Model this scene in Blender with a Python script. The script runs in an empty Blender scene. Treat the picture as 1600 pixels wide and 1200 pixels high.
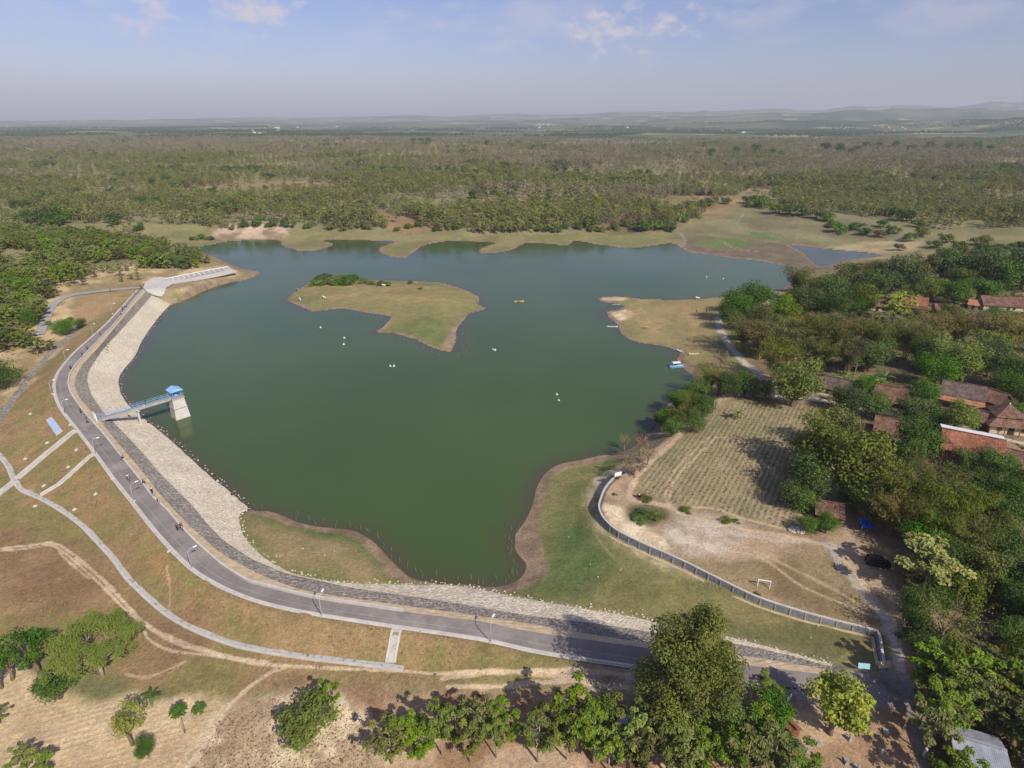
import bpy, bmesh, math, random
import numpy as np
from mathutils import Vector, Matrix, Euler, geometry
from mathutils.bvhtree import BVHTree
from mathutils.kdtree import KDTree
R = math.radians
scene = bpy.context.scene
COL = scene.collection
random.seed(7)
rng = np.random.default_rng(11)

# ------------------------------------------------------------------ camera, sky, sun, exposure
F = 936.0                      # focal length in pixels of the 1600 x 1200 photograph
HORIZON = 184.0
TH = math.atan((600 - HORIZON) / F)
CAMZ = 80.0
cam = bpy.data.objects.new('camera', bpy.data.cameras.new('camera'))
COL.objects.link(cam)
cam.location = (0, 0, CAMZ)
cam.rotation_euler = (math.pi / 2 - TH, 0, 0)
cam.data.sensor_width = 36
cam.data.lens = 36 * F / 1600
cam.data.clip_start = 0.5
cam.data.clip_end = 60000
scene.camera = cam

SUN_EL, SUN_AZ = 41.0, 37.0    # the sun stands behind the camera, to the right
sdir = Vector((math.sin(R(SUN_AZ)) * math.cos(R(SUN_EL)), -math.cos(R(SUN_AZ)) * math.cos(R(SUN_EL)), math.sin(R(SUN_EL))))
sun = bpy.data.objects.new('sun', bpy.data.lights.new('sun', 'SUN'))
COL.objects.link(sun)
sun.data.energy = 4.4
sun.data.angle = R(0.53)
sun.data.color = (1.0, 0.94, 0.84)
sun.rotation_euler = (-sdir).to_track_quat('-Z', 'Y').to_euler()

world = bpy.data.worlds.new('World')
scene.world = world
world.use_nodes = True
wt = world.node_tree
wt.nodes.clear()
wo = wt.nodes.new('ShaderNodeOutputWorld')
wb = wt.nodes.new('ShaderNodeBackground')
wb.inputs['Strength'].default_value = 0.105
sky = wt.nodes.new('ShaderNodeTexSky')
sky.sky_type = 'NISHITA'
sky.sun_disc = False
sky.sun_elevation = R(SUN_EL)
sky.sun_rotation = R(180 - SUN_AZ)
sky.altitude = 100
sky.air_density = 1.0
sky.dust_density = 1.1
sky.ozone_density = 3.5
tint = wt.nodes.new('ShaderNodeMix'); tint.data_type = 'RGBA'; tint.blend_type = 'MULTIPLY'
tint.inputs['Factor'].default_value = 1.0
tint.inputs['B'].default_value = (0.965, 0.85, 1.03, 1)
wt.links.new(sky.outputs[0], tint.inputs['A'])
# soft, low clouds: noise on the sky dome, flattened towards the horizon
geo = wt.nodes.new('ShaderNodeTexCoord')
mp = wt.nodes.new('ShaderNodeMapping')
mp.inputs['Scale'].default_value = (7.0, 7.0, 22.0)
mp.inputs['Location'].default_value = (1.3, 0.4, 0.2)
wt.links.new(geo.outputs['Generated'], mp.inputs['Vector'])
cn = wt.nodes.new('ShaderNodeTexNoise')
cn.inputs['Scale'].default_value = 1.0
cn.inputs['Detail'].default_value = 7
cn.inputs['Roughness'].default_value = 0.52
wt.links.new(mp.outputs[0], cn.inputs['Vector'])
sep = wt.nodes.new('ShaderNodeSeparateXYZ')
wt.links.new(geo.outputs['Generated'], sep.inputs[0])
cr = wt.nodes.new('ShaderNodeMapRange')
cr.inputs['From Min'].default_value = 0.47; cr.inputs['From Max'].default_value = 0.70
cr.interpolation_type = 'SMOOTHSTEP'
wt.links.new(cn.outputs[0], cr.inputs['Value'])
hr = wt.nodes.new('ShaderNodeMapRange')
hr.inputs['From Min'].default_value = 0.06; hr.inputs['From Max'].default_value = 0.125
hr.inputs['To Max'].default_value = 0.36
hr.interpolation_type = 'SMOOTHSTEP'
wt.links.new(sep.outputs['Z'], hr.inputs['Value'])
cm = wt.nodes.new('ShaderNodeMath'); cm.operation = 'MULTIPLY'
# single cumulus puffs low over the horizon: bearing, elevation and size of each, broken up by the noise
def wmath(op, a, b):
    x = wt.nodes.new('ShaderNodeMath'); x.operation = op
    for i, s in enumerate((a, b)):
        if isinstance(s, (int, float)): x.inputs[i].default_value = s
        elif s is not None: wt.links.new(s, x.inputs[i])
    return x.outputs[0]
cn2 = wt.nodes.new('ShaderNodeTexNoise'); cn2.inputs['Scale'].default_value = 1.0; cn2.inputs['Detail'].default_value = 8; cn2.inputs['Roughness'].default_value = 0.62
mp2 = wt.nodes.new('ShaderNodeMapping'); mp2.inputs['Scale'].default_value = (26, 26, 48); wt.links.new(geo.outputs['Generated'], mp2.inputs['Vector']); wt.links.new(mp2.outputs[0], cn2.inputs['Vector'])
bear = wmath('DIVIDE', sep.outputs['X'], sep.outputs['Y'])
puffs = None
for cx_, cy_, wx_, wy_, amp in ((240, 32, 95, 34, .9), (400, 22, 75, 34, .9), (345, 42, 40, 20, .6), (700, 40, 150, 40, .45), (780, 62, 40, 28, .6), (975, 40, 110, 38, 1.0), (1150, 22, 60, 26, .5), (20, 80, 90, 40, .35), (330, 100, 110, 32, .3), (520, 110, 90, 30, .25), (1480, 20, 110, 30, .3)):
    d_ = Vector((cx_ - 800, F * math.cos(TH) - (cy_ - 600) * math.sin(TH), -(F * math.sin(TH) + (cy_ - 600) * math.cos(TH)))).normalized()
    dx_ = wmath('MULTIPLY', wmath('SUBTRACT', bear, d_.x / d_.y), F * .78 / wx_)
    dz_ = wmath('MULTIPLY', wmath('SUBTRACT', sep.outputs['Z'], d_.z), F * .85 / wy_)
    rr_ = wmath('SQRT', wmath('ADD', wmath('MULTIPLY', dx_, dx_), wmath('MULTIPLY', dz_, dz_)), None)
    v_ = wmath('MULTIPLY', wmath('SUBTRACT', wmath('ADD', 0.62, wmath('MULTIPLY', wmath('SUBTRACT', cn2.outputs[0], 0.5), 3.2)), wmath('MULTIPLY', rr_, .8)), amp)
    puffs = v_ if puffs is None else wmath('MAXIMUM', puffs, v_)
pr_ = wt.nodes.new('ShaderNodeMapRange'); pr_.interpolation_type = 'SMOOTHSTEP'; pr_.inputs['From Min'].default_value = 0.0; pr_.inputs['From Max'].default_value = 1.0
wt.links.new(puffs, pr_.inputs['Value'])
up_ = wt.nodes.new('ShaderNodeMapRange'); up_.inputs['From Min'].default_value = 0.03; up_.inputs['From Max'].default_value = 0.06; wt.links.new(sep.outputs['Z'], up_.inputs['Value'])
puff = wmath('MULTIPLY', wmath('MULTIPLY', pr_.outputs[0], 0.85), up_.outputs[0])
wt.links.new(cr.outputs[0], cm.inputs[0]); wt.links.new(hr.outputs[0], cm.inputs[1])
cmix = wt.nodes.new('ShaderNodeMix'); cmix.data_type = 'RGBA'
cmix.inputs['B'].default_value = (6.6, 5.8, 6.0, 1)
wt.links.new(wmath('MAXIMUM', cm.outputs[0], puff), cmix.inputs['Factor'])
wt.links.new(tint.outputs['Result'], cmix.inputs['A'])
wt.links.new(cmix.outputs['Result'], wb.inputs['Color'])
wt.links.new(wb.outputs[0], wo.inputs[0])

scene.view_settings.view_transform = 'Standard'
scene.view_settings.look = 'None'
scene.view_settings.exposure = 0.1
scene.view_settings.gamma = 1.0
scene.view_settings.use_curve_mapping = False
scene.render.engine = 'CYCLES'
scene.cycles.use_denoising = True
try:
    scene.cycles.denoiser = 'OPENIMAGEDENOISE'
except Exception:
    pass
scene.cycles.max_bounces = 6
scene.cycles.diffuse_bounces = 2
scene.cycles.glossy_bounces = 2
scene.cycles.transmission_bounces = 3
scene.cycles.transparent_max_bounces = 8
scene.cycles.volume_bounces = 0
scene.cycles.sample_clamp_indirect = 4

# ------------------------------------------------------------------ helpers
def lin(r, g, b):
    def f(c):
        c /= 255.0
        return c / 12.92 if c <= 0.04045 else ((c + 0.055) / 1.055) ** 2.4
    return (f(r), f(g), f(b))

CT, ST = math.cos(TH), math.sin(TH)
def ray(px, py):
    u, v = px - 800.0, py - 600.0
    return Vector((u, F * CT - v * ST, -(F * ST + v * CT))).normalized()
def P(px, py, z=0.0):
    """where the sight line of a photo pixel meets the level z"""
    d = ray(px, py)
    t = (z - CAMZ) / d.z
    return Vector((d.x * t, d.y * t, z))

def link(o, parent=None):
    COL.objects.link(o)
    if parent is not None:
        o.parent = parent
    return o
def tag(o, label=None, cat=None, group=None, kind=None):
    if label: o['label'] = label
    if cat: o['category'] = cat
    if group: o['group'] = group
    if kind: o['kind'] = kind
    return o
def thing(name, label, cat, loc=(0, 0, 0), rz=0.0, group=None, scale=1.0):
    o = bpy.data.objects.new(name, None)
    o.empty_display_size = 0.5
    COL.objects.link(o)
    o.location = loc
    o.rotation_euler = (0, 0, rz)
    if scale != 1.0:
        o.scale = (scale,) * 3 if not hasattr(scale, '__len__') else scale
    return tag(o, label, cat, group)

def mesh_np(name, verts, quads, smooth=True, attrs=None, tris=None):
    me = bpy.data.meshes.new(name)
    verts = np.asarray(verts, dtype=np.float32).reshape(-1, 3)
    quads = np.asarray(quads, dtype=np.int32)
    k = quads.shape[1]
    me.vertices.add(len(verts)); me.vertices.foreach_set('co', verts.ravel())
    me.loops.add(quads.size); me.loops.foreach_set('vertex_index', quads.ravel())
    me.polygons.add(len(quads)); me.polygons.foreach_set('loop_start', np.arange(0, quads.size, k, dtype=np.int32))
    me.polygons.foreach_set('use_smooth', np.full(len(quads), smooth))
    for n, (typ, arr) in (attrs or {}).items():
        a = me.attributes.new(n, typ, 'POINT')
        a.data.foreach_set('color' if typ == 'FLOAT_COLOR' else 'value', np.asarray(arr, dtype=np.float32).ravel())
    me.update()
    return me

class MB:
    """collects boxes, tubes and lathes for ONE mesh"""
    def __init__(self):
        self.v, self.f = [], []
    def add(self, vs, fs):
        o = len(self.v)
        self.v += [tuple(v) for v in vs]
        self.f += [tuple(i + o for i in f) for f in fs]
        return self
    def box(self, c, s, rz=0.0, taper=1.0, rot=None):
        hx, hy, hz = s[0] / 2, s[1] / 2, s[2] / 2
        M = rot if rot is not None else Matrix.Rotation(rz, 3, 'Z')
        vs = []
        for z in (-1, 1):
            t = taper if z > 0 else 1.0
            for x, y in ((-1, -1), (1, -1), (1, 1), (-1, 1)):
                vs.append(Vector(c) + M @ Vector((x * hx * t, y * hy * t, z * hz)))
        return self.add(vs, [(3, 2, 1, 0), (4, 5, 6, 7), (0, 1, 5, 4), (1, 2, 6, 5), (2, 3, 7, 6), (3, 0, 4, 7)])
    def beam(self, a, b, w, h):
        a, b = Vector(a), Vector(b)
        d = (b - a)
        rot = d.to_track_quat('X', 'Z').to_matrix()
        return self.box((a + b) / 2, (d.length, w, h), rot=rot)
    def tube(self, pts, rad, n=6, cap=True):
        pts = [Vector(p) for p in pts]
        if not hasattr(rad, '__len__'):
            rad = [rad] * len(pts)
        vs, fs = [], []
        prev = None
        for i, p in enumerate(pts):
            d = (pts[min(i + 1, len(pts) - 1)] - pts[max(i - 1, 0)])
            d = d.normalized() if d.length > 1e-9 else Vector((0, 0, 1))
            a = (prev - d * prev.dot(d)) if prev is not None else (d.cross(Vector((0, 0, 1))) if abs(d.z) < 0.95 else Vector((1, 0, 0)) - d * d.x)
            a = a.normalized() if a.length > 1e-6 else d.orthogonal().normalized()
            prev = a
            b = d.cross(a)
            for k in range(n):
                q = 2 * math.pi * k / n
                vs.append(p + (a * math.cos(q) + b * math.sin(q)) * rad[i])
        for i in range(len(pts) - 1):
            for k in range(n):
                k2 = (k + 1) % n
                fs.append((i * n + k, i * n + k2, (i + 1) * n + k2, (i + 1) * n + k))
        if cap:
            fs.append(tuple(range(n - 1, -1, -1)))
            fs.append(tuple((len(pts) - 1) * n + k for k in range(n)))
        return self.add(vs, fs)
    def ball(self, c, r, n=8, m=6, sq=(1, 1, 1)):
        vs = [(c[0], c[1], c[2] - r * sq[2])]
        for j in range(1, m):
            ph = -math.pi / 2 + math.pi * j / m
            for k in range(n):
                q = 2 * math.pi * k / n
                vs.append((c[0] + r * sq[0] * math.cos(ph) * math.cos(q), c[1] + r * sq[1] * math.cos(ph) * math.sin(q), c[2] + r * sq[2] * math.sin(ph)))
        vs.append((c[0], c[1], c[2] + r * sq[2]))
        fs = []
        for k in range(n):
            fs.append((0, 1 + (k + 1) % n, 1 + k))
            fs.append((len(vs) - 1, 1 + (m - 2) * n + k, 1 + (m - 2) * n + (k + 1) % n))
        for j in range(m - 2):
            for k in range(n):
                k2 = (k + 1) % n
                fs.append((1 + j * n + k, 1 + j * n + k2, 1 + (j + 1) * n + k2, 1 + (j + 1) * n + k))
        return self.add(vs, fs)
    def data(self, name, m, smooth=False):
        me = bpy.data.meshes.new(name)
        me.from_pydata(self.v, [], self.f)
        for p in me.polygons:
            p.use_smooth = smooth
        for mm in (m if isinstance(m, (list, tuple)) else [m]):
            me.materials.append(mm)
        me.update()
        return me
    def obj(self, name, m, parent=None, smooth=False):
        return link(bpy.data.objects.new(name, self.data(name, m, smooth)), parent)

def part(name, me, parent):
    return link(bpy.data.objects.new(name, me), parent)

# ---- numpy noise
def _hash(ix, iy, s):
    h = (ix.astype(np.int64) * 374761393 + iy.astype(np.int64) * 668265263 + s * 974634777) & 0xffffffff
    h = ((h ^ (h >> 13)) * 1274126177) & 0xffffffff
    h = (h ^ (h >> 16)) & 0xffffffff
    return h.astype(np.float64) / 4294967295.0
def vnoise(x, y, s=0):
    ix, iy = np.floor(x), np.floor(y)
    fx, fy = x - ix, y - iy
    fx, fy = fx * fx * (3 - 2 * fx), fy * fy * (3 - 2 * fy)
    a, b = _hash(ix, iy, s), _hash(ix + 1, iy, s)
    c, d = _hash(ix, iy + 1, s), _hash(ix + 1, iy + 1, s)
    return (a + (b - a) * fx) * (1 - fy) + (c + (d - c) * fx) * fy
def fbm(x, y, s=0, o=4):
    t, a, n = 0, 0.5, 0
    for k in range(o):
        t = t + a * vnoise(x, y, s + k * 17); n += a
        x, y, a = x * 2.03 + 11.3, y * 2.03 + 5.7, a * 0.5
    return t / n
def sstep(a, b, x):
    t = np.clip((x - a) / (b - a), 0, 1)
    return t * t * (3 - 2 * t)

def smooth_line(pts, sub=4, closed=False):
    """Catmull-Rom through pts (tuples of any length)"""
    p = [np.array(q, dtype=float) for q in pts]
    n = len(p)
    out = []
    for i in range(n if closed else n - 1):
        if closed:
            a, b, c, d = p[(i - 1) % n], p[i], p[(i + 1) % n], p[(i + 2) % n]
        else:
            a, b, c, d = p[max(i - 1, 0)], p[i], p[i + 1], p[min(i + 2, n - 1)]
        for k in range(sub):
            t = k / sub
            out.append(0.5 * (2 * b + (c - a) * t + (2 * a - 5 * b + 4 * c - d) * t * t + (3 * b - a - 3 * c + d) * t ** 3))
    if not closed:
        out.append(p[-1])
    return np.array(out)
def resample(pts, n):
    pts = np.asarray(pts, dtype=float)
    d = np.r_[0, np.cumsum(np.linalg.norm(np.diff(pts, axis=0), axis=1))]
    t = np.linspace(0, d[-1], n)
    return np.stack([np.interp(t, d, pts[:, k]) for k in range(pts.shape[1])], 1)
def line_len(pts):
    return float(np.linalg.norm(np.diff(np.asarray(pts), axis=0), axis=1).sum())

def seg_dist(X, Y, pts, closed=False, far=1e4, reach=40.0):
    """distance from points to a polyline (world XY); only worked out within reach"""
    pts = np.asarray(pts)[:, :2]
    D = np.full(X.shape, far)
    bx0, by0 = pts.min(0) - reach; bx1, by1 = pts.max(0) + reach
    I = np.nonzero((X > bx0) & (X < bx1) & (Y > by0) & (Y < by1))[0]
    if len(I) == 0:
        return D
    x, y = X[I], Y[I]
    d2 = np.full(x.shape, far * far)
    n = len(pts)
    for i in range(n if closed else n - 1):
        ax, ay = pts[i]; bx, by = pts[(i + 1) % n]
        ex, ey = bx - ax, by - ay
        L = ex * ex + ey * ey + 1e-12
        t = np.clip(((x - ax) * ex + (y - ay) * ey) / L, 0, 1)
        d2 = np.minimum(d2, (x - ax - t * ex) ** 2 + (y - ay - t * ey) ** 2)
    D[I] = np.sqrt(d2)
    return D
def in_poly(X, Y, pts):
    pts = np.asarray(pts)[:, :2]
    out = np.zeros(X.shape, bool)
    bx0, by0 = pts.min(0); bx1, by1 = pts.max(0)
    I = np.nonzero((X > bx0) & (X < bx1) & (Y > by0) & (Y < by1))[0]
    if len(I) == 0:
        return out
    x, y = X[I], Y[I]
    c = np.zeros(x.shape, bool)
    n = len(pts)
    for i in range(n):
        ax, ay = pts[i]; bx, by = pts[(i + 1) % n]
        if ay == by: continue
        k = ((ay > y) != (by > y)) & (x < (bx - ax) * (y - ay) / (by - ay) + ax)
        c ^= k
    out[I] = c
    return out
def poly_sd(X, Y, pts, reach=40.0):
    d = seg_dist(X, Y, pts, True, reach=reach)
    return np.where(in_poly(X, Y, pts), -d, d)

# ------------------------------------------------------------------ materials
class NT:
    def __init__(self, name):
        self.m = bpy.data.materials.new(name); self.m.use_nodes = True
        self.t = self.m.node_tree; self.t.nodes.clear()
        self.out = self.n('OutputMaterial')
    def n(self, typ, **kw):
        x = self.t.nodes.new('ShaderNode' + typ)
        for k, v in kw.items():
            if hasattr(x, k) and k not in ('inputs',): setattr(x, k, v)
            else: x.inputs[k.replace('_', ' ')].default_value = v
        return x
    def l(self, a, b): self.t.links.new(a, b)
    def coord(self): return self.n('TexCoord').outputs['Object']
    def noise(self, scale, detail=4, rough=0.55, vec=None):
        x = self.n('TexNoise'); x.inputs['Scale'].default_value = scale; x.inputs['Detail'].default_value = detail
        x.inputs['Roughness'].default_value = rough
        self.l(vec if vec is not None else self.coord(), x.inputs['Vector'])
        return x.outputs[0]
    def rng(self, v, a, b, c, d):
        x = self.n('MapRange'); x.inputs['From Min'].default_value = a; x.inputs['From Max'].default_value = b
        x.inputs['To Min'].default_value = c; x.inputs['To Max'].default_value = d
        self.l(v, x.inputs['Value']); return x.outputs[0]
    def mix(self, f, a, b, mode='MIX'):
        x = self.n('Mix'); x.data_type = 'RGBA'; x.blend_type = mode
        for key, s in (('Factor', f), ('A', a), ('B', b)):
            if isinstance(s, (int, float)): x.inputs[key].default_value = s
            elif isinstance(s, tuple): x.inputs[key].default_value = (*s[:3], 1)
            else: self.l(s, x.inputs[key])
        return x.outputs['Result']
    def math(self, op, a, b=None):
        x = self.n('Math'); x.operation = op
        for i, s in enumerate((a, b)):
            if s is None: continue
            if isinstance(s, (int, float)): x.inputs[i].default_value = s
            else: self.l(s, x.inputs[i])
        return x.outputs[0]
    def ramp(self, v, stops):
        x = self.n('ValToRGB')
        e = x.color_ramp.elements
        while len(e) < len(stops): e.new(0.5)
        for i, (p, c) in enumerate(stops):
            e[i].position = p; e[i].color = (*c[:3], 1)
        self.l(v, x.inputs[0]); return x.outputs[0]
    def bsdf(self, col, rough=0.8, spec=0.3, metal=0.0, bump=None, bstr=0.3, bdist=0.1):
        b = self.n('BsdfPrincipled')
        if isinstance(col, tuple): b.inputs['Base Color'].default_value = (*col[:3], 1)
        else: self.l(col, b.inputs['Base Color'])
        if isinstance(rough, (int, float)): b.inputs['Roughness'].default_value = rough
        else: self.l(rough, b.inputs['Roughness'])
        b.inputs['Specular IOR Level'].default_value = spec
        b.inputs['Metallic'].default_value = metal
        if bump is not None:
            u = self.n('Bump'); u.inputs['Strength'].default_value = bstr; u.inputs['Distance'].default_value = bdist
            self.l(bump, u.inputs['Height']); self.l(u.outputs[0], b.inputs['Normal'])
        self.l(b.outputs[0], self.out.inputs[0])
        return b

def plain(name, col, rough=0.7, spec=0.3, metal=0.0, var=0.25, scale=1.5):
    """a colour with soft wear in it"""
    t = NT(name)
    n1 = t.noise(scale, 5, 0.65)
    n2 = t.noise(scale * 9, 3, 0.6)
    f = t.math('ADD', t.rng(n1, 0.25, 0.75, 1 - var, 1 + var * 0.8), t.rng(n2, 0.2, 0.8, -var * 0.4, var * 0.4))
    c = t.mix(1.0, tuple(col), (1, 1, 1), 'MULTIPLY')
    x = t.n('VectorMath'); x.operation = 'SCALE'
    t.l(c, x.inputs[0]); t.l(f, x.inputs['Scale'])
    t.bsdf(x.outputs[0], rough, spec, metal, bump=n2, bstr=0.2, bdist=0.02)
    return t.m

def m_ground():
    t = NT('ground_cover')
    a = t.n('Attribute'); a.attribute_name = 'cover'
    n0 = t.noise(0.045, 5, 0.6); n1 = t.noise(0.35, 5, 0.65); n2 = t.noise(1.7, 5, 0.7); n3 = t.noise(6.0, 3, 0.7)
    f = t.math('MULTIPLY', t.rng(n1, 0.25, 0.75, 0.80, 1.20), t.rng(n2, 0.25, 0.75, 0.66, 1.34))
    f = t.math('MULTIPLY', f, t.rng(n3, 0.25, 0.75, 0.66, 1.34))
    f = t.math('MULTIPLY', f, t.rng(n0, 0.25, 0.75, 0.88, 1.12))
    x = t.n('VectorMath'); x.operation = 'SCALE'
    warm = t.mix(t.rng(n2, 0.42, 0.7, 0, 0.35), a.outputs['Color'], (1.14, 1.0, 0.84), 'MULTIPLY')
    t.l(warm, x.inputs[0]); t.l(f, x.inputs['Scale'])
    t.bsdf(x.outputs[0], 0.95, 0.08, bump=t.math('ADD', n2, t.math('MULTIPLY', n3, 0.5)), bstr=0.55, bdist=0.35)
    return t.m

def m_stone(name, c0, c1, c2, scale, bd=0.25):
    t = NT(name)
    co = t.coord()
    v = t.n('TexVoronoi'); v.inputs['Scale'].default_value = scale
    t.l(co, v.inputs['Vector'])
    sp = t.n('SeparateColor'); t.l(v.outputs['Color'], sp.inputs[0])
    c = t.ramp(sp.outputs[0], [(0.0, c0), (0.5, c1), (1.0, c2)])
    n = t.noise(0.12, 5, 0.6); n2 = t.noise(0.8, 5, 0.7)
    f = t.math('MULTIPLY', t.rng(n, 0.3, 0.7, 0.88, 1.08), t.rng(n2, 0.25, 0.75, 0.86, 1.1))
    f = t.math('MULTIPLY', f, t.rng(v.outputs['Distance'], 0.0, 0.75 / max(scale, 1), 1.06, 0.80))
    x = t.n('VectorMath'); x.operation = 'SCALE'
    t.l(c, x.inputs[0]); t.l(f, x.inputs['Scale'])
    t.bsdf(x.outputs[0], 0.9, 0.15, bump=t.rng(v.outputs['Distance'], 0, 0.7 / max(scale, 1), 1, 0), bstr=0.5, bdist=bd)
    return t.m

def m_asphalt():
    t = NT('asphalt')
    n1 = t.noise(0.25, 5, 0.6); n2 = t.noise(1.2, 5, 0.7); n3 = t.noise(9, 2, 0.6)
    f = t.math('ADD', t.math('MULTIPLY', n1, 0.55), t.math('ADD', t.math('MULTIPLY', n2, 0.35), t.math('MULTIPLY', n3, 0.2)))
    f = t.math('ADD', f, t.rng(t.noise(0.09, 5, 0.7), 0.5, 0.7, 0, 0.22))
    c = t.ramp(f, [(0.3, lin(108, 101, 97)), (0.55, lin(132, 124, 118)), (0.8, lin(154, 145, 136))])
    t.bsdf(c, 0.92, 0.2, bump=n3, bstr=0.2, bdist=0.03)
    return t.m

def m_water():
    t = NT('water')
    a = t.n('Attribute'); a.attribute_name = 'shallow'
    n = t.noise(0.012, 3, 0.5)
    deep = t.ramp(n, [(0.3, (0.048, 0.083, 0.024)), (0.7, (0.068, 0.107, 0.034))])
    c = t.mix(a.outputs['Fac'], deep, (0.075, 0.068, 0.038))
    n1 = t.noise(0.9, 4, 0.6); n2 = t.noise(0.12, 3, 0.5)
    b = t.bsdf(c, 0.13, 0.5, bump=t.math('ADD', n1, t.math('MULTIPLY', n2, 2.0)), bstr=0.09, bdist=0.25)
    t.l(t.rng(t.noise(0.02, 4, 0.6), 0.35, 0.65, 0.08, 0.2), b.inputs['Roughness'])
    b.inputs['IOR'].default_value = 1.33
    return t.m

def m_leaf(name, cols, trans=0.28, var=0.25):
    """cols: dark .. light leaf colours (linear)"""
    t = NT(name)
    a = t.n('Attribute'); a.attribute_name = 'rnd'
    oi = t.n('ObjectInfo')
    st = [(i / (len(cols) - 1), c) for i, c in enumerate(cols)]
    c = t.ramp(a.outputs['Fac'], st)
    f = t.rng(oi.outputs['Random'], 0, 1, 1 - var, 1 + var)
    h = t.n('HueSaturation')
    t.l(c, h.inputs['Color']); t.l(f, h.inputs['Value'])
    rnd2 = t.math('FRACT', t.math('MULTIPLY', oi.outputs['Random'], 7.31))
    t.l(t.rng(rnd2, 0, 1, 0.478, 0.515), h.inputs['Hue'])
    t.l(t.rng(rnd2, 0, 1, 0.82, 1.1), h.inputs['Saturation'])
    b = t.bsdf(h.outputs[0], 0.6, 0.25)
    tr = t.n('BsdfTranslucent')
    t.l(h.outputs[0], tr.inputs['Color'])
    ms = t.n('MixShader'); ms.inputs[0].default_value = trans
    t.l(b.outputs[0], ms.inputs[1]); t.l(tr.outputs[0], ms.inputs[2])
    t.l(ms.outputs[0], t.out.inputs[0])
    return t.m

def m_tiles(name, c0, c1, c2, sx=0.28, sy=0.35):
    """clay roof tiles: object X runs along the ridge, rows step down the slope"""
    t = NT(name)
    co = t.coord()
    br = t.n('TexBrick')
    br.offset = 0.0
    br.inputs['Scale'].default_value = 1.0
    br.inputs['Brick Width'].default_value = sx; br.inputs['Row Height'].default_value = sy
    br.inputs['Mortar Size'].default_value = 0.03
    br.inputs['Color1'].default_value = (0, 0, 0, 1); br.inputs['Color2'].default_value = (1, 1, 1, 1); br.inputs['Mortar'].default_value = (0.0, 0.0, 0.0, 1)
    t.l(co, br.inputs['Vector'])
    n = t.noise(0.5, 5, 0.65); n2 = t.noise(3.0, 3, 0.6)
    s = t.math('ADD', t.math('MULTIPLY', br.outputs['Color'], 0.32), t.math('ADD', t.rng(n, 0.3, 0.7, 0.05, 0.55), t.math('MULTIPLY', n2, 0.28)))
    c = t.ramp(s, [(0.25, c0), (0.55, c1), (0.9, c2)])
    t.bsdf(c, 0.85, 0.2, bump=br.outputs['Fac'], bstr=0.4, bdist=-0.05)
    return t.m

def m_panel(name, col, rib=3.0, var=0.2):
    """ribbed sheet metal"""
    t = NT(name)
    w = t.n('TexWave'); w.inputs['Scale'].default_value = rib; w.inputs['Distortion'].default_value = 0.0
    t.l(t.coord(), w.inputs['Vector'])
    n = t.noise(0.8, 5, 0.7)
    x = t.n('VectorMath'); x.operation = 'SCALE'
    x.inputs[0].default_value = col
    t.l(t.math('MULTIPLY', t.rng(n, 0.25, 0.75, 1 - var, 1 + var), t.rng(w.outputs['Fac'], 0, 1, 0.9, 1.05)), x.inputs['Scale'])
    t.bsdf(x.outputs[0], 0.5, 0.4, bump=w.outputs['Fac'], bstr=0.3, bdist=0.04)
    return t.m

M = {}
M['ground'] = m_ground()
M['asphalt'] = m_asphalt()
M['white_stone'] = m_stone('pale_limestone', lin(200, 185, 160), lin(222, 208, 184), lin(238, 226, 204), 3.6)
M['dark_stone'] = m_stone('dark_basalt', lin(124, 116, 108), lin(152, 143, 132), lin(178, 168, 156), 3.6, 0.12)
M['grey_stone'] = m_stone('grey_rubble', lin(120, 114, 106), lin(150, 144, 136), lin(182, 174, 164), 3.0, 0.12)
M['sand'] = plain('sandy_verge', lin(190, 170, 140), 0.95, 0.1, var=0.3, scale=0.8)
def m_stained():
    t = NT('stained_concrete')
    a = t.noise(1.1, 4, 0.75); b = t.noise(5, 3, 0.7)
    c = t.ramp(t.math('ADD', t.math('MULTIPLY', a, .75), t.math('MULTIPLY', b, .25)), [(0.36, lin(84, 86, 72)), (0.44, lin(176, 171, 160)), (0.7, lin(204, 198, 188))])
    t.bsdf(c, .9, .15); return t.m
M['drain_floor'] = m_stained()
M['concrete'] = plain('pale_concrete', lin(196, 190, 180), 0.85, 0.2, var=0.2, scale=0.7)
M['concrete_grey'] = plain('grey_concrete', lin(160, 158, 154), 0.85, 0.2, var=0.25, scale=0.6)
M['wall_stone'] = m_stone('masonry_wall', lin(130, 129, 131), lin(146, 145, 146), lin(158, 157, 156), 2.6, 0.04)
M['bark'] = plain('bark', lin(128, 110, 90), 0.95, 0.1, var=0.35, scale=3)
M['bark_pale'] = plain('pale_bark', lin(168, 152, 132), 0.95, 0.1, var=0.3, scale=3)
M['bark_dry'] = plain('dry_twigs', lin(150, 132, 108), 0.95, 0.1, var=0.3, scale=3)
M['water'] = m_water()
M['line'] = plain('worn_paint', lin(168, 164, 160), 0.85, 0.2, var=0.3, scale=2)
# ------------------------------------------------------------------ survey: outlines read off the photograph, laid on their own levels
def PL(pts, z=None):
    return [tuple(P(p[0], p[1], p[2] if len(p) > 2 else z)) for p in pts]

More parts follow.
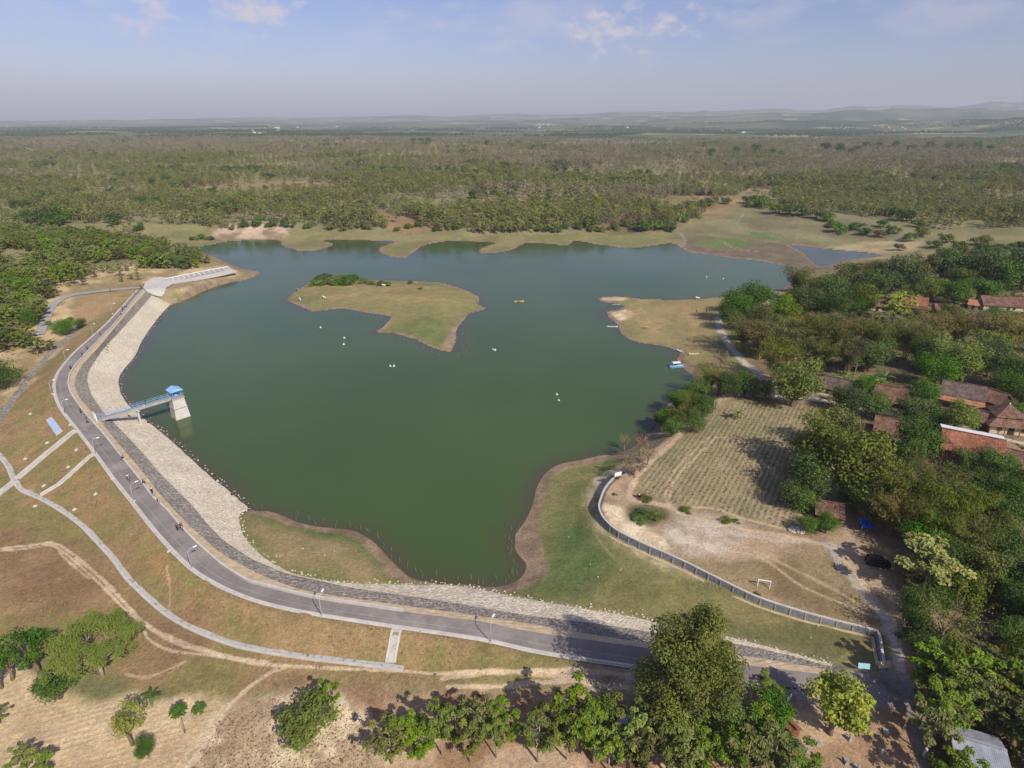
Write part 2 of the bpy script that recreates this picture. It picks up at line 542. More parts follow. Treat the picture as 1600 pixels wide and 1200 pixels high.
def seg3(a, b, c):                        # three consecutive stretches of one dam line, each resampled alike so that neighbours match
    return np.concatenate([resample(smooth_line(PL(a)), 60)[:-1], resample(smooth_line(PL(b)), 150)[:-1], resample(smooth_line(PL(c)), 150)])
def Z(pts, z): return [(x, y, z) for x, y in pts]
CR = 6.5
L_outer = seg3(Z([(216,453),(190,482),(170,504),(146,526),(120,549),(104,567),(92,584),(87,600)], CR),
               Z([(87,600),(89,618),(99,640),(121,668),(151,707),(181,748),(211,785),(251,835),(301,886),(350,916)], CR),
               Z([(350,916),(400,936),(475,954),(600,974),(750,996),(846,1017),(986,1038),(1100,1056),(1172,1067),(1257,1077),(1300,1082)], CR))
L_inner = seg3(Z([(224,453),(200,481),(180,506),(157,530),(137,551),(120,570),(110,585),(107,600)], CR),
               Z([(107,600),(111,615),(122,632),(140,655),(160,677),(180,702),(200,727),(220,752),(240,779),(260,797),(280,820),(300,842),(325,865),(350,886),(387,909)], CR),
               Z([(387,909),(450,925),(500,936),(587,949),(675,962),(750,971),(817,985),(933,1002),(1021,1014),(1100,1027),(1170,1040),(1262,1051),(1300,1056)], CR))
L_should = seg3(Z([(228,456),(203,484),(178,514),(153,544),(129,570),(119,588),(116,602)], 6.3),
                Z([(116,602),(125,622),(147,647),(160,662),(180,687),(225,740),(250,772),(287,812),(325,847),(350,867),(400,895)], 6.3),
                Z([(400,895),(450,915),(500,927),(587,940),(675,952),(750,963),(817,973),(933,993),(1021,1006),(1100,1016),(1170,1026),(1262,1041),(1300,1048)], 6.3))
L_mid = seg3(Z([(238,461),(217,485),(190,515),(162,545),(145,570),(138,583),(136,595)], 4.2),
             Z([(136,595),(142,615),(155,635),(164,647),(187,670),(220,705),(250,740),(275,765),(300,790),(325,820),(350,845),(375,862),(400,877),(425,887)], 4.2),
             Z([(425,887),(450,897)], 4.3) + [(535,916,4.6),(600,927,4.8),(675,937,4.8),(750,950,4.9),(817,961,4.9),(933,975,4.9),(1023,989,5.0),(1100,999,5.2),(1160,1008,5.4),(1230,1024,5.6),(1300,1042,5.9)])
L_low = seg3(Z([(267,476),(250,494),(225,529),(212,556),(195,577),(188,588),(186,597)], -0.15),
             Z([(186,597),(190,615),(202,633),(217,647),(240,665),(270,690),(300,717),(325,740),(350,760),(374,780)], -0.15) + [(388,795,0.0),(374,804,0.6),(375,820,1.0),(381,838,1.3),(400,860,1.5),(425,880,1.7),(450,893,1.9)],
             [(450,893,1.9),(465,899,2.0),(500,907,1.9),(535,911,1.5),(575,913,0.9),(650,914,0.35),(700,914,0.2),(758,923,0.9),(817,935,1.8),(904,950,2.6),(992,965,3.0),(1035,976,3.4),(1100,987,3.9),(1160,1001,4.4),(1230,1019,5.0),(1300,1038,5.6)])

LAKE_PX = [(392,797),(374,780),(350,760),(325,740),(300,717),(270,690),(240,665),(217,647),(202,633),(190,615),(186,597),(195,577),(212,556),(225,529),(250,494),(267,476),
 (287,470),(312,457),(350,443),(387,436),(402,430),(406,426),(398,423),(385,421),(372,418),(355,411),(335,402),(318,395),(290,389),(275,386),(270,384),(300,385),(330,382),(350,377),(375,375),(400,374),(425,374),(440,376),(437,381),(450,387),(472,392),(495,391),(517,384),(521,381),(507,377),(510,374),(550,374),(617,377),(610,381),(595,386),(592,392),(605,399),(625,402),(637,401),(648,393),(655,387),(670,381),(700,376),(725,376),(775,379),(765,383),(750,389),(750,394),(765,396),(800,390),(812,384),(825,379),(850,380),(885,383),(893,379),(897,376),(912,377),(930,381),(956,384),(975,387),(1000,386),(1020,383),(1050,380),(1065,387),(1080,394),(1110,397),(1140,402),(1185,407),(1230,415),(1250,421),(1262,432),(1235,446),(1190,458),(1125,464),
 (1092,467),(1050,469),(1020,467),(995,466),(975,463),(950,463),(935,466),(940,471),(957,473),(975,479),(962,484),(947,487),(950,495),(965,507),(970,520),(982,530),(1000,536),(1030,540),(1055,546),(1064,552),(1058,562),(1066,571),(1073,579),(1084,588),(1080,603),(1062,618),(1042,634),(1032,652),(1020,674),(1000,692),(976,706),(937,712),(907,719),(880,724),(862,732),(848,745),(838,765),(832,790),(822,812),(806,835),(802,850),(810,866),(822,880),(820,895),(808,908),(790,915),(767,918),(740,916),(700,913),(675,911),(650,906),(637,900),(612,877),(587,850),(567,836),(550,829),(525,826),(490,822),(462,815),(437,804),(417,799)]
ISLAND_PX = [(449,469),(461,456),(480,444),(488,438),(505,435),(550,436),(600,438),(625,439),(682,441),(705,446),(732,455),(752,467),(747,474),(762,482),(745,487),(732,491),(725,500),(715,512),(714,525),(712,542),(702,550),(675,544),(650,532),(617,521),(587,520),(598,511),(607,502),(610,495),(592,491),(575,489),(537,482),(512,484),(487,487),(467,477)]
POND_PX = [(1234,383),(1260,384),(1285,387),(1312,390),(1345,393),(1369,396),(1380,400),(1350,403),(1312,409),(1297,414),(1280,416),(1267,406),(1252,393)]
lake_w = smooth_line([(p.x, p.y) for p in (P(x, y, 0) for x, y in LAKE_PX)], 3, True)
isl_w = smooth_line([(p.x, p.y) for p in (P(x, y, 0) for x, y in ISLAND_PX)], 3, True)
pond_w = smooth_line([(p.x, p.y) for p in (P(x, y, 0) for x, y in POND_PX)], 3, True)

WALL_PX = [(972,737),(958,748),(946,762),(939,778),(936,792),(941,806),(953,820),(970,832),(1005,849),(1040,864),(1075,880),(1125,905),(1182,932),(1245,953),(1300,968),(1337,977),(1366,985),(1374,992),(1378,1016),(1382,1040)]
WZ = 4.9
wall_w = smooth_line([tuple(P(x, y, WZ)) for x, y in WALL_PX], 5)

# control points for the ground
ctl = []
def cpoly(pts, step=3.0, z=None):
    pts = np.asarray(pts)
    n = max(2, int(line_len(pts[:, :2]) / step))
    q = resample(pts, n)
    for p in q:
        ctl.append((p[0], p[1], p[2] if z is None else z))
for L in (L_outer, L_inner, L_should, L_mid, L_low):
    cpoly(L, 2.5)
nrm = lambda a: a / (np.linalg.norm(a, axis=1, keepdims=True) + 1e-9)
def offset(line, d):
    line = np.asarray(line, dtype=float)
    t = nrm(np.gradient(line[:, :2], axis=0))
    o = line.copy()
    o[:, 0] += t[:, 1] * d; o[:, 1] -= t[:, 0] * d
    return o
L_verge = offset(L_outer, 1.6)            # right of the direction of travel = away from the lake
if np.linalg.norm(L_verge[100, :2] - L_inner[100, :2]) < np.linalg.norm(L_outer[100, :2] - L_inner[100, :2]):
    OS = -1
    L_verge = offset(L_outer, -1.6)
else:
    OS = 1
vz = L_verge.copy(); vz[:, 2] = CR - 0.12
cpoly(vz[:-12], 2.5)
lk = np.c_[lake_w, np.zeros(len(lake_w))]
dl = seg_dist(lk[:, 0], lk[:, 1], L_low, reach=60)
for p, d in zip(lk, dl):
    if d > 2.0: ctl.append(tuple(p))
for p in isl_w: ctl.append((p[0], p[1], 0.0))
for p in pond_w: ctl.append((p[0], p[1], 0.0))
wtop = offset(wall_w, 0.0)
wl_in, wl_out = offset(wall_w, 0.5), offset(wall_w, -0.5)
c_in = np.array(P(1200, 850, WZ))[:2]
if np.linalg.norm(wl_in[40, :2] - c_in) > np.linalg.norm(wl_out[40, :2] - c_in):
    wl_in, wl_out = wl_out, wl_in
    WS = -1
else:
    WS = 1
wbz = np.linspace(0, 1, len(wall_w))
wbase = np.interp(wbz, [0, .1, .55, .8, .95, 1], [2.9, 3.1, 3.5, 3.8, 4.2, 4.6])
cpoly(np.c_[wl_in[:, :2], np.full(len(wall_w), WZ - 0.25)], 1.2)
cpoly(np.c_[wl_out[:, :2], wbase], 1.2)

CHANNEL = [(-60,640,2.0),(-20,680,2.1),(0,708,2.2),(15,726,2.2),(25,748,2.2),(37,764,2.2),(62,775,2.3),(95,793,2.4),(130,818,2.6),(155,843,2.7),(180,870,2.8),(202,899,3.0),(220,917,3.1),(245,940,3.2),(275,963,3.3),(312,982,3.5),(362,1001,3.7),(401,1011,3.8),(475,1023,4.1),(550,1032,4.3),(607,1039,4.4),(632,1042.5,4.5)]
channel_w = smooth_line(PL(CHANNEL), 5)
cpoly(channel_w, 3)
TOEDRAIN = [(0,662,2.2),(15,636,2.2),(37,606,2.4),(60,576,2.5),(75,558,2.7),(92,541,3.0),(110,526,3.4),(126,510,4.0)]
toedrain_w = smooth_line(PL(TOEDRAIN), 5)
cpoly(toedrain_w, 3)
for q in [(0,850,1.9),(100,900,2.1),(200,960,2.6),(0,1000,2),(0,1100,2),(0,1250,2),(200,1100,2.5),(200,1250,2.5),(300,1050,3.1),(400,1100,3.4),(430,1045,3.9),(600,1100,4.1),(600,1070,4.3),(800,1080,4.5),(750,1060,4.9),(950,1065,5.4),(500,1250,3.2),(900,1250,4.3),
          (1200,1250,5),(1400,1250,5.6),(1700,1250,6),(1600,1100,6),(1300,1100,6.0),(1420,1050,5.7),(1400,1000,5.4),(1400,900,5.2),(1200,900,4.9),(1280,940,4.9),(1100,830,4.7),(1000,790,4.7),(975,790,4.7),(1150,700,4.8),(1250,640,5.2),(1400,640,6),(1600,700,6.5),(1800,700,7),(1600,500,7),(1800,500,8),
          (1300,500,6),(1160,600,4.8),(1100,650,4.6),(1070,665,4.0),(1020,705,4.2),(990,735,4.4),(1130,540,2.6),(1150,500,4),(1130,480,2.2),(1050,500,1.1),(1000,500,0.9),(1090,570,1.6),(1120,600,3.0),(1500,440,7),(1320,445,3.5),(1250,450,1.6),
          (930,745,1.2),(900,800,1.6),(900,870,2.0),(960,900,2.6),(1100,950,3.2),(1200,975,3.7),(1330,1010,4.7),(850,900,1.0),(870,760,0.7),
          (430,830,0.9),(480,860,1.3),(540,870,1.1),(560,880,1.0),(600,900,0.6),
          (0,640,2.4),(-100,640,2.4),(60,540,3.6),(30,560,3.4),(100,505,4.6),(150,495,5.0),(185,470,5.9),(0,500,5.6),(0,450,7),(-100,500,6),(100,440,7.4),(200,410,7),(300,402,4.5),(340,408,2.6),(0,390,9),(100,385,8),(250,392,5),
          (300,448,3.4),(340,435,2.6),(375,428,1.0),
          (520,460,1.5),(600,460,1.8),(680,465,1.6),(660,500,1.4),(690,490,1.1),(560,445,1.9),(500,445,1.2),
          (1100,380,.35),(1150,345,.9),(1200,400,.4),(1300,370,1.2),(1400,375,2.5),(1430,395,2.6),(1160,312,1.8),(1500,370,6),(1600,380,8),(1050,365,1.2)]:
    ctl.append(tuple(P(*q)))
for q in [(-300,372,9),(-100,368,8),(0,366,6),(100,366,4),(200,364,2.5),(300,367,2.2),(400,363,2.2),(520,363,2.4),(640,361,2.4),(750,365,2.2),(860,362,2.4),(960,366,2.2),(1020,366,1.8),
          (0,352,9),(150,350,8),(300,350,7),(450,348,7),(600,347,7),(750,350,7),(900,350,6),(1000,350,5),(1100,330,3.2),(1250,345,5),(1350,350,6)]:
    ctl.append(tuple(P(*q)))
for Yd, z in ((620, 8), (800, 10), (1100, 11), (1500, 10), (2200, 6), (4000, 0), (9000, 0), (20000, 0)):
    for t in np.linspace(-1.6, 1.6, 17):
        zz = z + 4 * (vnoise(np.array(t * 3 + 3), np.array(Yd / 300.0), 3) - 0.5)
        if Yd == 620 and 0.2 < t < 0.35: zz -= 4
        ctl.append((t * Yd, Yd, float(zz)))
for t in np.linspace(-1.6, 1.6, 9):
    ctl.append((t * 60, 5, 3.0)); ctl.append((t * 300, -60, 3.0))
for xx in (260, 700, 2500, 9000, 60000):
    for yy in (-70, 60, 300): ctl.append((-xx, yy, 6.0)); ctl.append((xx, yy, 7.0))
for y, z in ((150, 4), (250, 8), (400, 10)):
    ctl.append((-1.7 * y, y, z)); ctl.append((1.7 * y, y, z + 2))
C2 = [(x, y) for x, y, z in ctl]
res = geometry.delaunay_2d_cdt([Vector(c) for c in C2], [], [], 0, 1e-4)
tv, tf, orig = res[0], res[2], res[3]
tz = [ctl[o[0]][2] if len(o) else 0.0 for o in orig]
TIN = BVHTree.FromPolygons([Vector((v[0], v[1], z)) for v, z in zip(tv, tz)], [tuple(f) for f in tf])
def hill(X, Y):
    """far country: low ridges that rise to the right"""
    D = np.hypot(X, Y); t = X / np.maximum(Y, 1)
    px = 800 + t * F * 1.09
    def ridge(d0, w, ys, amp, s):
        y = np.interp(px, [0, 200, 400, 560, 700, 850, 1000, 1200, 1400, 1600], ys)
        top = np.maximum(CAMZ + d0 * (HORIZON - y) / F - 4, 5)
        n = 0.74 + 0.5 * fbm(px / 70.0 + s, np.full_like(px, s), s, 4)
        prof = np.exp(-((D - d0 * (0.94 + 0.12 * vnoise(px / 160.0, px * 0 + s, s + 5))) / w) ** 2)
        return top * np.clip(n, 0.4, 1.12) * prof * amp
    h = ridge(13200, 1500, [187, 186, 184, 183, 181, 179, 177, 174, 170, 166], 1.0, 3)
    h = np.maximum(h, ridge(8300, 1100, [193, 193, 189, 190, 187, 184, 182, 178, 173, 172], 0.95, 9))
    h = np.maximum(h, ridge(5200, 600, [203, 202, 196, 196, 199, 196, 191, 188, 186, 184], 0.85, 21))
    roll = sstep(1500, 4000, D) * 26 * (fbm(X / 700.0, Y / 700.0, 31, 4) - 0.42)
    return h + roll
def tin_z(X, Y):
    out = np.zeros(len(X))
    down = Vector((0, 0, -1)); rc = TIN.ray_cast
    for i in range(len(X)):
        h = rc(Vector((X[i], Y[i], 500)), down)[0]
        out[i] = h[2] if h is not None else 0.0
    return out

# ground grid: fine near the viewpoint, coarse far away
NT_, TMAX = 1060, 1.36
ts = np.linspace(-TMAX, TMAX, NT_ - 28)
wide = np.geomspace(TMAX * 1.03, 14, 14)
ts = np.r_[-wide[::-1], ts, wide]
def y_of(py):
    v = py - 600.0
    return CAMZ * (F * CT - v * ST) / (F * ST + v * CT)
rowsY = [y_of(py) for py in np.arange(1400, 222, -1.75)]
rowsY += list(np.geomspace(rowsY[-1] * 1.006, 15500, 150))
rowsY = np.array([12.0, 20.0, 28.0] + [y for y in rowsY if y > 32])
NR = len(rowsY)
GX = (ts[None, :] * rowsY[:, None]).ravel(); GY = np.repeat(rowsY, NT_)
GZ = tin_z(GX, GY)
sd_lake = poly_sd(GX, GY, lake_w, 40)
sd_isl = poly_sd(GX, GY, isl_w, 40)
sd_pond = poly_sd(GX, GY, pond_w, 40)
sdw = np.maximum(sd_lake, -sd_isl)            # < 0 inside the water
sdw = np.minimum(sdw, sd_pond)
inw = sdw < 0
# irregular little relief
rel = (fbm(GX / 9.0, GY / 9.0, 5, 3) - 0.5) * 0.5 + (fbm(GX / 60.0, GY / 60.0, 8, 3) - 0.5) * 1.2 * sstep(400, 700, GY)
rel *= np.clip(np.abs(sdw) / 14.0, 0, 1)
GZ = np.where(inw, np.maximum(-3.0, sdw * 0.10), GZ + rel)
GZ = GZ + hill(GX, GY) * sstep(1400, 2200, GY)
# the dam body lies a little below the sheets that pave it
dam_poly = np.concatenate([L_outer[:, :2], L_low[::-1, :2]])
sdd = poly_sd(GX, GY, dam_poly, 15)
GZ -= 0.45 * sstep(0.8, -0.8, sdd) + 0.9 * sstep(-0.6, -3.0, sdd)

# ------------------------------------------------------------------ what covers the ground
cov = np.zeros((len(GX), 3))
def put(mask, c):
    global cov
    mask = mask[:, None]
    cov = cov * (1 - mask) + np.asarray(c) * mask
def blend(c1, c2, n, lo=0.38, hi=0.62):
    k = sstep(lo, hi, n)[:, None]
    return np.asarray(c1) * (1 - k) + np.asarray(c2) * k
n_a = fbm(GX / 7.0, GY / 7.0, 41, 4); n_b = fbm(GX / 22.0, GY / 22.0, 43, 4); n_c = fbm(GX / 2.2, GY / 2.2, 45, 3); n_d = fbm(GX / 160.0, GY / 160.0, 47, 4)
n_e = fbm(GX / 420.0, GY / 420.0, 49, 4)
# plantation floor, then the far plain
base = blend(lin(126, 122, 76), lin(154, 136, 94), n_b)
base = base * 0.6 + 0.4 * blend(lin(104, 108, 62), lin(150, 128, 96), n_d)
far = blend(lin(58, 76, 46), lin(92, 100, 60), n_e, 0.35, 0.6)
far = blend(far, lin(160, 148, 104), fbm(GX / 300.0, GY / 150.0, 53, 4), 0.66, 0.74)
k = sstep(2000, 2700, GY)[:, None]
cov = base * (1 - k) + far * k
def zone(px, z, c1, c2=None, soft=1.0, nz=None, lo=0.38, hi=0.62, warp=1.2, sc=4.0):
    w = np.array([tuple(P(x, y, z))[:2] for x, y in px])
    w = smooth_line(w, 3, True)
    s = poly_sd(GX, GY, w, 30) + (fbm(GX / sc, GY / sc, 61, 3) - 0.5) * 2 * warp
    m = sstep(soft, -soft, s)
    c = np.asarray(c1) * np.ones((len(GX), 1)) if c2 is None else blend(c1, c2, n_a if nz is None else nz, lo, hi)
    put(m, c)
    return s
# downstream grass
zone([(-400,620),(0,600),(40,590),(90,545),(140,500),(220,452),(240,456),(120,600),(180,690),(300,850),(420,925),(700,975),(1030,1020),(1060,1090),(950,1075),(640,1085),(480,1070),(420,1080),(330,1100),(180,1060),(0,1010),(-500,1000)], 3, lin(150, 122, 78), lin(132, 120, 66), 2.0, n_a)
zone([(95,700),(140,740),(240,870),(320,930),(270,930),(180,840),(110,740)], 4, lin(158,122,76), lin(140,126,68), 3, n_c, warp=3)
zone([(0,840),(100,850),(200,920),(330,1010),(240,1020),(110,960),(0,930)], 2, lin(134,104,72), lin(146,118,76), 4, n_b, warp=4)
zone([(420,1060),(640,1075),(900,1085),(980,1090),(930,1130),(640,1150),(540,1140),(500,1080)], 4.4, lin(140,106,74), lin(164,134,96), 2.5, n_a, warp=2)
zone([(560,1130),(1100,1140),(1250,1260),(560,1290)], 4.4, lin(156,120,84), lin(186,156,118), 2.5, n_a, warp=3)
# bare ploughed field bottom left
zone([(-300,1020),(0,1035),(40,1050),(110,1085),(200,1095),(345,1098),(330,1140),(270,1230),(-300,1300)], 2.3, lin(206,180,134), lin(190,163,118), 1.5, n_b, warp=1.5)
# stubble plots
zone([(330,1120),(400,1092),(480,1085),(560,1110),(590,1160),(580,1220),(330,1260),(280,1230)], 3.3, lin(206,186,144), lin(172,146,108), 1.2, n_c, 0.3, 0.6)
# bay lawns
zone([(374,800),(400,795),(560,830),(640,900),(660,918),(540,918),(450,897),(375,840)], 1, lin(134,122,72), lin(112,116,60), 1.0, n_a, warp=.5)
zone([(395,830),(470,840),(540,855),(580,890),(520,905),(430,875)], 1, lin(150,130,86), lin(140,124,76), 3.0, n_a, warp=2)
zone([(400,800),(440,812),(560,832),(640,905),(615,906),(560,850),(470,828)], 1, lin(92,108,52), lin(104,114,58), 2.0, n_a, warp=1)
zone([(750,920),(800,910),(815,820),(850,740),(960,710),(980,740),(935,790),(960,830),(1040,870),(1180,930),(1375,990),(1385,1045),(1250,1030),(1020,975)], 2.2, lin(112,114,60), lin(128,122,68), 1.0, n_b, warp=.3)
zone([(815,905),(850,840),(890,800),(930,850),(960,890),(900,940),(830,930)], 1.8, lin(82,106,50), lin(100,112,56), 5.0, n_b, warp=4)
zone([(940,900),(1080,910),(1200,950),(1340,990),(1330,1030),(1200,1000),(1050,960)], 2.8, lin(132,122,70), lin(118,114,62), 4.0, n_a, warp=3)
zone([(930,770),(938,815),(990,855),(1045,880),(1110,910),(1060,905),(980,870),(925,820),(915,780)], 2.6, lin(176,160,120), lin(140,132,84), 1.5, n_c, 0.35, 0.6, warp=1.5)
zone([(930,742),(975,728),(965,750),(940,775),(925,765)], 2.6, lin(190,172,138), lin(170,150,116), 1.2, n_c)
# field and yard behind the wall
zone([(975,735),(1040,680),(1130,615),(1260,618),(1330,640),(1420,680),(1420,760),(1340,830),(1420,900),(1440,1050),(1390,1050),(1372,985),(1180,930),(1040,865),(950,815),(940,780)], 4.8, lin(176,150,116), lin(152,128,94), 0.8, n_a, warp=.4)
zone([(1000,745),(1040,700),(1100,650),(1150,622),(1260,625),(1300,660),(1260,760),(1230,830),(1170,812),(1090,795),(1040,785),(1000,768)], 4.8, lin(128,120,80), lin(146,130,92), 0.8, n_a, warp=.6)
zone([(1050,805),(1110,800),(1160,825),(1140,860),(1080,865),(1045,840)], 4.8, lin(192,176,154), lin(172,154,130), 2.0, n_c, warp=2)
zone([(940,790),(965,790),(1000,815),(1045,850),(1030,858),(980,835),(950,815)], 4.8, lin(214,196,158), lin(194,172,134), .8, n_c, warp=.6)
zone([(1170,880),(1290,870),(1380,950),(1370,980),(1250,945),(1180,925),(1100,890),(1090,870)], 4.8, lin(132,112,74), lin(148,128,88), 1.5, n_a, warp=1.5)
zone([(985,790),(1010,785),(1040,795),(1045,810),(1020,820),(985,812)], 4.8, lin(112,100,70), lin(96,100,58), 1.2, n_c, warp=.8)
# village ground, the track under the trees, open ground at the dam end
zone([(1330,640),(1600,640),(1800,760),(1800,1300),(1250,1300),(1180,1150),(1290,1060),(1380,1050),(1420,1000),(1400,900),(1340,850)], 5.8, lin(150,124,92), lin(124,104,74), 2.0, n_a, warp=2)
zone([(1130,480),(1200,500),(1700,460),(1800,640),(1330,645),(1210,610)], 6, lin(132,114,82), lin(104,96,62), 2.0, n_a, warp=2)
zone([(1240,1100),(1330,1095),(1420,1120),(1440,1250),(1220,1250)], 5.8, lin(186,154,114), lin(160,128,92), 1.5, n_a, warp=1.5)
zone([(1180,1068),(1290,1075),(1330,1100),(1240,1110),(1160,1100)], 6, lin(140,118,92), lin(170,144,114), 1.0, n_c)
zone([(1240,1045),(1390,1050),(1430,1075),(1420,1105),(1320,1100),(1240,1085)], 6, lin(140,134,128), lin(122,114,106), 1.0, n_c)
zone([(880,1050),(1010,1040),(1020,1070),(980,1095),(900,1075)], 5.5, lin(168,150,126), lin(150,130,104), 1.5, n_c)
# peninsula
zone([(930,466),(975,462),(1095,466),(1160,462),(1170,560),(1140,610),(1090,600),(1060,580),(1064,552),(1000,538),(968,520),(950,490)], 0.6, lin(126,122,70), lin(146,132,80), 1.0, n_b, warp=.5)
zone([(980,478),(1100,476),(1120,520),(1060,530),(1000,515)], 0.9, lin(158,136,86), lin(140,128,78), 5.0, n_a, warp=4)
zone([(930,463),(965,461),(980,466),(955,470),(938,470)], 0.3, lin(196,176,134), lin(168,148,110), .8, n_c)
zone([(945,486),(970,482),(990,491),(975,500),(955,500)], 0.3, lin(206,184,142), lin(178,156,116), 1.5, n_c)
# island
s_i = -sd_isl
put((sd_isl < 0).astype(float), blend(lin(132,126,72), lin(114,116,64), n_b))
zone([(470,452),(520,440),(640,442),(720,452),(700,470),(620,470),(520,470)], 1.5, lin(152,132,82), lin(136,124,74), 6, n_a, warp=5)
zone([(590,520),(640,500),(700,500),(715,515),(700,545),(650,528)], 1.0, lin(100,112,58), lin(116,118,64), 5, n_a, warp=4)
# far bank, mud flats, clearings
zone([(180,366),(260,362),(420,366),(520,366),(640,368),(760,370),(900,368),(1050,366),(1070,384),(960,392),(760,402),(620,406),(480,396),(400,378),(260,386)], 1.0, lin(138,128,80), lin(120,118,68), 3, n_b, warp=2)
zone([(1050,384),(1060,362),(1130,340),(1150,318),(1180,312),(1210,335),(1300,345),(1400,362),(1430,385),(1390,408),(1260,432),(1130,404)], 0.6, lin(132,126,84), lin(118,110,76), 3, n_b, warp=3)
zone([(1060,385),(1100,372),(1200,378),(1260,385),(1300,415),(1240,420),(1130,402)], 0.3, lin(122,106,84), lin(106,96,76), 3, n_a, warp=4)
zone([(1090,376),(1150,372),(1180,384),(1140,388),(1095,384)], 0.4, lin(98,116,58), lin(112,118,66), 4, n_b, warp=4)
zone([(1170,362),(1210,366),(1220,374),(1180,372)], 0.6, lin(100,116,60), None, 4, warp=4)
zone([(1290,385),(1380,378),(1440,380),(1420,402),(1380,404)], 1.4, lin(170,150,108), lin(142,128,82), 4, n_b, warp=4)
zone([(940,345),(1040,338),(1060,352),(960,362)], 4, lin(124,94,76), lin(112,100,66), 6, n_b, warp=6)
zone([(240,296),(440,284),(600,288),(520,302),(300,306)], 9, lin(158,128,92), lin(134,118,76), 12, n_b, warp=12)
zone([(330,360),(430,350),(450,362),(360,366)], 4, lin(186,162,132), lin(140,120,88), 3, n_a, warp=5)
zone([(1000,312),(1090,306),(1160,312),(1140,330),(1040,330)], 6, lin(150,122,86), lin(128,112,70), 6, n_b, warp=6)
zone([(560,326),(660,340),(690,352),(600,350)], 7, lin(146,114,80), lin(128,112,68), 6, n_b, warp=8)
# sandy rise left of the spillway
zone([(-60,560),(20,520),(70,480),(100,440),(210,416),(330,402),(370,416),(260,436),(200,446),(130,455),(110,480),(130,500),(100,530),(40,590),(-60,640)], 6, lin(190,164,118), lin(150,130,84), 2, n_a, warp=2.5)
zone([(110,505),(130,468),(200,455),(215,458),(150,515),(118,535)], 5.3, lin(160,130,88), lin(140,124,76), 2, n_a, warp=2)
zone([(260,470),(300,448),(370,430),(405,426),(350,444),(290,470)], 2, lin(132,126,76), lin(170,150,108), 1.5, n_a, warp=1)
# shores: a bare brown margin that the falling water left
def shore(lo, hi, c1, c2):
    wdt = lo + (hi - lo) * n_b * 1.4
    m = sstep(wdt * 1.25, wdt * 0.75, sdw + (n_c - .5) * 1.2) * (sdw > -2) * (sdd > 0.3)
    put(m, blend(c1, c2, n_c))
shore(0.9, 2.6, lin(146,124,96), lin(126,106,82))
m_is = (np.abs(sd_isl) < 9) & (GY < 200) if False else None
zone([(800,820),(830,800),(845,760),(870,730),(862,735),(850,765),(838,800),(845,850),(856,890),(840,915),(780,925),(760,920),(815,895),(800,850)], 0.5, lin(150,126,100), lin(132,110,86), 1.0, n_c, warp=.6)
zone([(590,520),(650,530),(700,548),(714,540),(714,515),(730,492),(738,498),(722,530),(720,556),(690,556),(640,540),(600,526)], 0.3, lin(150,126,96), lin(134,112,84), 1.2, n_c, warp=1)
zone([(690,545),(705,515),(722,500),(716,540),(706,552)], 0.5, lin(156,132,100), lin(140,118,90), 1.0, n_c, warp=.6)
zone([(510,486),(575,491),(610,497),(606,506),(590,516),(600,500),(560,491)], 0.4, lin(160,136,104), lin(146,122,92), 1.0, n_c, warp=.6)
# crop rows behind the wall: ridges of lighter soil
ra = np.array(P(1060, 790, 4.8)); rb = np.array(P(1150, 650, 4.8))
rd = (rb - ra)[:2]; rd /= np.linalg.norm(rd)
acr = GX * rd[1] - GY * rd[0]
fld = np.array([tuple(P(x, y, 4.8))[:2] for x, y in [(1003,745),(1045,702),(1100,655),(1150,628),(1255,630),(1295,660),(1260,760),(1225,826),(1170,808),(1090,791),(1040,782),(1003,766)]])
mf = sstep(0.3, -0.6, poly_sd(GX, GY, fld, 5))
row = 0.5 + 0.5 * np.sin(acr * 2 * math.pi / 1.15 + (n_b - .5) * 2)
put(mf * sstep(0.4, 0.8, row + (n_c - .5) * 1.1) * 0.45, lin(176, 156, 116))
# ploughing in the bare field and the stubble
pa, pb = np.array(P(0, 1150, 2.3)), np.array(P(200, 1100, 2.3))
pd_ = (pb - pa)[:2]; pd_ /= np.linalg.norm(pd_)
acp = GX * pd_[1] - GY * pd_[0]
bare = np.array([tuple(P(x, y, 2.3))[:2] for x, y in [(-300,1030),(0,1040),(110,1090),(200,1100),(340,1102),(320,1140),(262,1230),(-300,1300)]])
mb = sstep(0.3, -0.8, poly_sd(GX, GY, bare, 5))
put(mb * 0.35 * sstep(0.62, 0.8, 0.5 + 0.5 * np.sin(acp * 2 * math.pi / 0.9 + n_a * 5) + (n_c - .5)), lin(160, 128, 92))
# worn tracks
def track(px, z, w, c, s=0.9, edge=0.5):
    wl = smooth_line([tuple(P(x, y, z))[:2] for x, y in px], 4)
    d = seg_dist(GX, GY, wl, reach=6) + (n_c - .5) * w * 0.7
    put(sstep(w * (0.5 + edge * .5), w * 0.5 * (1 - edge * .6), d) * s * (0.75 + .5 * (n_a - .2)).clip(0, 1), c)
TR = lin(204, 178, 142)
track([(-40,852),(40,846),(75,842),(100,852),(135,880),(165,908),(200,945),(230,975),(280,1002),(330,1020),(400,1040),(450,1046),(520,1052),(620,1058),(700,1064),(760,1064),(850,1068),(930,1072),(985,1080)], 3.2, .55, TR)
track([(-40,857),(40,852),(78,848),(110,868),(150,905),(190,945),(225,975),(275,1006),(345,1028),(430,1047)], 3.0, 0.4, TR, 0.85)
track([(-20,850),(20,857),(78,849),(100,870),(140,905)], 2.4, 0.38, TR, 0.75)
track([(225,985),(235,1000),(270,1018),(340,1028),(420,1040)], 3.0, 0.42, TR, 0.85)
track([(195,1050),(225,1058),(255,1050),(290,1036)], 2.9, 0.5, TR, 0.6)
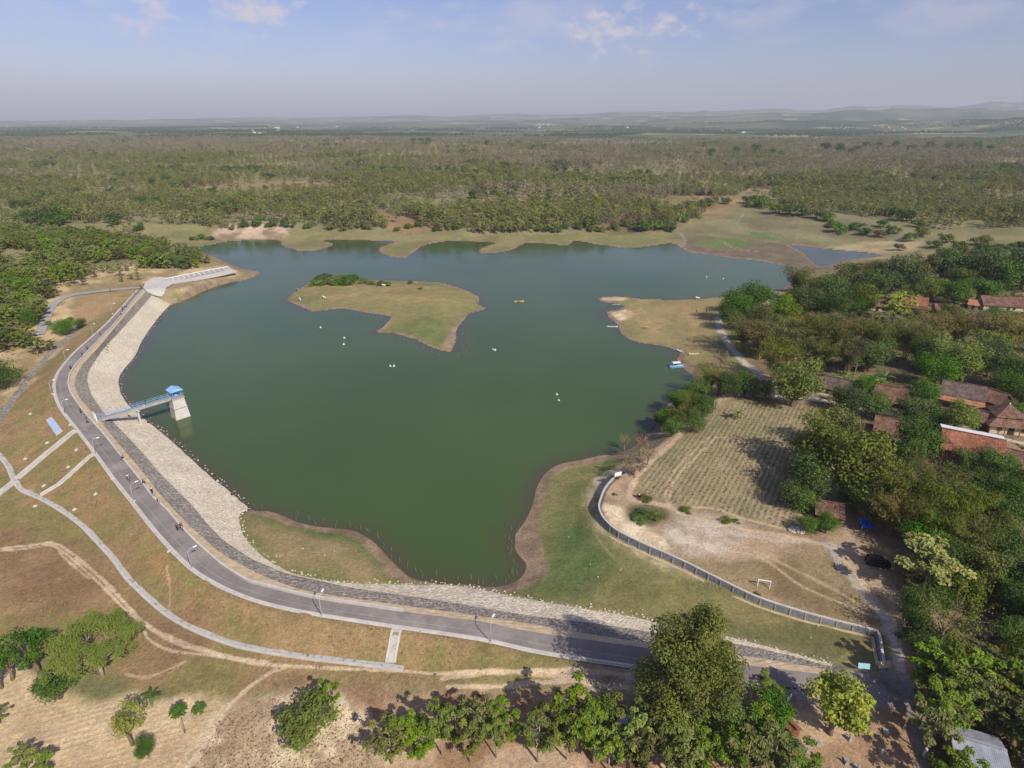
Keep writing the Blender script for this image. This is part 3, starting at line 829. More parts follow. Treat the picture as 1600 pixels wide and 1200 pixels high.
track([(452,1046),(420,1056),(385,1078),(355,1105),(335,1135),(310,1170),(280,1210),(262,1240)], 3.3, 0.6, lin(206,180,144))
track([(700,1072),(780,1072),(830,1070),(940,1078)], 4.7, 0.6, TR, 0.85)
track([(265,900),(268,930),(262,960)], 3.4, 0.35, TR, 0.4)
track([(690,1058),(760,1052),(830,1056),(930,1074),(1000,1085)], 4.9, 0.7, TR, 0.8)
# tracks by the wall and over the field
TY = lin(196, 170, 134)
track([(1075,660),(1050,690),(1015,722),(995,745),(984,770),(988,780),(1010,783),(1050,792),(1075,806),(1130,820),(1180,832),(1260,845),(1310,868),(1360,930),(1395,985),(1405,1050)], 4.8, 1.15, TY)
track([(1120,682),(1085,715),(1058,745),(1047,770),(1046,788)], 4.8, 0.6, TY, 0.8)
track([(1108,682),(1075,712),(1048,745),(1040,770),(1042,785)], 4.8, 0.5, TY, 0.6)
track([(1080,850),(1130,858),(1190,872),(1250,915),(1320,945),(1370,965)], 4.8, 0.55, TY, 0.85)
track([(1060,815),(1130,840),(1220,880),(1300,920),(1350,950)], 4.8, 0.6, TY, 0.6)
track([(1085,792),(1120,795),(1160,810),(1225,828)], 4.8, 0.7, lin(200,176,128), 0.7)
track([(1130,830),(1200,842),(1280,850),(1330,862)], 4.9, 1.2, lin(190,176,158), 0.6)
track([(1296,850),(1310,880),(1335,910),(1360,940),(1385,970),(1400,1010),(1408,1060)], 5.1, 1.3, lin(180,168,154), 0.85)
track([(1300,620),(1215,605),(1180,578),(1150,545),(1130,515),(1122,490)], 4.6, 2.4, lin(196,184,168), 0.95)
track([(1125,615),(1200,616),(1300,628),(1370,645),(1450,665),(1560,690),(1640,710)], 5.3, 1.8, lin(204,188,158), 0.95)
track([(1130,617),(1100,640),(1072,668)], 4.8, 2.2, lin(206,180,140), 0.9)
track([(1400,1050),(1425,1090),(1440,1150),(1445,1200)], 5.8, 2.0, lin(150,140,130), 0.7)
track([(910,770),(915,800),(935,850),(960,880)], 1.9, 0.5, lin(142,130,80), 0.7)
track([(905,735),(925,760),(930,790)], 1.6, 0.6, lin(142,130,80), 0.6)
# stream threads over the mud
for px in ([(1160,340),(1152,350),(1160,356),(1185,362),(1220,372)], [(1132,378),(1142,385),(1165,390),(1188,393)], [(1062,365),(1070,375),(1066,386)]):
    track(px, 0.6, 1.5, lin(146, 140, 128), 0.8)

TILE = None
gm = []
idx = np.arange(NR * NT_).reshape(NR, NT_)
quads = np.stack([idx[:-1, :-1], idx[:-1, 1:], idx[1:, 1:], idx[1:, :-1]], -1).reshape(-1, 4)
lum = (cov @ np.array([.3, .59, .11]))[:, None]; cov = (lum + .84 * (cov - lum)) * 1.07
cov4 = np.c_[np.clip(cov, 0, 1), np.ones(len(cov))]
me = mesh_np('ground', np.c_[GX, GY, GZ], quads, True, {'cover': ('FLOAT_COLOR', cov4)})
me.materials.append(M['ground'])
ground = tag(link(bpy.data.objects.new('ground', me)), kind='structure')

# nearest-grid height lookup for placing things
def gz(x, y):
    """ground level at a point, from the same grid"""
    t = x / max(y, 1e-3)
    j0 = int(min(max(np.searchsorted(ts, t) - 1, 0), NT_ - 2)); fj = min(max((t - ts[j0]) / (ts[j0 + 1] - ts[j0]), 0.0), 1.0)
    i = np.searchsorted(rowsY, y) - 1
    i = int(min(max(i, 0), NR - 2))
    fi = (y - rowsY[i]) / (rowsY[i + 1] - rowsY[i]); fi = min(max(fi, 0), 1)
    g = GZ2
    return float((g[i, j0] * (1 - fj) + g[i, j0 + 1] * fj) * (1 - fi) + (g[i + 1, j0] * (1 - fj) + g[i + 1, j0 + 1] * fj) * fi)
GZ2 = GZ.reshape(NR, NT_)
GBVH = TIN
def G(px, py, up=0.0):
    """ground point seen at a photo pixel (up: of something that stands this far above the ground)"""
    z = 4.0
    for _ in range(12):
        p = P(px, py, z + up)
        z = 0.5 * z + 0.5 * gz(p.x, p.y)
    p = P(px, py, z + up)
    return Vector((p.x, p.y, gz(p.x, p.y)))

# ------------------------------------------------------------------ water
wm = (sdw < 1.2) & (GY < 700)
wq = quads[wm[quads].all(1)]
used, inv = np.unique(wq.ravel(), return_inverse=True)
shal = np.clip(1 - (-sdw[used]) / (2.5 + 9.0 * n_b[used]), 0, 1) ** 1.7
shal = np.maximum(shal, (sd_pond[used] < 1.5) * .8)
wme = mesh_np('lake', np.c_[GX[used], GY[used], np.zeros(len(used))], inv.reshape(-1, 4), True, {'shallow': ('FLOAT', shal)})
wme.materials.append(M['water'])
tag(link(bpy.data.objects.new('lake_water', wme)), kind='structure')

# ------------------------------------------------------------------ dam: lofted sheets
def loft(name, a, b, across, along, m, lift=0.06, bump=0.0, kind='structure', drop=0.0):
    a, b = resample(a, along), resample(b, along)
    s = np.linspace(0, 1, across)
    g = a[:, None, :] * (1 - s)[None, :, None] + b[:, None, :] * s[None, :, None]
    g[..., 2] += lift
    if bump:
        e = np.sin(math.pi * np.clip(s * 6, 0, .5)) * np.sin(math.pi * np.clip((1 - s) * 6, 0, .5)) * 0.75 + 0.25
        g[..., 2] += (rng.random(g.shape[:2]) - 0.4) * bump * e[None, :]
        g[..., :2] += (rng.random(g.shape[:2] + (2,)) - 0.5) * bump * 1.1 * e[None, :, None]
        g[..., 2] += (fbm(g[..., 0] / 4, g[..., 1] / 4, 77, 3) - .5) * bump
    n = along * across
    ix = np.arange(n).reshape(along, across)
    q = np.stack([ix[:-1, :-1], ix[:-1, 1:], ix[1:, 1:], ix[1:, :-1]], -1).reshape(-1, 4)
    me = mesh_np(name, g.reshape(-1, 3), q, not bump)
    me.materials.append(m)
    # faces up
    if me.polygons[len(me.polygons) // 2].normal.z < 0:
        me.flip_normals()
    o = link(bpy.data.objects.new(name, me))
    return tag(o, kind=kind)
loft('road', L_outer, L_inner, 6, 360, M['asphalt'], 0.06)
loft('road_verge', L_inner, L_should, 5, 360, M['sand'], 0.05, 0.10)
loft('dark_stone_slope', L_should, L_mid, 16, 900, M['dark_stone'], 0.05, 0.24)
lowx = L_low.copy(); 
loft('pale_stone_slope', L_mid, lowx, 40, 1000, M['white_stone'], 0.05, 0.15)
lv = L_verge.copy(); lv[:, 2] = CR - 0.02
loft('road_shoulder', L_outer[:-14], offset(L_outer, OS * 0.8)[:-14], 3, 340, M['concrete'], 0.10)
c1 = L_outer * 0.66 + L_inner * 0.34; c2 = L_outer * 0.64 + L_inner * 0.36
loft('road_marking', c1[:330], c2[:330], 2, 330, M['line'], 0.07)

def sweep_box(name, line, w, h, m, base=0.0, parent=None):
    """a low wall along a line: flat top, straight sides"""
    line = np.asarray(line, dtype=float)
    a, b = offset(line, w / 2), offset(line, -w / 2)
    n = len(line)
    v = []
    for i in range(n):
        for q, dz in ((a, base), (a, base + h), (b, base + h), (b, base)):
            v.append((q[i, 0], q[i, 1], line[i, 2] + dz))
    f = []
    for i in range(n - 1):
        for k in range(3):
            f.append((i * 4 + k, i * 4 + k + 1, (i + 1) * 4 + k + 1, (i + 1) * 4 + k))
    f.append((0, 1, 2, 3)); f.append(tuple((n - 1) * 4 + k for k in (3, 2, 1, 0)))
    mb = MB(); mb.add(v, f)
    o = mb.obj(name, m, parent)
    bm = bmesh.new(); bm.from_mesh(o.data); bmesh.ops.recalc_face_normals(bm, faces=bm.faces[:]); bm.to_mesh(o.data); bm.free()
    return o
o = sweep_box('kerb', resample(L_inner[:255], 260), 0.35, 0.65, M['concrete'], -0.1)
tag(o, kind='structure')
o = sweep_box('kerb', resample(offset(L_outer, OS * 0.35)[:-16], 260), 0.3, 0.25, M['concrete'], 0.0)
tag(o, kind='structure')
# ------------------------------------------------------------------ plants: one model of each kind, then copies that share its meshes
M['leaf_teak'] = m_leaf('teak_leaf', [(0.07, 0.12, 0.014), (0.15, 0.23, 0.024), (0.23, 0.31, 0.035), (0.34, 0.34, 0.05)])
M['leaf_teak2'] = m_leaf('older_teak_leaf', [(0.06, 0.095, 0.012), (0.12, 0.175, 0.02), (0.19, 0.24, 0.03), (0.36, 0.28, 0.08)])
M['leaf_yellow'] = m_leaf('yellowing_leaf', [(0.11, 0.17, 0.02), (0.21, 0.27, 0.03), (0.30, 0.34, 0.04), (0.42, 0.38, 0.05)])
M['leaf_dark'] = m_leaf('dark_leaf', [(0.028, 0.058, 0.010), (0.055, 0.11, 0.015), (0.09, 0.155, 0.02), (0.14, 0.20, 0.03)], 0.2)
M['leaf_bright'] = m_leaf('bright_leaf', [(0.04, 0.09, 0.011), (0.08, 0.17, 0.016), (0.125, 0.23, 0.022), (0.18, 0.28, 0.035)], 0.25)
M['leaf_olive'] = m_leaf('olive_leaf', [(0.06, 0.082, 0.013), (0.115, 0.145, 0.020), (0.18, 0.20, 0.03), (0.26, 0.24, 0.05)])
M['leaf_bamboo'] = m_leaf('bamboo_leaf', [(0.055, 0.08, 0.010), (0.105, 0.135, 0.017), (0.17, 0.185, 0.026), (0.27, 0.23, 0.05)], 0.3)
M['leaf_bamboo_dry'] = m_leaf('dry_bamboo_leaf', [(0.10, 0.09, 0.02), (0.18, 0.15, 0.034), (0.26, 0.20, 0.055), (0.36, 0.26, 0.09)], 0.3)
M['leaf_dead'] = m_leaf('dead_leaf', [(0.15, 0.10, 0.05), (0.28, 0.20, 0.11), (0.40, 0.29, 0.16), (0.46, 0.34, 0.2)], 0.2)
M['leaf_banana'] = m_leaf('banana_leaf', [(0.08, 0.15, 0.025), (0.15, 0.25, 0.04), (0.22, 0.32, 0.07)], 0.35)
M['leaf_acacia'] = m_leaf('feathery_leaf', [(0.13, 0.19, 0.03), (0.22, 0.30, 0.045), (0.30, 0.37, 0.06), (0.38, 0.42, 0.09)], 0.4)
M['leaf_far'] = m_leaf('plantation_leaf', [(0.13, 0.16, 0.038), (0.21, 0.245, 0.052), (0.29, 0.31, 0.07), (0.37, 0.33, 0.12)], 0.3, 0.3)
M['leaf_far_green'] = m_leaf('grove_leaf', [(0.04, 0.085, 0.014), (0.08, 0.14, 0.02), (0.12, 0.19, 0.03)], 0.2, 0.25)
M['leaf_bare'] = m_leaf('bare_crown_twig', [(0.21, 0.185, 0.10), (0.31, 0.27, 0.15), (0.40, 0.35, 0.20)], 0.15, 0.3)
M['culm'] = plain('bamboo_cane', lin(150, 140, 84), 0.6, 0.3)

def leaf_quads(pos, nor, size, asp=0.55, droop=0.15, r=None, tang=None):
    n = len(pos)
    r = r if r is not None else rng
    nor = nor / (np.linalg.norm(nor, axis=1, keepdims=True) + 1e-9)
    a = r.normal(size=(n, 3)) if tang is None else tang + r.normal(size=(n, 3)) * 0.35
    a = a - nor * (a * nor).sum(1, keepdims=True)
    a /= np.linalg.norm(a, axis=1, keepdims=True) + 1e-9
    b = np.cross(nor, a)
    s = np.asarray(size).reshape(-1, 1) * 0.5
    v = np.stack([pos - a * s - nor * s * droop, pos + b * s * asp + nor * s * droop * .5, pos + a * s - nor * s * droop, pos - b * s * asp + nor * s * droop * .5], 1)
    q = np.arange(n * 4).reshape(n, 4)
    return v.reshape(-1, 3), q
def crown_mesh(name, pos, nor, size, mat, asp=0.55, droop=0.15, rnd=None, tang=None):
    v, q = leaf_quads(pos, nor, size, asp, droop, tang=tang)
    rnd = rng.random(len(pos)) if rnd is None else rnd
    me = mesh_np(name, v, q, False, {'rnd': ('FLOAT', np.repeat(np.clip(rnd, 0, 1), 4))})
    me.materials.append(mat)
    return me
def unit(n):
    a = rng.normal(size=(n, 3)); return a / np.linalg.norm(a, axis=1, keepdims=True)
def limb(mb, a, b, r0, r1, bend=0.12, n=4, sides=5):
    a, b = Vector(a), Vector(b)
    L = (b - a).length
    off = Vector(rng.normal(size=3)) * L * bend
    pts = []
    for i in range(n + 1):
        t = i / n
        pts.append(a.lerp(b, t) + off * math.sin(math.pi * t) * 0.6)
    mb.tube(pts, [r0 + (r1 - r0) * i / n for i in range(n + 1)], sides)

PROTO = {}
def broad(name, h, w, nclump, nleaf, lsize, mat, cone=0.0, base=0.12, bark='bark', asp=0.6, flat=1.0, clump=0.23, hole=0.0, wood=True):
    """round-headed tree: trunk, limbs to every clump of leaves"""
    mb = MB()
    c = []
    while len(c) < nclump:
        p = unit(1)[0] * (rng.random() ** 0.45)
        if p[2] < -0.92: continue
        kx = .80 * (1 - cone * (p[2] * .5 + .15))
        q = np.array([p[0] * w / 2 * kx, p[1] * w / 2 * kx, h * (base + (1 - base) * 0.5) + p[2] * h * (1 - base) * 0.42 * flat])
        c.append(q)
    c = np.array(c)
    mb.tube([(0, 0, -0.4), (0.03 * w, 0, h * base * 0.5), (0, 0.03 * w, h * base), (0.02 * w, 0, h * 0.55)], [w * 0.045 + 0.05, w * 0.036 + .04, w * 0.03 + .03, w * 0.012], 7)
    for q in c[:min(nclump, 26)]:
        limb(mb, (0, 0.02 * w, h * base * (0.7 + 0.6 * rng.random())), q, w * 0.016 + .02, 0.02, sides=4)
    rad = w * clump * (0.6 + 0.7 * rng.random(nclump))
    k = rng.choice(nclump, nleaf, p=rad ** 2 / (rad ** 2).sum())
    d = unit(nleaf)
    rr = rng.random(nleaf) ** 0.35
    pos = c[k] + d * (rad[k] * rr)[:, None] * np.array([1, 1, 0.78])
    pos += rng.normal(size=pos.shape) * lsize * 0.3
    nor = d * 0.8 + np.array([0, 0, 0.6]) + rng.normal(size=pos.shape) * 0.45
    tint = rng.random(nclump)
    cr = crown_mesh(name + '_crown', pos, nor, lsize * (0.6 + 0.8 * rng.random(nleaf)), mat, asp, 0.18, rnd=0.55 * rng.random(nleaf) + 0.45 * tint[k])
    return dict(trunk=mb.data(name + '_trunk', M[bark], True), crown=cr, h=h, w=w)
def teak(name, h, w, nwh, per, lsize, mat, bark='bark_pale', sparse=1.0, t0=0.33):
    """young teak: a straight pole, short limbs, rosettes of large drooping leaves"""
    mb = MB()
    top = np.array([rng.normal() * 0.05 * h, rng.normal() * 0.05 * h, h * 0.93])
    mb.tube([(0, 0, -0.3), tuple(top * 0.3 + [0.02 * h, 0, 0]), tuple(top * 0.65), tuple(top)], [0.13 + h * .006, 0.11 + h * .004, 0.08, 0.03], 6)
    C, S = [], []
    for i in range(nwh):
        t = t0 + (0.98 - t0) * (i + rng.random() * .5) / nwh
        a = i * 2.4 + rng.random()
        reach = w / 2 * (0.35 + 0.75 * math.sin(math.pi * min(1, max(0.08, (1.05 - t) / (1.08 - t0))))) * (0.6 + 0.6 * rng.random())
        e = top * t + np.array([math.cos(a) * reach, math.sin(a) * reach, h * 0.05 + reach * 0.35])
        limb(mb, top * t, e, 0.05, 0.02, sides=4)
        C.append(e); S.append(1.0)
        if reach > w * 0.25:
            C.append(top * t * 0.5 + e * 0.5 + rng.normal(size=3) * 0.25); S.append(0.8)
    C.append(top + [0, 0, h * 0.03]); S.append(1.2)
    C = np.array(C); S = np.array(S)
    n = int(len(C) * per * sparse)
    k = rng.integers(0, len(C), n)
    d = unit(n); d[:, 2] = np.abs(d[:, 2]) * 0.9 - 0.25
    r = (0.25 + 0.75 * rng.random(n)) * w * 0.17 * S[k]
    pos = C[k] + d * r[:, None]
    nor = np.array([0, 0, 1.0]) + d * 0.9 + rng.normal(size=d.shape) * 0.3
    tint = rng.random(len(C))
    cr = crown_mesh(name + '_crown', pos, nor, lsize * (0.6 + 0.7 * rng.random(n)), mat, 0.62, 0.22, rnd=0.6 * rng.random(n) + 0.4 * tint[k], tang=d)
    return dict(trunk=mb.data(name + '_trunk', M[bark], True), crown=cr, h=h, w=w)
def bamboo(name, h, w, nc, nl, mat):
    mb = MB(); P_, N_, T_ = [], [], []
    per = nl // nc
    for i in range(nc):
        a = rng.random() * 6.283; out = (0.25 + 0.75 * rng.random()) * w / 2
        b = np.array([math.cos(a), math.sin(a), 0]) * w * 0.07 * rng.random()
        hh = h * (0.7 + 0.35 * rng.random())
        pts = []
        for j in range(9):
            t = j / 8
            z = hh * (1.18 * t - 0.30 * t ** 3.2)
            rr = out * t ** 2.3
            pts.append(b + np.array([math.cos(a) * rr, math.sin(a) * rr, z - .2]))
        if i % 2 == 0: mb.tube([tuple(p) for p in pts], [0.07 - 0.055 * j / 8 for j in range(9)], 4, False)
        pts = np.array(pts)
        t = 0.32 + 0.68 * rng.random(per) ** 0.75
        q = np.stack([np.interp(t * 8, range(9), pts[:, k]) for k in range(3)], 1)
        off = rng.normal(size=(per, 3)) * np.array([0.55, 0.55, 0.4]) * w * 0.085
        P_.append(q + off); N_.append(np.array([0, 0, 0.8]) + off / (w * .09) * 0.6 + rng.normal(size=(per, 3)) * .4)
        T_.append(np.array([math.cos(a), math.sin(a), -0.8])[None, :] + off * .4)
    P_, N_, T_ = np.concatenate(P_), np.concatenate(N_), np.concatenate(T_)
    cl = fbm(P_[:, 0] / 1.5, P_[:, 2] / 1.5, 5, 2)
    cr = crown_mesh(name + '_crown', P_, N_, 0.62 * (0.6 + .8 * rng.random(len(P_))), mat, 0.24, 0.3, rnd=0.6 * rng.random(len(P_)) + .4 * cl, tang=T_)
    return dict(trunk=mb.data(name + '_canes', M['culm'], True), crown=cr, h=h, w=w, tname='canes')
def shrub(name, h, w, nclump, nleaf, lsize, mat):
    c = np.stack([rng.normal(size=nclump) * w * .2, rng.normal(size=nclump) * w * .2, h * (0.08 + .55 * rng.random(nclump))], 1)
    mb = MB()
    for q in c: limb(mb, (0, 0, -.15), q, 0.05, 0.015, sides=4)
    k = rng.integers(0, nclump, nleaf); d = unit(nleaf); d[:, 2] = np.abs(d[:, 2]) * 1.1 - .25
    pos = c[k] + d * (rng.random(nleaf) ** .5 * w * .26)[:, None] * np.array([1, 1, h / w * 1.1])
    pos[:, 2] = np.abs(pos[:, 2])
    cr = crown_mesh(name + '_crown', pos, d + [0, 0, .6], lsize * (.6 + .8 * rng.random(nleaf)), mat, .6, .15, rnd=.6 * rng.random(nleaf) + .4 * rng.random(nclump)[k])
    return dict(trunk=mb.data(name + '_stems', M['bark'], True), crown=cr, h=h, w=w, tname='stems')
def banana(name, h, nl):
    mb = MB(); mb.tube([(0, 0, -.2), (0.05, 0, h * .25), (0, .03, h * .5)], [.16, .13, .09], 7)
    vs, qs, rn = [], [], []
    for i in range(nl):
        a = i * 2.4 + rng.random() * .6; L = h * (.55 + .25 * rng.random()); up = .9 - .75 * i / nl
        st = np.array([0, 0, h * .48]); seg = 7
        ca, sa = math.cos(a), math.sin(a)
        base = len(vs)
        tint = rng.random()
        for j in range(seg + 1):
            t = j / seg
            p = st + np.array([ca, sa, 0]) * L * (t * (1 - up * .45)) + np.array([0, 0, L * (up * 1.1 * t - (.45 + .35 * (1 - up)) * t * t)])
            wd = .36 * math.sin(math.pi * min(1, .08 + t * .92)) ** .6 * h / 4.5
            sid = np.array([-sa, ca, 0])
            vs += [p + sid * wd - [0, 0, wd * .3], p, p - sid * wd - [0, 0, wd * .3]]; rn += [tint] * 3
        for j in range(seg):
            o = base + j * 3
            qs += [(o, o + 1, o + 4, o + 3), (o + 1, o + 2, o + 5, o + 4)]
    me = mesh_np(name + '_leaves', vs, qs, True, {'rnd': ('FLOAT', rn)})
    me.materials.append(M['leaf_banana'])
    return dict(trunk=mb.data(name + '_stem', M['culm'], True), crown=me, h=h, w=h * .9, tname='stem', cname='leaves')
def acacia(name, h, w):
    mb = MB(); mb.tube([(0, 0, -.3), (.1, .05, h * .16), (.2, 0, h * .26)], [.42, .33, .28], 8)
    T = []
    for i in range(10):
        a = i * 2.399; r1 = w * .22 * (.6 + .5 * rng.random()); m1 = np.array([math.cos(a) * r1, math.sin(a) * r1, h * (.40 + .14 * rng.random())])
        limb(mb, (.2, 0, h * .24), m1, .18, .09, .06, 5, 6)
        for j in range(7):
            b = a + (rng.random() - .5) * 1.6; r2 = w * (.16 + .33 * rng.random())
            e = np.array([math.cos(b) * r2, math.sin(b) * r2, h * (.95 - .30 * (r2 / (w * .5)) ** 2) * (.86 + .14 * rng.random())])
            limb(mb, m1, e, .07, .02, .06, 4, 4); T.append(e); T.append(e * .7 + m1 * .3 + [0, 0, h * .03])
    for i in range(40):
        a = rng.random() * 6.28; r = w * .5 * math.sqrt(rng.random()) * .9; T.append(np.array([math.cos(a) * r, math.sin(a) * r, h * (.94 - .30 * (r / (w * .5)) ** 2) * (.9 + .1 * rng.random())]))
    T = np.array(T)[rng.random(len(T)) < .72]; T = T + rng.normal(size=T.shape) * .35; n = 16000
    k = rng.integers(0, len(T), n); d = unit(n); tint = rng.random(len(T))
    pos = T[k] + d * (rng.random(n) ** .4)[:, None] * np.array([w * .066, w * .066, h * .085]) * (.6 + .8 * tint[k])[:, None]
    cr = crown_mesh(name + '_crown', pos, d * .7 + np.array([.25, -.4, .8]), .30 * (.6 + .8 * rng.random(n)), M['leaf_acacia'], .42, .2, rnd=.6 * rng.random(n) + .4 * tint[k])
    return dict(trunk=mb.data(name + '_trunk', M['bark_pale'], True), crown=cr, h=h, w=w)
def dry(name, h, w, nleaf, mat, bark='bark_dry'):
    mb = MB(); mb.tube([(0, 0, -.3), (.1, 0, h * .2), (.05, .1, h * .4)], [.3, .24, .18], 7)
    tips = []
    for i in range(11):
        a = i * 2.399; r1 = w * .26 * (.4 + .7 * rng.random()); m1 = np.array([math.cos(a) * r1, math.sin(a) * r1, h * (.5 + .25 * rng.random())])
        limb(mb, (.05, .05, h * (.25 + .15 * rng.random())), m1, .12, .06, .1, 4, 5)
        for j in range(5):
            b = a + (rng.random() - .5) * 2; r2 = w * (.22 + .28 * rng.random()); e = np.array([math.cos(b) * r2, math.sin(b) * r2, h * (.6 + .4 * rng.random())])
            limb(mb, m1, e, .045, .012, .12, 4, 4); tips.append(e); tips.append(.5 * (e + m1))
    T = np.array(tips); k = rng.integers(0, len(T), nleaf); d = unit(nleaf)
    pos = T[k] + d * (rng.random(nleaf) ** .6)[:, None] * w * .085
    cr = crown_mesh(name + '_crown', pos, d * .6 + [0, 0, .8], .3 * (.6 + .8 * rng.random(nleaf)), mat, .55, .2)
    return dict(trunk=mb.data(name + '_trunk', M[bark], True), crown=cr, h=h, w=w)
def papaya(name, h, nl=11, mat='leaf_dark', L=1.2):
    mb = MB(); mb.tube([(0, 0, -.2), (.1, 0, h * .4), (-.05, 0, h * .75), (0, .1, h)], [.14, .11, .09, .07], 6)
    pos, nor, tg = [], [], []
    for i in range(nl):
        a = i * 2.4; e = rng.random()
        for t in np.linspace(.25, 1, 16):
            for s in (-1, 1):
                z = h + L * (.55 * e + .1) * t - L * .7 * t * t * (1 - .4 * e)
                pos.append((math.cos(a) * L * t - s * math.sin(a) * L * .13, math.sin(a) * L * t + s * math.cos(a) * L * .13, z)); nor.append((0, 0, 1)); tg.append((-s * math.sin(a) + math.cos(a) * .7, s * math.cos(a) + math.sin(a) * .7, -.3))
    pos, nor, tg = map(np.array, (pos, nor, tg))
    cr = crown_mesh(name + '_leaves', pos, nor, np.full(len(pos), .42 * L), M[mat], .3, .25, tang=tg)
    return dict(trunk=mb.data(name + '_trunk', M['bark_pale'], True), crown=cr, h=h + L * .4, w=2 * L, cname='leaves')

PROTO['teak'] = [teak('teak', 9, 4.6, 13, 80, .48, M['leaf_teak']), teak('teak', 8, 5.2, 12, 86, .46, M['leaf_teak2']), teak('teak', 10, 5.0, 16, 72, .48, M['leaf_teak']), teak('teak', 7, 4.2, 10, 78, .45, M['leaf_teak2'])]
PROTO['bushy'] = [teak('teak', 7, 5.6, 17, 44, .62, M['leaf_teak'], t0=.08), teak('teak', 7, 5.2, 16, 44, .62, M['leaf_teak'], t0=.10), teak('teak', 7, 5.8, 17, 38, .6, M['leaf_olive'], t0=.08), teak('teak', 7, 5.6, 16, 42, .64, M['leaf_yellow'], t0=.1)]
PROTO['teak_olive'] = [teak('teak', 9, 5.2, 13, 46, .6, M['leaf_olive']), teak('teak', 9, 4.6, 15, 36, .55, M['leaf_olive'])]
PROTO['teak_yellow'] = [broad('teak', 9, 9, 22, 2600, .58, M['leaf_yellow'], base=.25, clump=.16), teak('teak', 8, 6, 14, 66, .6, M['leaf_yellow']), broad('teak', 9, 8, 18, 1500, .46, M['leaf_yellow'], base=.26, clump=.14)]
PROTO['broad'] = [broad('broad', 10, 10, 30, 5200, .42, M['leaf_dark']), broad('broad', 11, 9, 26, 4800, .42, M['leaf_dark']), broad('broad', 9, 11, 34, 5600, .42, M['leaf_dark'])]
PROTO['bright'] = [broad('bright', 10, 10, 28, 5200, .42, M['leaf_bright']), broad('bright', 9, 10, 30, 4600, .46, M['leaf_bright'], clump=.2)]
PROTO['olive'] = [broad('olive', 11, 11, 34, 5000, .46, M['leaf_olive'], clump=.18), broad('olive', 10, 10, 26, 4200, .48, M['leaf_olive'], clump=.17), broad('olive', 12, 12, 40, 5200, .48, M['leaf_teak'], clump=.16)]
PROTO['bamboo'] = [bamboo('bamboo', 12, 12, 46, 6000, M['leaf_bamboo']), bamboo('bamboo', 12, 13, 52, 6400, M['leaf_bamboo']), bamboo('bamboo', 11, 12, 44, 5600, M['leaf_bamboo'])]
PROTO['bamboo_dry'] = [bamboo('bamboo', 12, 12, 46, 5600, M['leaf_bamboo_dry']), bamboo('bamboo', 11, 12, 42, 5200, M['leaf_bamboo_dry'])]
PROTO['shrub'] = [shrub('shrub', 2.2, 4, 9, 900, .32, M['leaf_bright']), shrub('shrub', 2.6, 4, 10, 1000, .32, M['leaf_dark']), shrub('shrub', 2, 4.4, 10, 900, .32, M['leaf_olive'])]
PROTO['banana'] = [banana('banana', 4.6, 9), banana('banana', 5.0, 10), banana('banana', 4.2, 8)]
PROTO['acacia'] = [acacia('acacia', 9.5, 15.5)]
PROTO['giant'] = [broad('giant', 23, 17.5, 120, 34000, .40, M['leaf_olive'], base=.05, clump=.105, asp=.5, cone=.75)]
PROTO['open'] = [broad('open', 9, 7, 15, 1900, .46, M['leaf_bright'], base=.30, clump=.17), broad('open', 9, 8, 17, 2100, .46, M['leaf_dark'], base=.28, clump=.16), broad('open', 8, 8, 20, 2600, .46, M['leaf_teak'], base=.2, clump=.15)]
PROTO['sparse'] = [dry('sparse', 10, 12, 1500, M['leaf_olive'])]
PROTO['dead'] = [dry('dead', 7, 7, 1400, M['leaf_dead']), dry('dead', 7, 7, 500, M['leaf_dead'])]
PROTO['papaya'] = [papaya('papaya', 6.5), papaya('papaya', 3.2, 10, 'leaf_bright', 1.6)]
PROTO['far_teak'] = [teak('far_teak', 9, 5.0, 9, 34, .80, M['leaf_far']), teak('far_teak', 10, 4.6, 10, 28, .80, M['leaf_far']), teak('far_teak', 8, 5.2, 8, 36, .85, M['leaf_far'])]

CAT = {'open': ('field_tree', 'tree'), 'bushy': ('teak_tree', 'tree'), 'teak': ('teak_tree', 'tree'), 'teak_olive': ('teak_tree', 'tree'), 'teak_yellow': ('yellowing_tree', 'tree'), 'broad': ('mango_tree', 'tree'), 'bright': ('leafy_tree', 'tree'), 'olive': ('village_tree', 'tree'),
       'bamboo': ('bamboo_clump', 'bamboo'), 'bamboo_dry': ('bamboo_clump', 'bamboo'), 'shrub': ('shrub', 'shrub'), 'banana': ('banana_plant', 'banana plant'), 'acacia': ('spreading_tree', 'tree'), 'giant': ('giant_tree', 'tree'),
       'sparse': ('sparse_tree', 'tree'), 'dead': ('dry_tree', 'tree'), 'papaya': ('papaya_tree', 'tree'), 'far_teak': ('teak_tree', 'tree')}
ADJ = {'teak': 'young green teak tree', 'teak_olive': 'thin olive teak tree', 'teak_yellow': 'yellowing leafy tree', 'broad': 'dense dark green tree', 'bright': 'round bright green tree', 'olive': 'loose olive green tree',
       'bamboo': 'olive bamboo clump', 'bamboo_dry': 'dry golden brown bamboo clump', 'shrub': 'low bushy shrub', 'banana': 'banana plant', 'dead': 'dry brown-leaved tree', 'papaya': 'slim papaya tree', 'sparse': 'thin-leaved tree', 'far_teak': 'low olive teak tree'}
AUTO = []                                  # plants whose label is worked out from the landmarks around them
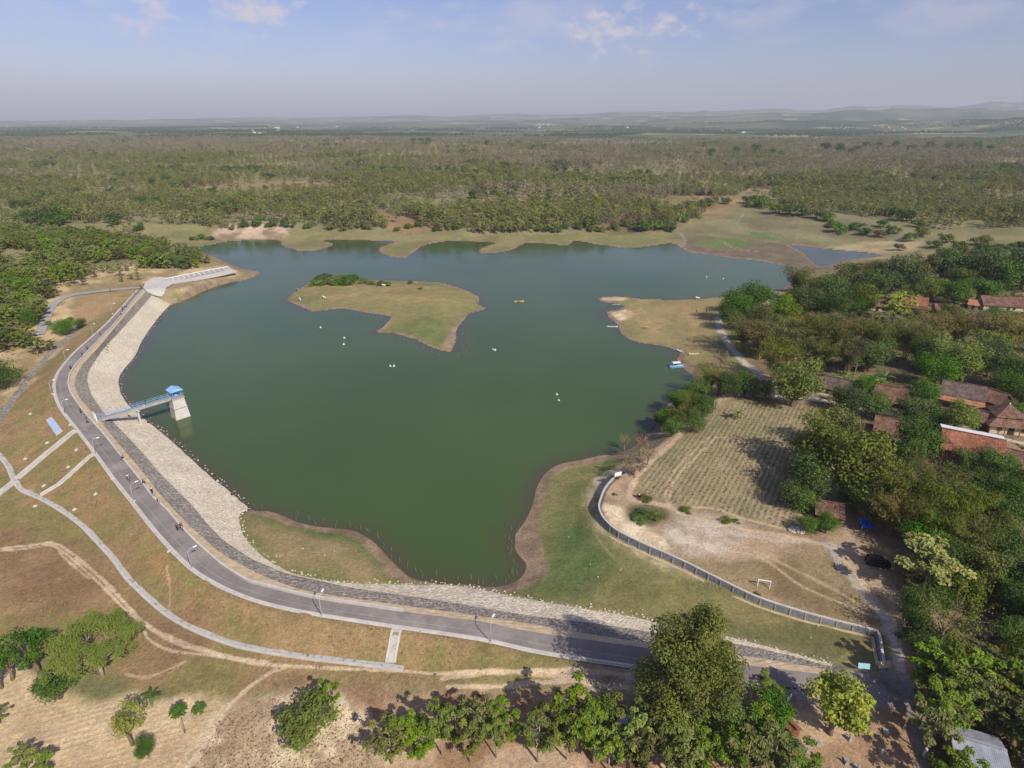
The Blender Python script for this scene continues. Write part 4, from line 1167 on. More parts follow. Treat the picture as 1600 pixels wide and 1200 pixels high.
def plant(kind, p, h, w=None, label=None, group=None, var=None, rz=None, auto=True):
    pr = PROTO[kind][var if var is not None else random.randrange(len(PROTO[kind]))]
    nm, cat = CAT[kind]
    w = w if w is not None else h / pr['h'] * pr['w']
    s = (w / pr['w'], w / pr['w'], h / pr['h'])
    if nm in ('mango_tree', 'leafy_tree', 'village_tree', 'bamboo_clump') and p[0] > 60 and h > 4 and label is None: h *= (1.12 if p[1] < 190 else 1.0); s = (s[0] * 1.05, s[1] * 1.05, h / pr['h'])
    o = thing(nm, label, cat, tuple(p), rz if rz is not None else random.random() * 6.283, group, s)
    part(pr.get('tname', 'trunk'), pr['trunk'], o)
    part(pr.get('cname', 'crown'), pr['crown'], o)
    if label is None and auto:
        AUTO.append((o, kind, p[0], p[1], h))
    return o
def pxm(py, z=5):
    """photo pixels per metre on the ground at image row py"""
    v = py - 600.0
    return (F * ST + v * CT) / (CAMZ - z)
taken = []
def crown_at(kind, px, py, wpx, label=None, hf=None, group=None, var=None, h=None, base=None):
    """a plant whose crown is centred at a photo pixel"""
    hh = h
    for _ in range(3):
        s = pxm(py) if hh is None else pxm(py, 5 + hh * .6)
        w = wpx / s
        hh = h if h is not None else (hf or {'bamboo': 0.95, 'bamboo_dry': .9, 'teak': 1.7, 'shrub': .55, 'banana': 1.05, 'olive': .95, 'broad': .92, 'bright': .95}.get(kind, 1.0)) * w
    p = G(px, py, hh * 0.62)
    taken.append((p.x, p.y, w))
    return plant(kind, p, hh, w, label, group, var)

# ---- trees one by one: foreground
crown_at('giant', 1083, 1016, 196, 'tall dense olive tree standing over the road near the dam end', h=22.5)
crown_at('broad', 1128, 1092, 74, 'dark round tree leaning against the right foot of the tall dense tree')
crown_at('olive', 1040, 1104, 70, 'loose green tree at the left foot of the tall dense tree')
p = G(160, 1056); plant('acacia', p, 9.8, 13.0, 'wide spreading feathery tree with several pale limbs beside the bare field', rz=0.6)
def base_at(kind, px, py, h, w=None, label=None, var=None, group=None, rz=None):
    p = G(px, py); taken.append((p.x, p.y, w or h * .5)); return plant(kind, p, h, w, label, group, var, rz)
base_at('open', 62, 1052, 9.0, 6.5, 'dark upright tree just left of the spreading feathery tree', 1)
base_at('open', 20, 1062, 8.6, 5.5, 'bright green tree at the left edge above the bare field', 0)
base_at('open', 4, 1075, 7.5, 5.0, 'green tree cut by the left frame edge beside the bare field', 0)
crown_at('open', 84, 1066, 84, 'low wide dark tree spreading over the corner of the bare field', h=5.0, var=1)
base_at('teak_yellow', 208, 1164, 8.2, 5.6, 'yellow-green tree standing alone in the bare field', 2)
base_at('bright', 233, 1184, 4.2, 2.6, 'small green tree on a thin stem below the yellow-green field tree', 0)
base_at('banana', 238, 1098, 2.6, 2.6, 'single banana plant right behind the yellow-green field tree', 0)
base_at('papaya', 289, 1144, 4.6, 2.2, 'papaya-like tree with a bare leaning stem at the field edge', 0)
base_at('papaya', 314, 1117, 1.9, 1.9, 'small palm-like plant at the right corner of the bare field', 1)
crown_at('open', 470, 1128, 116, 'broad low green tree on the stubble plots', h=6.0, var=2)
base_at('teak', 522, 1118, 6.0, 2.6, 'slim leaning green tree behind the broad tree on the stubble', 3)
base_at('teak', 2, 1130, 3.0, 2.2, 'small yellow-green sapling at the left edge of the bare field', 3)
base_at('teak', 42, 1206, 4.0, 3.0, 'green sapling at the bottom edge of the bare field', 1)
base_at('teak', 72, 1212, 3.5, 2.6, 'pale green sapling beside another at the bottom of the bare field', 0)
# row of young teaks along the bottom, left to right
row = [(605,1192,7.0,6.0,1),(640,1172,7.4,4.4,0),(660,1186,5.4,4.4,2),(690,1180,9.6,4.2,2),(712,1162,8.5,4.4,0),(735,1190,6.5,3.8,1),(748,1168,8.2,4.2,3),(772,1184,7.0,3.8,2),(790,1160,8.0,4.2,0),(805,1196,5.5,3.6,1),(822,1172,8.8,4.0,2),(846,1190,7.6,4.2,0),(858,1165,8.4,4.4,1),(884,1186,8.0,4.2,2),(902,1168,9.0,4.6,3),(925,1192,8.2,4.4,0),(945,1172,9.6,4.6,1),(955,1206,7.6,4.6,2),(985,1196,8.6,4.8,0),(1000,1215,8.0,4.8,3),(1020,1190,7.6,4.4,2),(1040,1212,8.4,5.0,1),(1072,1216,8.4,4.8,0),(1100,1218,8.6,5.2,2),(1130,1214,8.0,4.6,1),(1160,1224,9.0,5.2,3),(1195,1226,8.2,5.0,0),(1228,1228,7.2,4.8,2),(1010,1165,7.0,4.2,0),(870,1215,7.0,4.2,3),(915,1222,7.4,4.4,1),(680,1210,5.5,4.0,2),(760,1212,5.5,4.0,0),(620,1216,5.5,4.4,2),(1055,1180,6.6,4.2,1)]
row = [r for r in row if not (r[1] > 1193 and r[0] < 935)]
for i, (x, y, h, w, v) in enumerate(row):
    if i in (9, 19): continue
    h *= random.uniform(.8, 1.15); x += random.uniform(-7, 7)
    base_at('teak' if i % 6 else 'teak_olive', x, y, h, w * random.uniform(.75, 1.1), None, v if i % 6 else v % 2)
base_at('bright', 1133, 1158, 7.4, 6.6, 'dark green round tree right below the tall dense olive tree', 0)
base_at('bright', 1200, 1142, 6.5, 5.6, 'green bushy tree beside the red hut near the road', 1)
base_at('teak', 1196, 1106, 4.6, 3.6, 'small bright tree between the road and the red hut', 3)
base_at('teak', 1170, 1165, 6.2, 4.4, 'green young tree just left of the red hut', 1)
base_at('teak_yellow', 1296, 1147, 9.2, 8.8, 'yellow-green tree standing among the grave stones', 0)

# ---- the grove and village on the right: (kind, crown centre x, y, width)
V = [('bright',1152,470,52),('bright',1182,458,58),('bamboo',1250,432,62),('broad',1298,446,60),('olive',1330,428,54),('bright',1368,436,56),('broad',1402,418,66),('olive',1442,416,62),('broad',1486,408,66),('broad',1530,410,66),('bright',1576,420,60),('broad',1610,412,70),('olive',1352,458,52),('broad',1262,466,56),('olive',1224,476,56),('broad',1300,474,52),
     ('teak_yellow',1402,478,46),('olive',1500,432,50),('bright',1545,448,44),('bright',1496,450,44),('bright',1548,494,34),('olive',1460,446,44),('broad',1436,440,44),('bright',1345,478,36),('broad',1482,484,38),('bright',1556,488,34),('olive',1428,490,26),('olive',1188,490,50),('olive',1420,455,40),
     ('broad',1140,492,40),('bamboo',1165,512,66),('bamboo_dry',1192,526,70),('bamboo',1228,520,76),('bamboo_dry',1262,508,64),('bamboo',1296,524,74),('bamboo_dry',1330,512,66),('bamboo',1362,522,70),('broad',1392,520,50),('bamboo',1426,522,70),('bamboo_dry',1462,508,66),('bamboo_dry',1500,506,66),('bamboo_dry',1542,508,70),('bamboo_dry',1584,520,70),
     ('bamboo',1215,556,66),('olive',1248,590,84),('bamboo_dry',1228,572,60),('bamboo',1282,552,60),('bright',1376,536,46),('bamboo',1330,552,60),('broad',1356,552,54),('broad',1440,546,54),('olive',1470,548,62),('olive',1512,560,66),('bright',1462,574,58),('broad',1552,556,60),('broad',1590,576,60),('olive',1545,536,50),('broad',1572,596,46),('broad',1600,612,40),
     ('bright',1338,624,48),('broad',1320,620,40),('bright',1372,632,46),('bright',1352,602,36),('broad',1424,640,52),('bright',1448,612,44),('bright',1442,636,40),('olive',1498,648,58),('bright',1586,640,36),('olive',1578,605,34),
     ('olive',1290,684,104),('olive',1336,712,120),('olive',1318,664,80),('olive',1372,748,86),('broad',1262,738,78),('broad',1240,766,54),('bright',1258,776,46),('bright',1266,816,34),('bright',1294,816,36),('broad',1440,684,72),('broad',1424,706,60),('broad',1466,650,40),
     ('olive',1402,748,70),('bamboo',1424,768,92),('bamboo_dry',1400,800,78),('bamboo',1462,752,92),('bamboo',1494,790,104),('bamboo',1456,812,90),('bamboo',1510,838,80),('olive',1372,796,54),('broad',1350,772,56),
     ('bright',1510,716,36),('broad',1536,712,40),('bright',1560,724,48),('broad',1540,756,60),('olive',1552,780,44),('broad',1590,752,54),('broad',1580,800,60),('broad',1600,780,60),('olive',1560,820,60),
     ('bright',1452,834,72),('olive',1490,850,60),('teak_yellow',1458,882,84),('bamboo',1530,840,70),('olive',1536,878,78),('broad',1580,856,76),('broad',1600,900,70),('bright',1556,900,56),('olive',1508,914,70),('broad',1438,940,54),('broad',1466,926,54),('broad',1560,868,50),
     ('broad',1586,932,60),('bright',1590,985,56),('olive',1592,1020,60),('bright',1600,955,50)]
for k, x, y, w in V:
    crown_at(k, x, y, w)
crown_at('sparse', 1482, 968, 112, 'pale-limbed tree with thin leaves at the edge of the right-hand grove', h=10)
for k, x, y, w in [('broad',1436,972,52),('broad',1446,1004,50),('teak',1452,1034,50),('teak',1480,1040,54),('teak',1510,1046,54),('teak_olive',1540,1034,50),('teak',1570,1052,54),('teak',1600,1060,56),('teak_olive',1458,1064,54),('teak',1490,1078,56),('teak_yellow',1505,1064,40),('teak',1520,1086,56),('teak_olive',1552,1084,56),('teak',1470,1110,60),('teak_olive',1505,1112,54),('teak',1452,1092,46),('teak_olive',1588,1090,60),('teak',1462,1140,56),('teak_olive',1560,1120,60),('teak',1600,1124,60),('shrub',1480,1196,50),('teak',1500,1206,56),('shrub',1545,1066,46),('shrub',1590,1060,50),('shrub',1500,1000,50),('shrub',1420,990,30)]:
    crown_at(k, x, y, w)
# banana groves between the houses
for x, y, h in [(1306,600,4.6),(1316,604,4.6),(1324,598,5),(1352,606,5),(1362,602,5),(1372,608,4.6),(1380,600,5),(1440,612,5),(1448,618,5.2),(1452,632,4.6),(1300,626,3.6),(1318,630,3),(1436,628,4.5),(1424,655,4),(1478,668,3.6),(1462,660,3.6),(1152,655,4.2)]:
    base_at('banana', x, y, h, h * .95)
base_at('papaya', 1332, 598, 8.5, 2.6, 'tall slim papaya with a small flat top behind the dark brown house', 0)
# shore thicket on the near side of the peninsula
for k, x, y, w in [('bright',1090,604,44),('bamboo',1110,590,46),('dead',1112,576,34),('bamboo',1128,594,44),('broad',1140,600,40),('bright',1166,596,40),('broad',1180,604,40),('broad',1198,606,30),('bright',1060,620,40),('bamboo',1078,626,46),('bright',1100,628,40),('bright',1046,648,40),('bamboo',1066,648,46),('bright',1084,654,40),('bright',1052,664,36),('olive',1030,650,26),('dead',1128,560,26)]:
    crown_at(k, x, y, w)
base_at('dead', 1000, 712, 6.5, 4.6, 'pale half-bare tree leaning over the water by the wall end', 1)
base_at('dead', 990, 742, 4.0, 7.0, 'golden brown dry tree beside the white notice board', 0)
base_at('dead', 975, 704, 5.0, 3.4, 'thin bare grey tree standing at the water edge', 1)
base_at('dead', 1012, 726, 4.5, 4.6, 'brown dry bush-like tree behind the golden dry tree', 0)
for x, y, w in [(1008,800,34),(1030,806,28),(960,771,9),(1010,776,26),(1072,796,22),(1136,810,24),(1150,812,14),(1184,928,12),(1000,808,26)]:
    crown_at('shrub', x, y, w, h=w / pxm(y) * .35)

# ---- left: the teak hill beside the spillway
left_poly = np.array([tuple(P(x, y, 7))[:2] for x, y in [(-60,362),(60,360),(150,368),(235,372),(290,388),(330,404),(300,412),(215,418),(150,428),(100,446),(78,470),(60,500),(30,540),(-60,590)]])
cand = []
for _ in range(9000):
    t = rng.random(2)
    px, py = -50 + 385 * t[0], 360 + 220 * t[1] ** 1.3
    p = G(px, py)
    if not in_poly(np.array([p.x]), np.array([p.y]), left_poly)[0]: continue
    if py > 392 and fbm(np.array(p.x / 13), np.array(p.y / 13), 71, 3) > .50: continue
    if any((p.x - q[0]) ** 2 + (p.y - q[1]) ** 2 < (3.7 + 1.3 * rng.random()) ** 2 for q in cand): continue
    cand.append((p.x, p.y, p.z))
cand.sort(key=lambda q: q[1])
LEFT = cand[:215]
rest_left = cand[215:]
for i, q in enumerate(LEFT):
    r = rng.random()
    sz = 4.6 + 3.8 * rng.random()
    k = 'teak' if r < .62 else 'teak_olive' if r < .82 else 'bright' if r < .90 else 'teak_yellow'
    o = plant('bright' if k == 'bright' else 'bushy', q, sz, sz * (.80 + .3 * rng.random()), auto=False, var=None if k == 'bright' else {'teak': int(rng.integers(0, 2)), 'teak_olive': 2, 'teak_yellow': 3}[k])
    lab = {'teak': 'leafy green young teak among many on the hill left of the spillway', 'teak_olive': 'thin olive young teak among many on the hill left of the spillway', 'bright': 'rounder bright green tree mixed into the teaks left of the spillway', 'teak_yellow': 'yellowing tree mixed into the teaks left of the spillway'}[k]
    tag(o, lab, group='trees on the hill left of the spillway, ' + k.replace('_', ' '))
base_at('broad', 8, 606, 8.5, 13, 'big round dark tree at the left edge beside the dam toe', 2)
base_at('broad', -14, 590, 9, 10, 'dark tree behind the big round one at the left edge', 0)
base_at('bright', 104, 522, 6.4, 8.5, 'round dark green tree on the sandy slope left of the dam', 0)
base_at('broad', 128, 512, 4.2, 5, 'smaller dark tree right beside the round one left of the dam', 1)
base_at('broad', 48, 512, 8, 6.5, 'tall green tree over the bend of the access path', 0)
base_at('teak', 60, 556, 6.5, 5, 'leafy tree on the sand between the stone drain and the path', 1)
base_at('teak_olive', 82, 548, 4, 4, 'thin small tree right beside the stone toe drain', 0)
base_at('teak', 30, 500, 7, 5.2, 'green tree left of the access path bend', 2)
base_at('teak', 74, 454, 4, 3.6, 'small tree on the bare sand above the access path', 3)
base_at('shrub', 76, 508, 2, 4, 'low green shrub between the path bend and the dam', 0)
base_at('shrub', 108, 502, 2, 4, 'pale shrub on the grassy slope near the path', 2)
for x, y in [(110,440),(118,444),(126,438),(132,446),(100,442),(108,448),(140,430),(150,434),(175,428),(188,432),(200,424),(215,428),(170,420),(160,425),(205,416),(228,420),(240,414),(250,420),(190,441),(206,437),(218,438),(262,410),(275,414),(290,410),(302,408),(315,404),(325,402),(270,404),(283,400),(296,398),(308,396)]:
    r = rng.random(); h = 1.8 + 3.2 * rng.random()
    o = plant('teak' if r < .7 else 'teak_olive', G(x, y), h, h * .85, auto=False)
    tag(o, 'small sapling on the bare sandy strip above the spillway', group='saplings on the sandy strip above the spillway')

# ---- island and far-shore bushes
for i, (x, y, w) in enumerate([(492,438,26),(500,432,30),(512,430,34),(522,434,34),(534,432,34),(545,436,30),(552,430,26),(566,438,22),(582,440,20),(596,441,22),(604,442,16),(506,440,30),(528,440,28),(540,440,24)]):
    crown_at('shrub', x, y, w, h=2.2 + (3.0 if i == 1 else 2.0 if i < 7 else .4), var=[0, 1, 0, 2][i % 4])
crown_at('shrub', 656, 450, 9, 'tiny lone bush on the dry top of the island', h=1.2)
crown_at('shrub', 640, 440, 10, 'small dark bush by the back shore of the island', h=2.0)

# ---- trees that close the gaps of the grove, clear of the houses, the tracks and each other
HOUSE_PX = [(1290,585,1350,625),(1366,592,1436,632),(1470,588,1600,668),(1366,645,1432,690),(1470,664,1600,730),(1352,460,1398,492),(1404,455,1456,498),(1510,455,1600,496)]
FREE = [np.array([tuple(P(x, y, 6))[:2] for x, y in q]) for q in ([(1150,500),(1215,452),(1300,425),(1500,400),(1640,400),(1640,470),(1560,450),(1340,455),(1330,480),(1640,500),(1640,600),(1560,585),(1300,575),(1200,560)],
        [(1430,700),(1470,735),(1640,740),(1640,1140),(1560,1110),(1560,1000),(1440,930),(1420,860),(1400,760)])]
roadw = np.concatenate([smooth_line([tuple(P(x, y, 5))[:2] for x, y in q], 4) for q in ([(1300,620),(1215,605),(1180,578),(1150,545),(1130,515)], [(1125,615),(1300,628),(1370,645),(1450,665),(1640,710)])])
nfill = 0
for _ in range(2600):
    poly = FREE[0 if rng.random() < .55 else 1]
    a, b = poly.min(0), poly.max(0); q = a + rng.random(2) * (b - a)
    if not in_poly(q[:1], q[1:], poly)[0] or q[0] / q[1] > 0.98: continue
    wn = 5.5 + 4.5 * rng.random()
    if min(math.hypot(q[0] - t_[0], q[1] - t_[1]) - (t_[2] + wn) * .30 for t_ in taken) < 0: continue
    if np.hypot(roadw[:, 0] - q[0], roadw[:, 1] - q[1]).min() < 6: continue
    zz = gz(q[0], q[1]); Dp = np.array([q[0], q[1] * CT - (zz + wn * .5 - CAMZ) * ST, -(-q[1] * ST - (zz + wn * .5 - CAMZ) * CT)])
    dep = q[1] * CT + (CAMZ - zz - wn * .5) * ST
    sx = 800 + F * q[0] / dep; sy = 600 + F * ((CAMZ - zz - wn * .5) * CT - q[1] * ST) / dep; rp = wn * .62 * F / dep
    if any(x0 - rp < sx < x1 + rp and y0 - rp < sy < y1 + rp * 1.0 for x0, y0, x1, y1 in HOUSE_PX): continue
    k = random.choices(['broad', 'bright', 'olive', 'bamboo', 'bamboo_dry'], [3, 2, 3, 2.5, 1.0 if sy < 580 else .3])[0]
    plant(k, (q[0], q[1], zz), wn * .95, wn); taken.append((q[0], q[1], wn)); nfill += 1
    if nfill > 110: break
print('fill', nfill)
# ------------------------------------------------------------------ the plantation across the lake: front trees one by one, the mass behind as one object
mud = np.array([tuple(P(x, y, 0.6))[:2] for x, y in [(1040,388),(1050,360),(1110,340),(1140,316),(1172,306),(1200,325),(1230,340),(1320,346),(1420,360),(1460,385),(1400,412),(1260,440),(1120,404)]])
bank = np.array([tuple(P(x, y, 2))[:2] for x, y in [(180,372),(260,361),(420,364),(520,364),(640,362),(760,367),(900,363),(1050,362),(1070,395),(700,420),(400,410),(280,395)]])
clear = [np.array([tuple(P(x, y, 8))[:2] for x, y in q]) for q in ([(250,297),(440,287),(590,290),(520,300),(310,304)], [(1000,314),(1090,308),(1150,312),(1140,326),(1040,328)], [(940,347),(1030,340),(1050,352),(960,360)], [(330,360),(430,352),(450,362),(360,366)], [(560,328),(650,341),(680,352),(600,348)])]
pts, D = [], 395.0
while D < 5600:
    s = 4.3 + max(0, D - 430) * 0.0060
    x = np.arange(-1.28 * D, 1.28 * D, s)
    pts.append(np.stack([x + (rng.random(len(x)) - .5) * s * .95, D + (rng.random(len(x)) - .5) * s * .95, np.full(len(x), s)], 1))
    D += s
T = np.concatenate(pts)
tx, ty = T[:, 0], T[:, 1]
sd1 = poly_sd(tx, ty, lake_w, 60)
ok = (sd1 > 14) & ~in_poly(tx, ty, mud) & ~in_poly(tx, ty, bank)
ok &= ~((ty < 455) & (tx < -60)) | ((tx < -.60 * ty) & (ty > 395))
ok &= ~((ty < 520) & (tx > 0.33 * ty)) | (ty > 440) & (tx > .5 * ty)
for q in clear: ok &= ~(in_poly(tx, ty, q) & (rng.random(len(tx)) < .9))
gap = fbm(tx / 70, ty / 70, 91, 3); gap2 = fbm(tx / 230, ty / 120, 92, 4)
ok &= (gap > 0.40) | (rng.random(len(tx)) < .30)
ok &= (gap2 < 0.60) | (rng.random(len(tx)) < .28)
farm = fbm(tx / 420, ty / 420, 95, 3)
ok &= (ty < 2400) | (farm > 0.52)
ppx = 800 + tx / ty * F * 1.08
T = T[ok]; tx, ty, ppx, farm = T[:, 0], T[:, 1], ppx[ok], farm[ok]
jj = np.clip(np.searchsorted(ts, tx / ty) - 1, 0, NT_ - 2)
ii = np.clip(np.searchsorted(rowsY, ty) - 1, 0, NR - 2)
tz_ = GZ2[ii, jj]
bn = fbm(tx / 210, ty / 150, 97, 3)
bare = ((ty > 800) & (bn > .46) & (ppx > 640)) | ((ty > 1350) & (bn > .46)) | ((bn > .68))
grn = ((fbm(tx / 60, ty / 50, 99, 3) > .70) & (rng.random(len(tx)) < .6)) | (ty > 2400)
kind_i = np.where(grn, 5, np.where(bare & (rng.random(len(tx)) < .85), 3 + rng.integers(0, 2, len(tx)), rng.integers(0, 3, len(tx))))
order = np.argsort(ty)
front = [i for i in order if kind_i[i] < 3 and abs(tx[i] / ty[i]) < .9 and ty[i] < 520][:80]
fs = set(front)
for i in front:
    h = 4.5 + 3.5 * rng.random()
    o = plant('far_teak', (tx[i], ty[i], tz_[i]), h, h * .7, auto=False)
    tag(o, 'low olive teak in the first rows of the plantation across the lake', group='first rows of the plantation across the lake')
rest = np.array([i for i in range(len(tx)) if i not in fs])
for q in rest_left: pass

bpool = [broad('grove', 11, 10, 12, 420, 1.3, M['leaf_far_green'])]
def bare_tree(h, w):
    t = teak('bare', h, w, 8, 22, 1.0, M['leaf_bare'], sparse=.9)
    return t
protos = [PROTO['far_teak'][0], PROTO['far_teak'][1], PROTO['far_teak'][2], bare_tree(12, 6), bare_tree(13, 5.6), bpool[0], PROTO['bushy'][0], PROTO['bushy'][2], PROTO['broad'][1], PROTO['olive'][0]]
pc = bpy.data.collections.new('plantation_models')
for i, pr in enumerate(protos):
    mb_t, mb_c = pr['trunk'], pr['crown']
    bm = bmesh.new(); bm.from_mesh(mb_c); lay = None
    nfc = len(bm.faces); nv = len(bm.verts)
    bm.from_mesh(mb_t)
    for j, f in enumerate(bm.faces): f.material_index = 0 if j < nfc else 1
    m2 = bpy.data.meshes.new('plantation_model'); bm.to_mesh(m2); bm.free()
    m2.materials.append(mb_c.materials[0]); m2.materials.append(mb_t.materials[0])
    pc.objects.link(bpy.data.objects.new('plantation_model_%02d' % i, m2))
hts = (0.5 + .55 * rng.random(len(rest)) + .25 * sstep(430, 1500, ty[rest])) * (0.62 + .75 * fbm(tx[rest] / 110, ty[rest] / 80, 93, 3))
fx, fy, fz, fk = tx[rest], ty[rest], tz_[rest], kind_i[rest]
RL = np.array(rest_left)
fx, fy, fz = np.r_[fx, RL[:, 0]], np.r_[fy, RL[:, 1]], np.r_[fz, RL[:, 2]]
fk = np.r_[fk, 6 + (rng.random(len(RL)) < .35).astype(int)]; hts = np.r_[hts, .68 + .5 * rng.random(len(RL))]
fm = bpy.data.meshes.new('forest_points')
fm.vertices.add(len(fx)); fm.vertices.foreach_set('co', np.stack([fx, fy, fz - .1], 1).astype(np.float32).ravel())
for n, typ, arr in (('sc', 'FLOAT', hts), ('rz', 'FLOAT', rng.random(len(fx)) * 6.283), ('ki', 'INT', fk)):
    a = fm.attributes.new(n, typ, 'POINT'); a.data.foreach_set('value', np.asarray(arr, dtype=np.int32 if typ == 'INT' else np.float32))
forest = link(bpy.data.objects.new('forest', fm))
tag(forest, kind='stuff')
ng = bpy.data.node_groups.new('forest_growth', 'GeometryNodeTree')
ng.interface.new_socket('Geometry', in_out='INPUT', socket_type='NodeSocketGeometry')
ng.interface.new_socket('Geometry', in_out='OUTPUT', socket_type='NodeSocketGeometry')
def gn(t): return ng.nodes.new(t)
gi, go = gn('NodeGroupInput'), gn('NodeGroupOutput')
m2p = gn('GeometryNodeMeshToPoints'); iop = gn('GeometryNodeInstanceOnPoints'); ci = gn('GeometryNodeCollectionInfo')
ci.inputs['Collection'].default_value = pc; ci.inputs['Separate Children'].default_value = True; ci.inputs['Reset Children'].default_value = True
def na(nm, typ):
    x = gn('GeometryNodeInputNamedAttribute'); x.data_type = typ; x.inputs['Name'].default_value = nm; return x.outputs['Attribute']
cx = gn('ShaderNodeCombineXYZ')
ng.links.new(na('rz', 'FLOAT'), cx.inputs['Z'])
ng.links.new(gi.outputs[0], m2p.inputs['Mesh']); ng.links.new(m2p.outputs[0], iop.inputs['Points'])
ng.links.new(ci.outputs[0], iop.inputs['Instance']); iop.inputs['Pick Instance'].default_value = True
ng.links.new(na('ki', 'INT'), iop.inputs['Instance Index']); ng.links.new(cx.outputs[0], iop.inputs['Rotation'])
ng.links.new(na('sc', 'FLOAT'), iop.inputs['Scale']); ng.links.new(iop.outputs[0], go.inputs[0])
md = forest.modifiers.new('growth', 'NODES'); md.node_group = ng
# woods that go on beyond both sides of the frame
wp = []
for t0, t1, y0, y1, sp in ((1.03, 1.9, 42, 380, 7.5), (-1.7, -.98, 190, 430, 5.5)):
    for yy in np.arange(y0, y1, sp):
        for xx in np.arange(t0 * yy, t1 * yy, sp) if t0 > 0 else np.arange(t0 * yy, t1 * yy, sp):
            if rng.random() < .8 and not (t0 > 0 and xx < 1.0 * yy + 16): wp.append((xx + (rng.random() - .5) * sp, yy + (rng.random() - .5) * sp, 1 if t0 > 0 else 0))
wp = np.array(wp); wz = np.array([gz(a, b) for a, b in wp[:, :2]])
wmesh = bpy.data.meshes.new('woodland_points'); wmesh.vertices.add(len(wp)); wmesh.vertices.foreach_set('co', np.c_[wp[:, :2], wz - .1].astype(np.float32).ravel())
for n, typ, arr in (('sc', 'FLOAT', .6 + .45 * rng.random(len(wp))), ('rz', 'FLOAT', rng.random(len(wp)) * 6.283), ('ki', 'INT', np.where(wp[:, 2] > 0, rng.integers(8, 10, len(wp)), rng.integers(0, 3, len(wp))))):
    a = wmesh.attributes.new(n, typ, 'POINT'); a.data.foreach_set('value', np.asarray(arr, dtype=np.int32 if typ == 'INT' else np.float32))
wood = tag(link(bpy.data.objects.new('woodland', wmesh)), kind='stuff'); wood.modifiers.new('growth', 'NODES').node_group = ng
print('forest trees', len(rest), 'left', len(LEFT), len(cand))

# dark trees that stand out of the plantation, bushes along the far bank
LONE = [(262,288,17),(240,292,15),(294,286,10),(206,285,11),(181,290,13),(96,286,12),(32,282,10),(552,264,15),(566,268,20),(528,292,11),(742,286,13),(866,272,16),(880,272,18),(900,272,12),(918,270,15),(982,288,12),(1166,298,14),(1110,246,14),(1146,243,16),(1180,242,20),(1206,243,12),(1288,238,20),(1312,240,18),(1338,240,14),(1352,236,22),(1372,236,22),(1398,234,22),(1450,236,18),(1480,238,20),(1502,238,22),(1526,236,20),(1548,240,16),(646,227,12),(658,227,12),(670,227,12),(1330,244,14),(1420,242,16),(700,235,9),(760,228,10),(835,235,10)]
for x, y, w in LONE:
    hh = w / pxm(y, 9); hh = min(hh, 24)
    o = plant(random.choice(['broad', 'bright']), G(x, y), hh, hh * .95, auto=False)
    tag(o, 'dark green tree standing out of the plantation beyond the lake' if y > 250 else 'dark tall tree in the distant line above the plantation', group='dark trees in the plantation' if y > 250 else 'distant dark trees')
bush = [(1182,320,36),(1170,316,24),(1195,322,24),(1215,330,30),(1232,332,30),(1250,334,36),(1272,338,30),(1292,342,30),(1136,316,20),(1112,318,26),(1096,320,24),(1075,322,22),(1060,326,20),(1040,356,30),(1020,356,34),(1000,358,30),(980,352,26),(960,356,22),(940,360,18),(925,358,20),(870,360,20),(860,357,22),(842,358,18),(820,356,16),(715,354,20),(700,352,16),(655,352,16),(575,356,20),(562,352,16),(520,356,18),(536,358,14),(330,372,14),(316,371,18),(300,372,12),(380,352,14),(362,356,12),(620,358,14),(640,354,16),(680,358,14),(750,358,16),(780,356,18),(800,358,14),(905,356,16),(880,354,16),(1310,360,30),(1335,356,26),(1300,352,22),(1350,364,26),(1375,368,22),(1395,362,24),(1420,374,26),(1440,366,26),(1460,384,26),(1480,376,28),(1500,388,30),(1530,380,30),(1560,392,30),(1590,388,30),(1405,388,20),(1380,352,22),(1435,352,24),(480,354,16),(450,352,16),(420,352,14),(740,350,14),(1225,318,18),(1088,338,18),(1070,344,20)]
for x, y, w in bush:
    wm_ = w / pxm(y, 4)
    o = plant('shrub', G(x, y + 3), wm_ * .62, wm_, var=random.choice([0, 1, 1, 2]), auto=False)
    tag(o, 'dark green bush along the far bank between water and plantation' if x < 1055 else 'bushy thicket shrub at the edge of the dried inlet', group='bushes on the far bank' if x < 1055 else 'shrubs round the dried inlet')

# ------------------------------------------------------------------ houses
M['tile_red'] = m_tiles('clay_tile_red', lin(92, 62, 48), lin(140, 92, 68), lin(172, 122, 96))
M['tile_orange'] = m_tiles('clay_tile_orange', lin(138, 92, 68), lin(174, 120, 92), lin(194, 144, 116))
M['tile_brown'] = m_tiles('clay_tile_brown', lin(76, 58, 50), lin(116, 86, 72), lin(158, 122, 100))
M['tile_dark'] = m_tiles('clay_tile_dark', lin(70, 60, 56), lin(98, 84, 76), lin(132, 114, 100))
M['tile_mottled'] = m_tiles('clay_tile_mottled', lin(74, 56, 47), lin(110, 82, 67), lin(146, 112, 92))
M['brick'] = m_tiles('brickwork', lin(104, 66, 52), lin(136, 92, 72), lin(150, 110, 88), .24, .08)
M['plaster'] = plain('cream_plaster', lin(206, 190, 160), .9, .2, var=.2)
M['wood'] = plain('weathered_boards', lin(120, 96, 74), .85, .2, var=.3, scale=3)
M['wood_dark'] = plain('dark_boards', lin(70, 56, 46), .85, .2, var=.3, scale=3)
M['zinc'] = m_panel('bright_zinc_sheet', (.78, .78, .80), 2.0, .08)
M['zinc_old'] = m_panel('old_zinc_sheet', lin(150, 153, 160), 1.5, .4)
M['blue'] = plain('sky_blue_paint', lin(128, 170, 208), .6, .3, var=.15)
M['blue_roof'] = m_panel('blue_roof_sheet', lin(146, 190, 230), 1.2, .08)
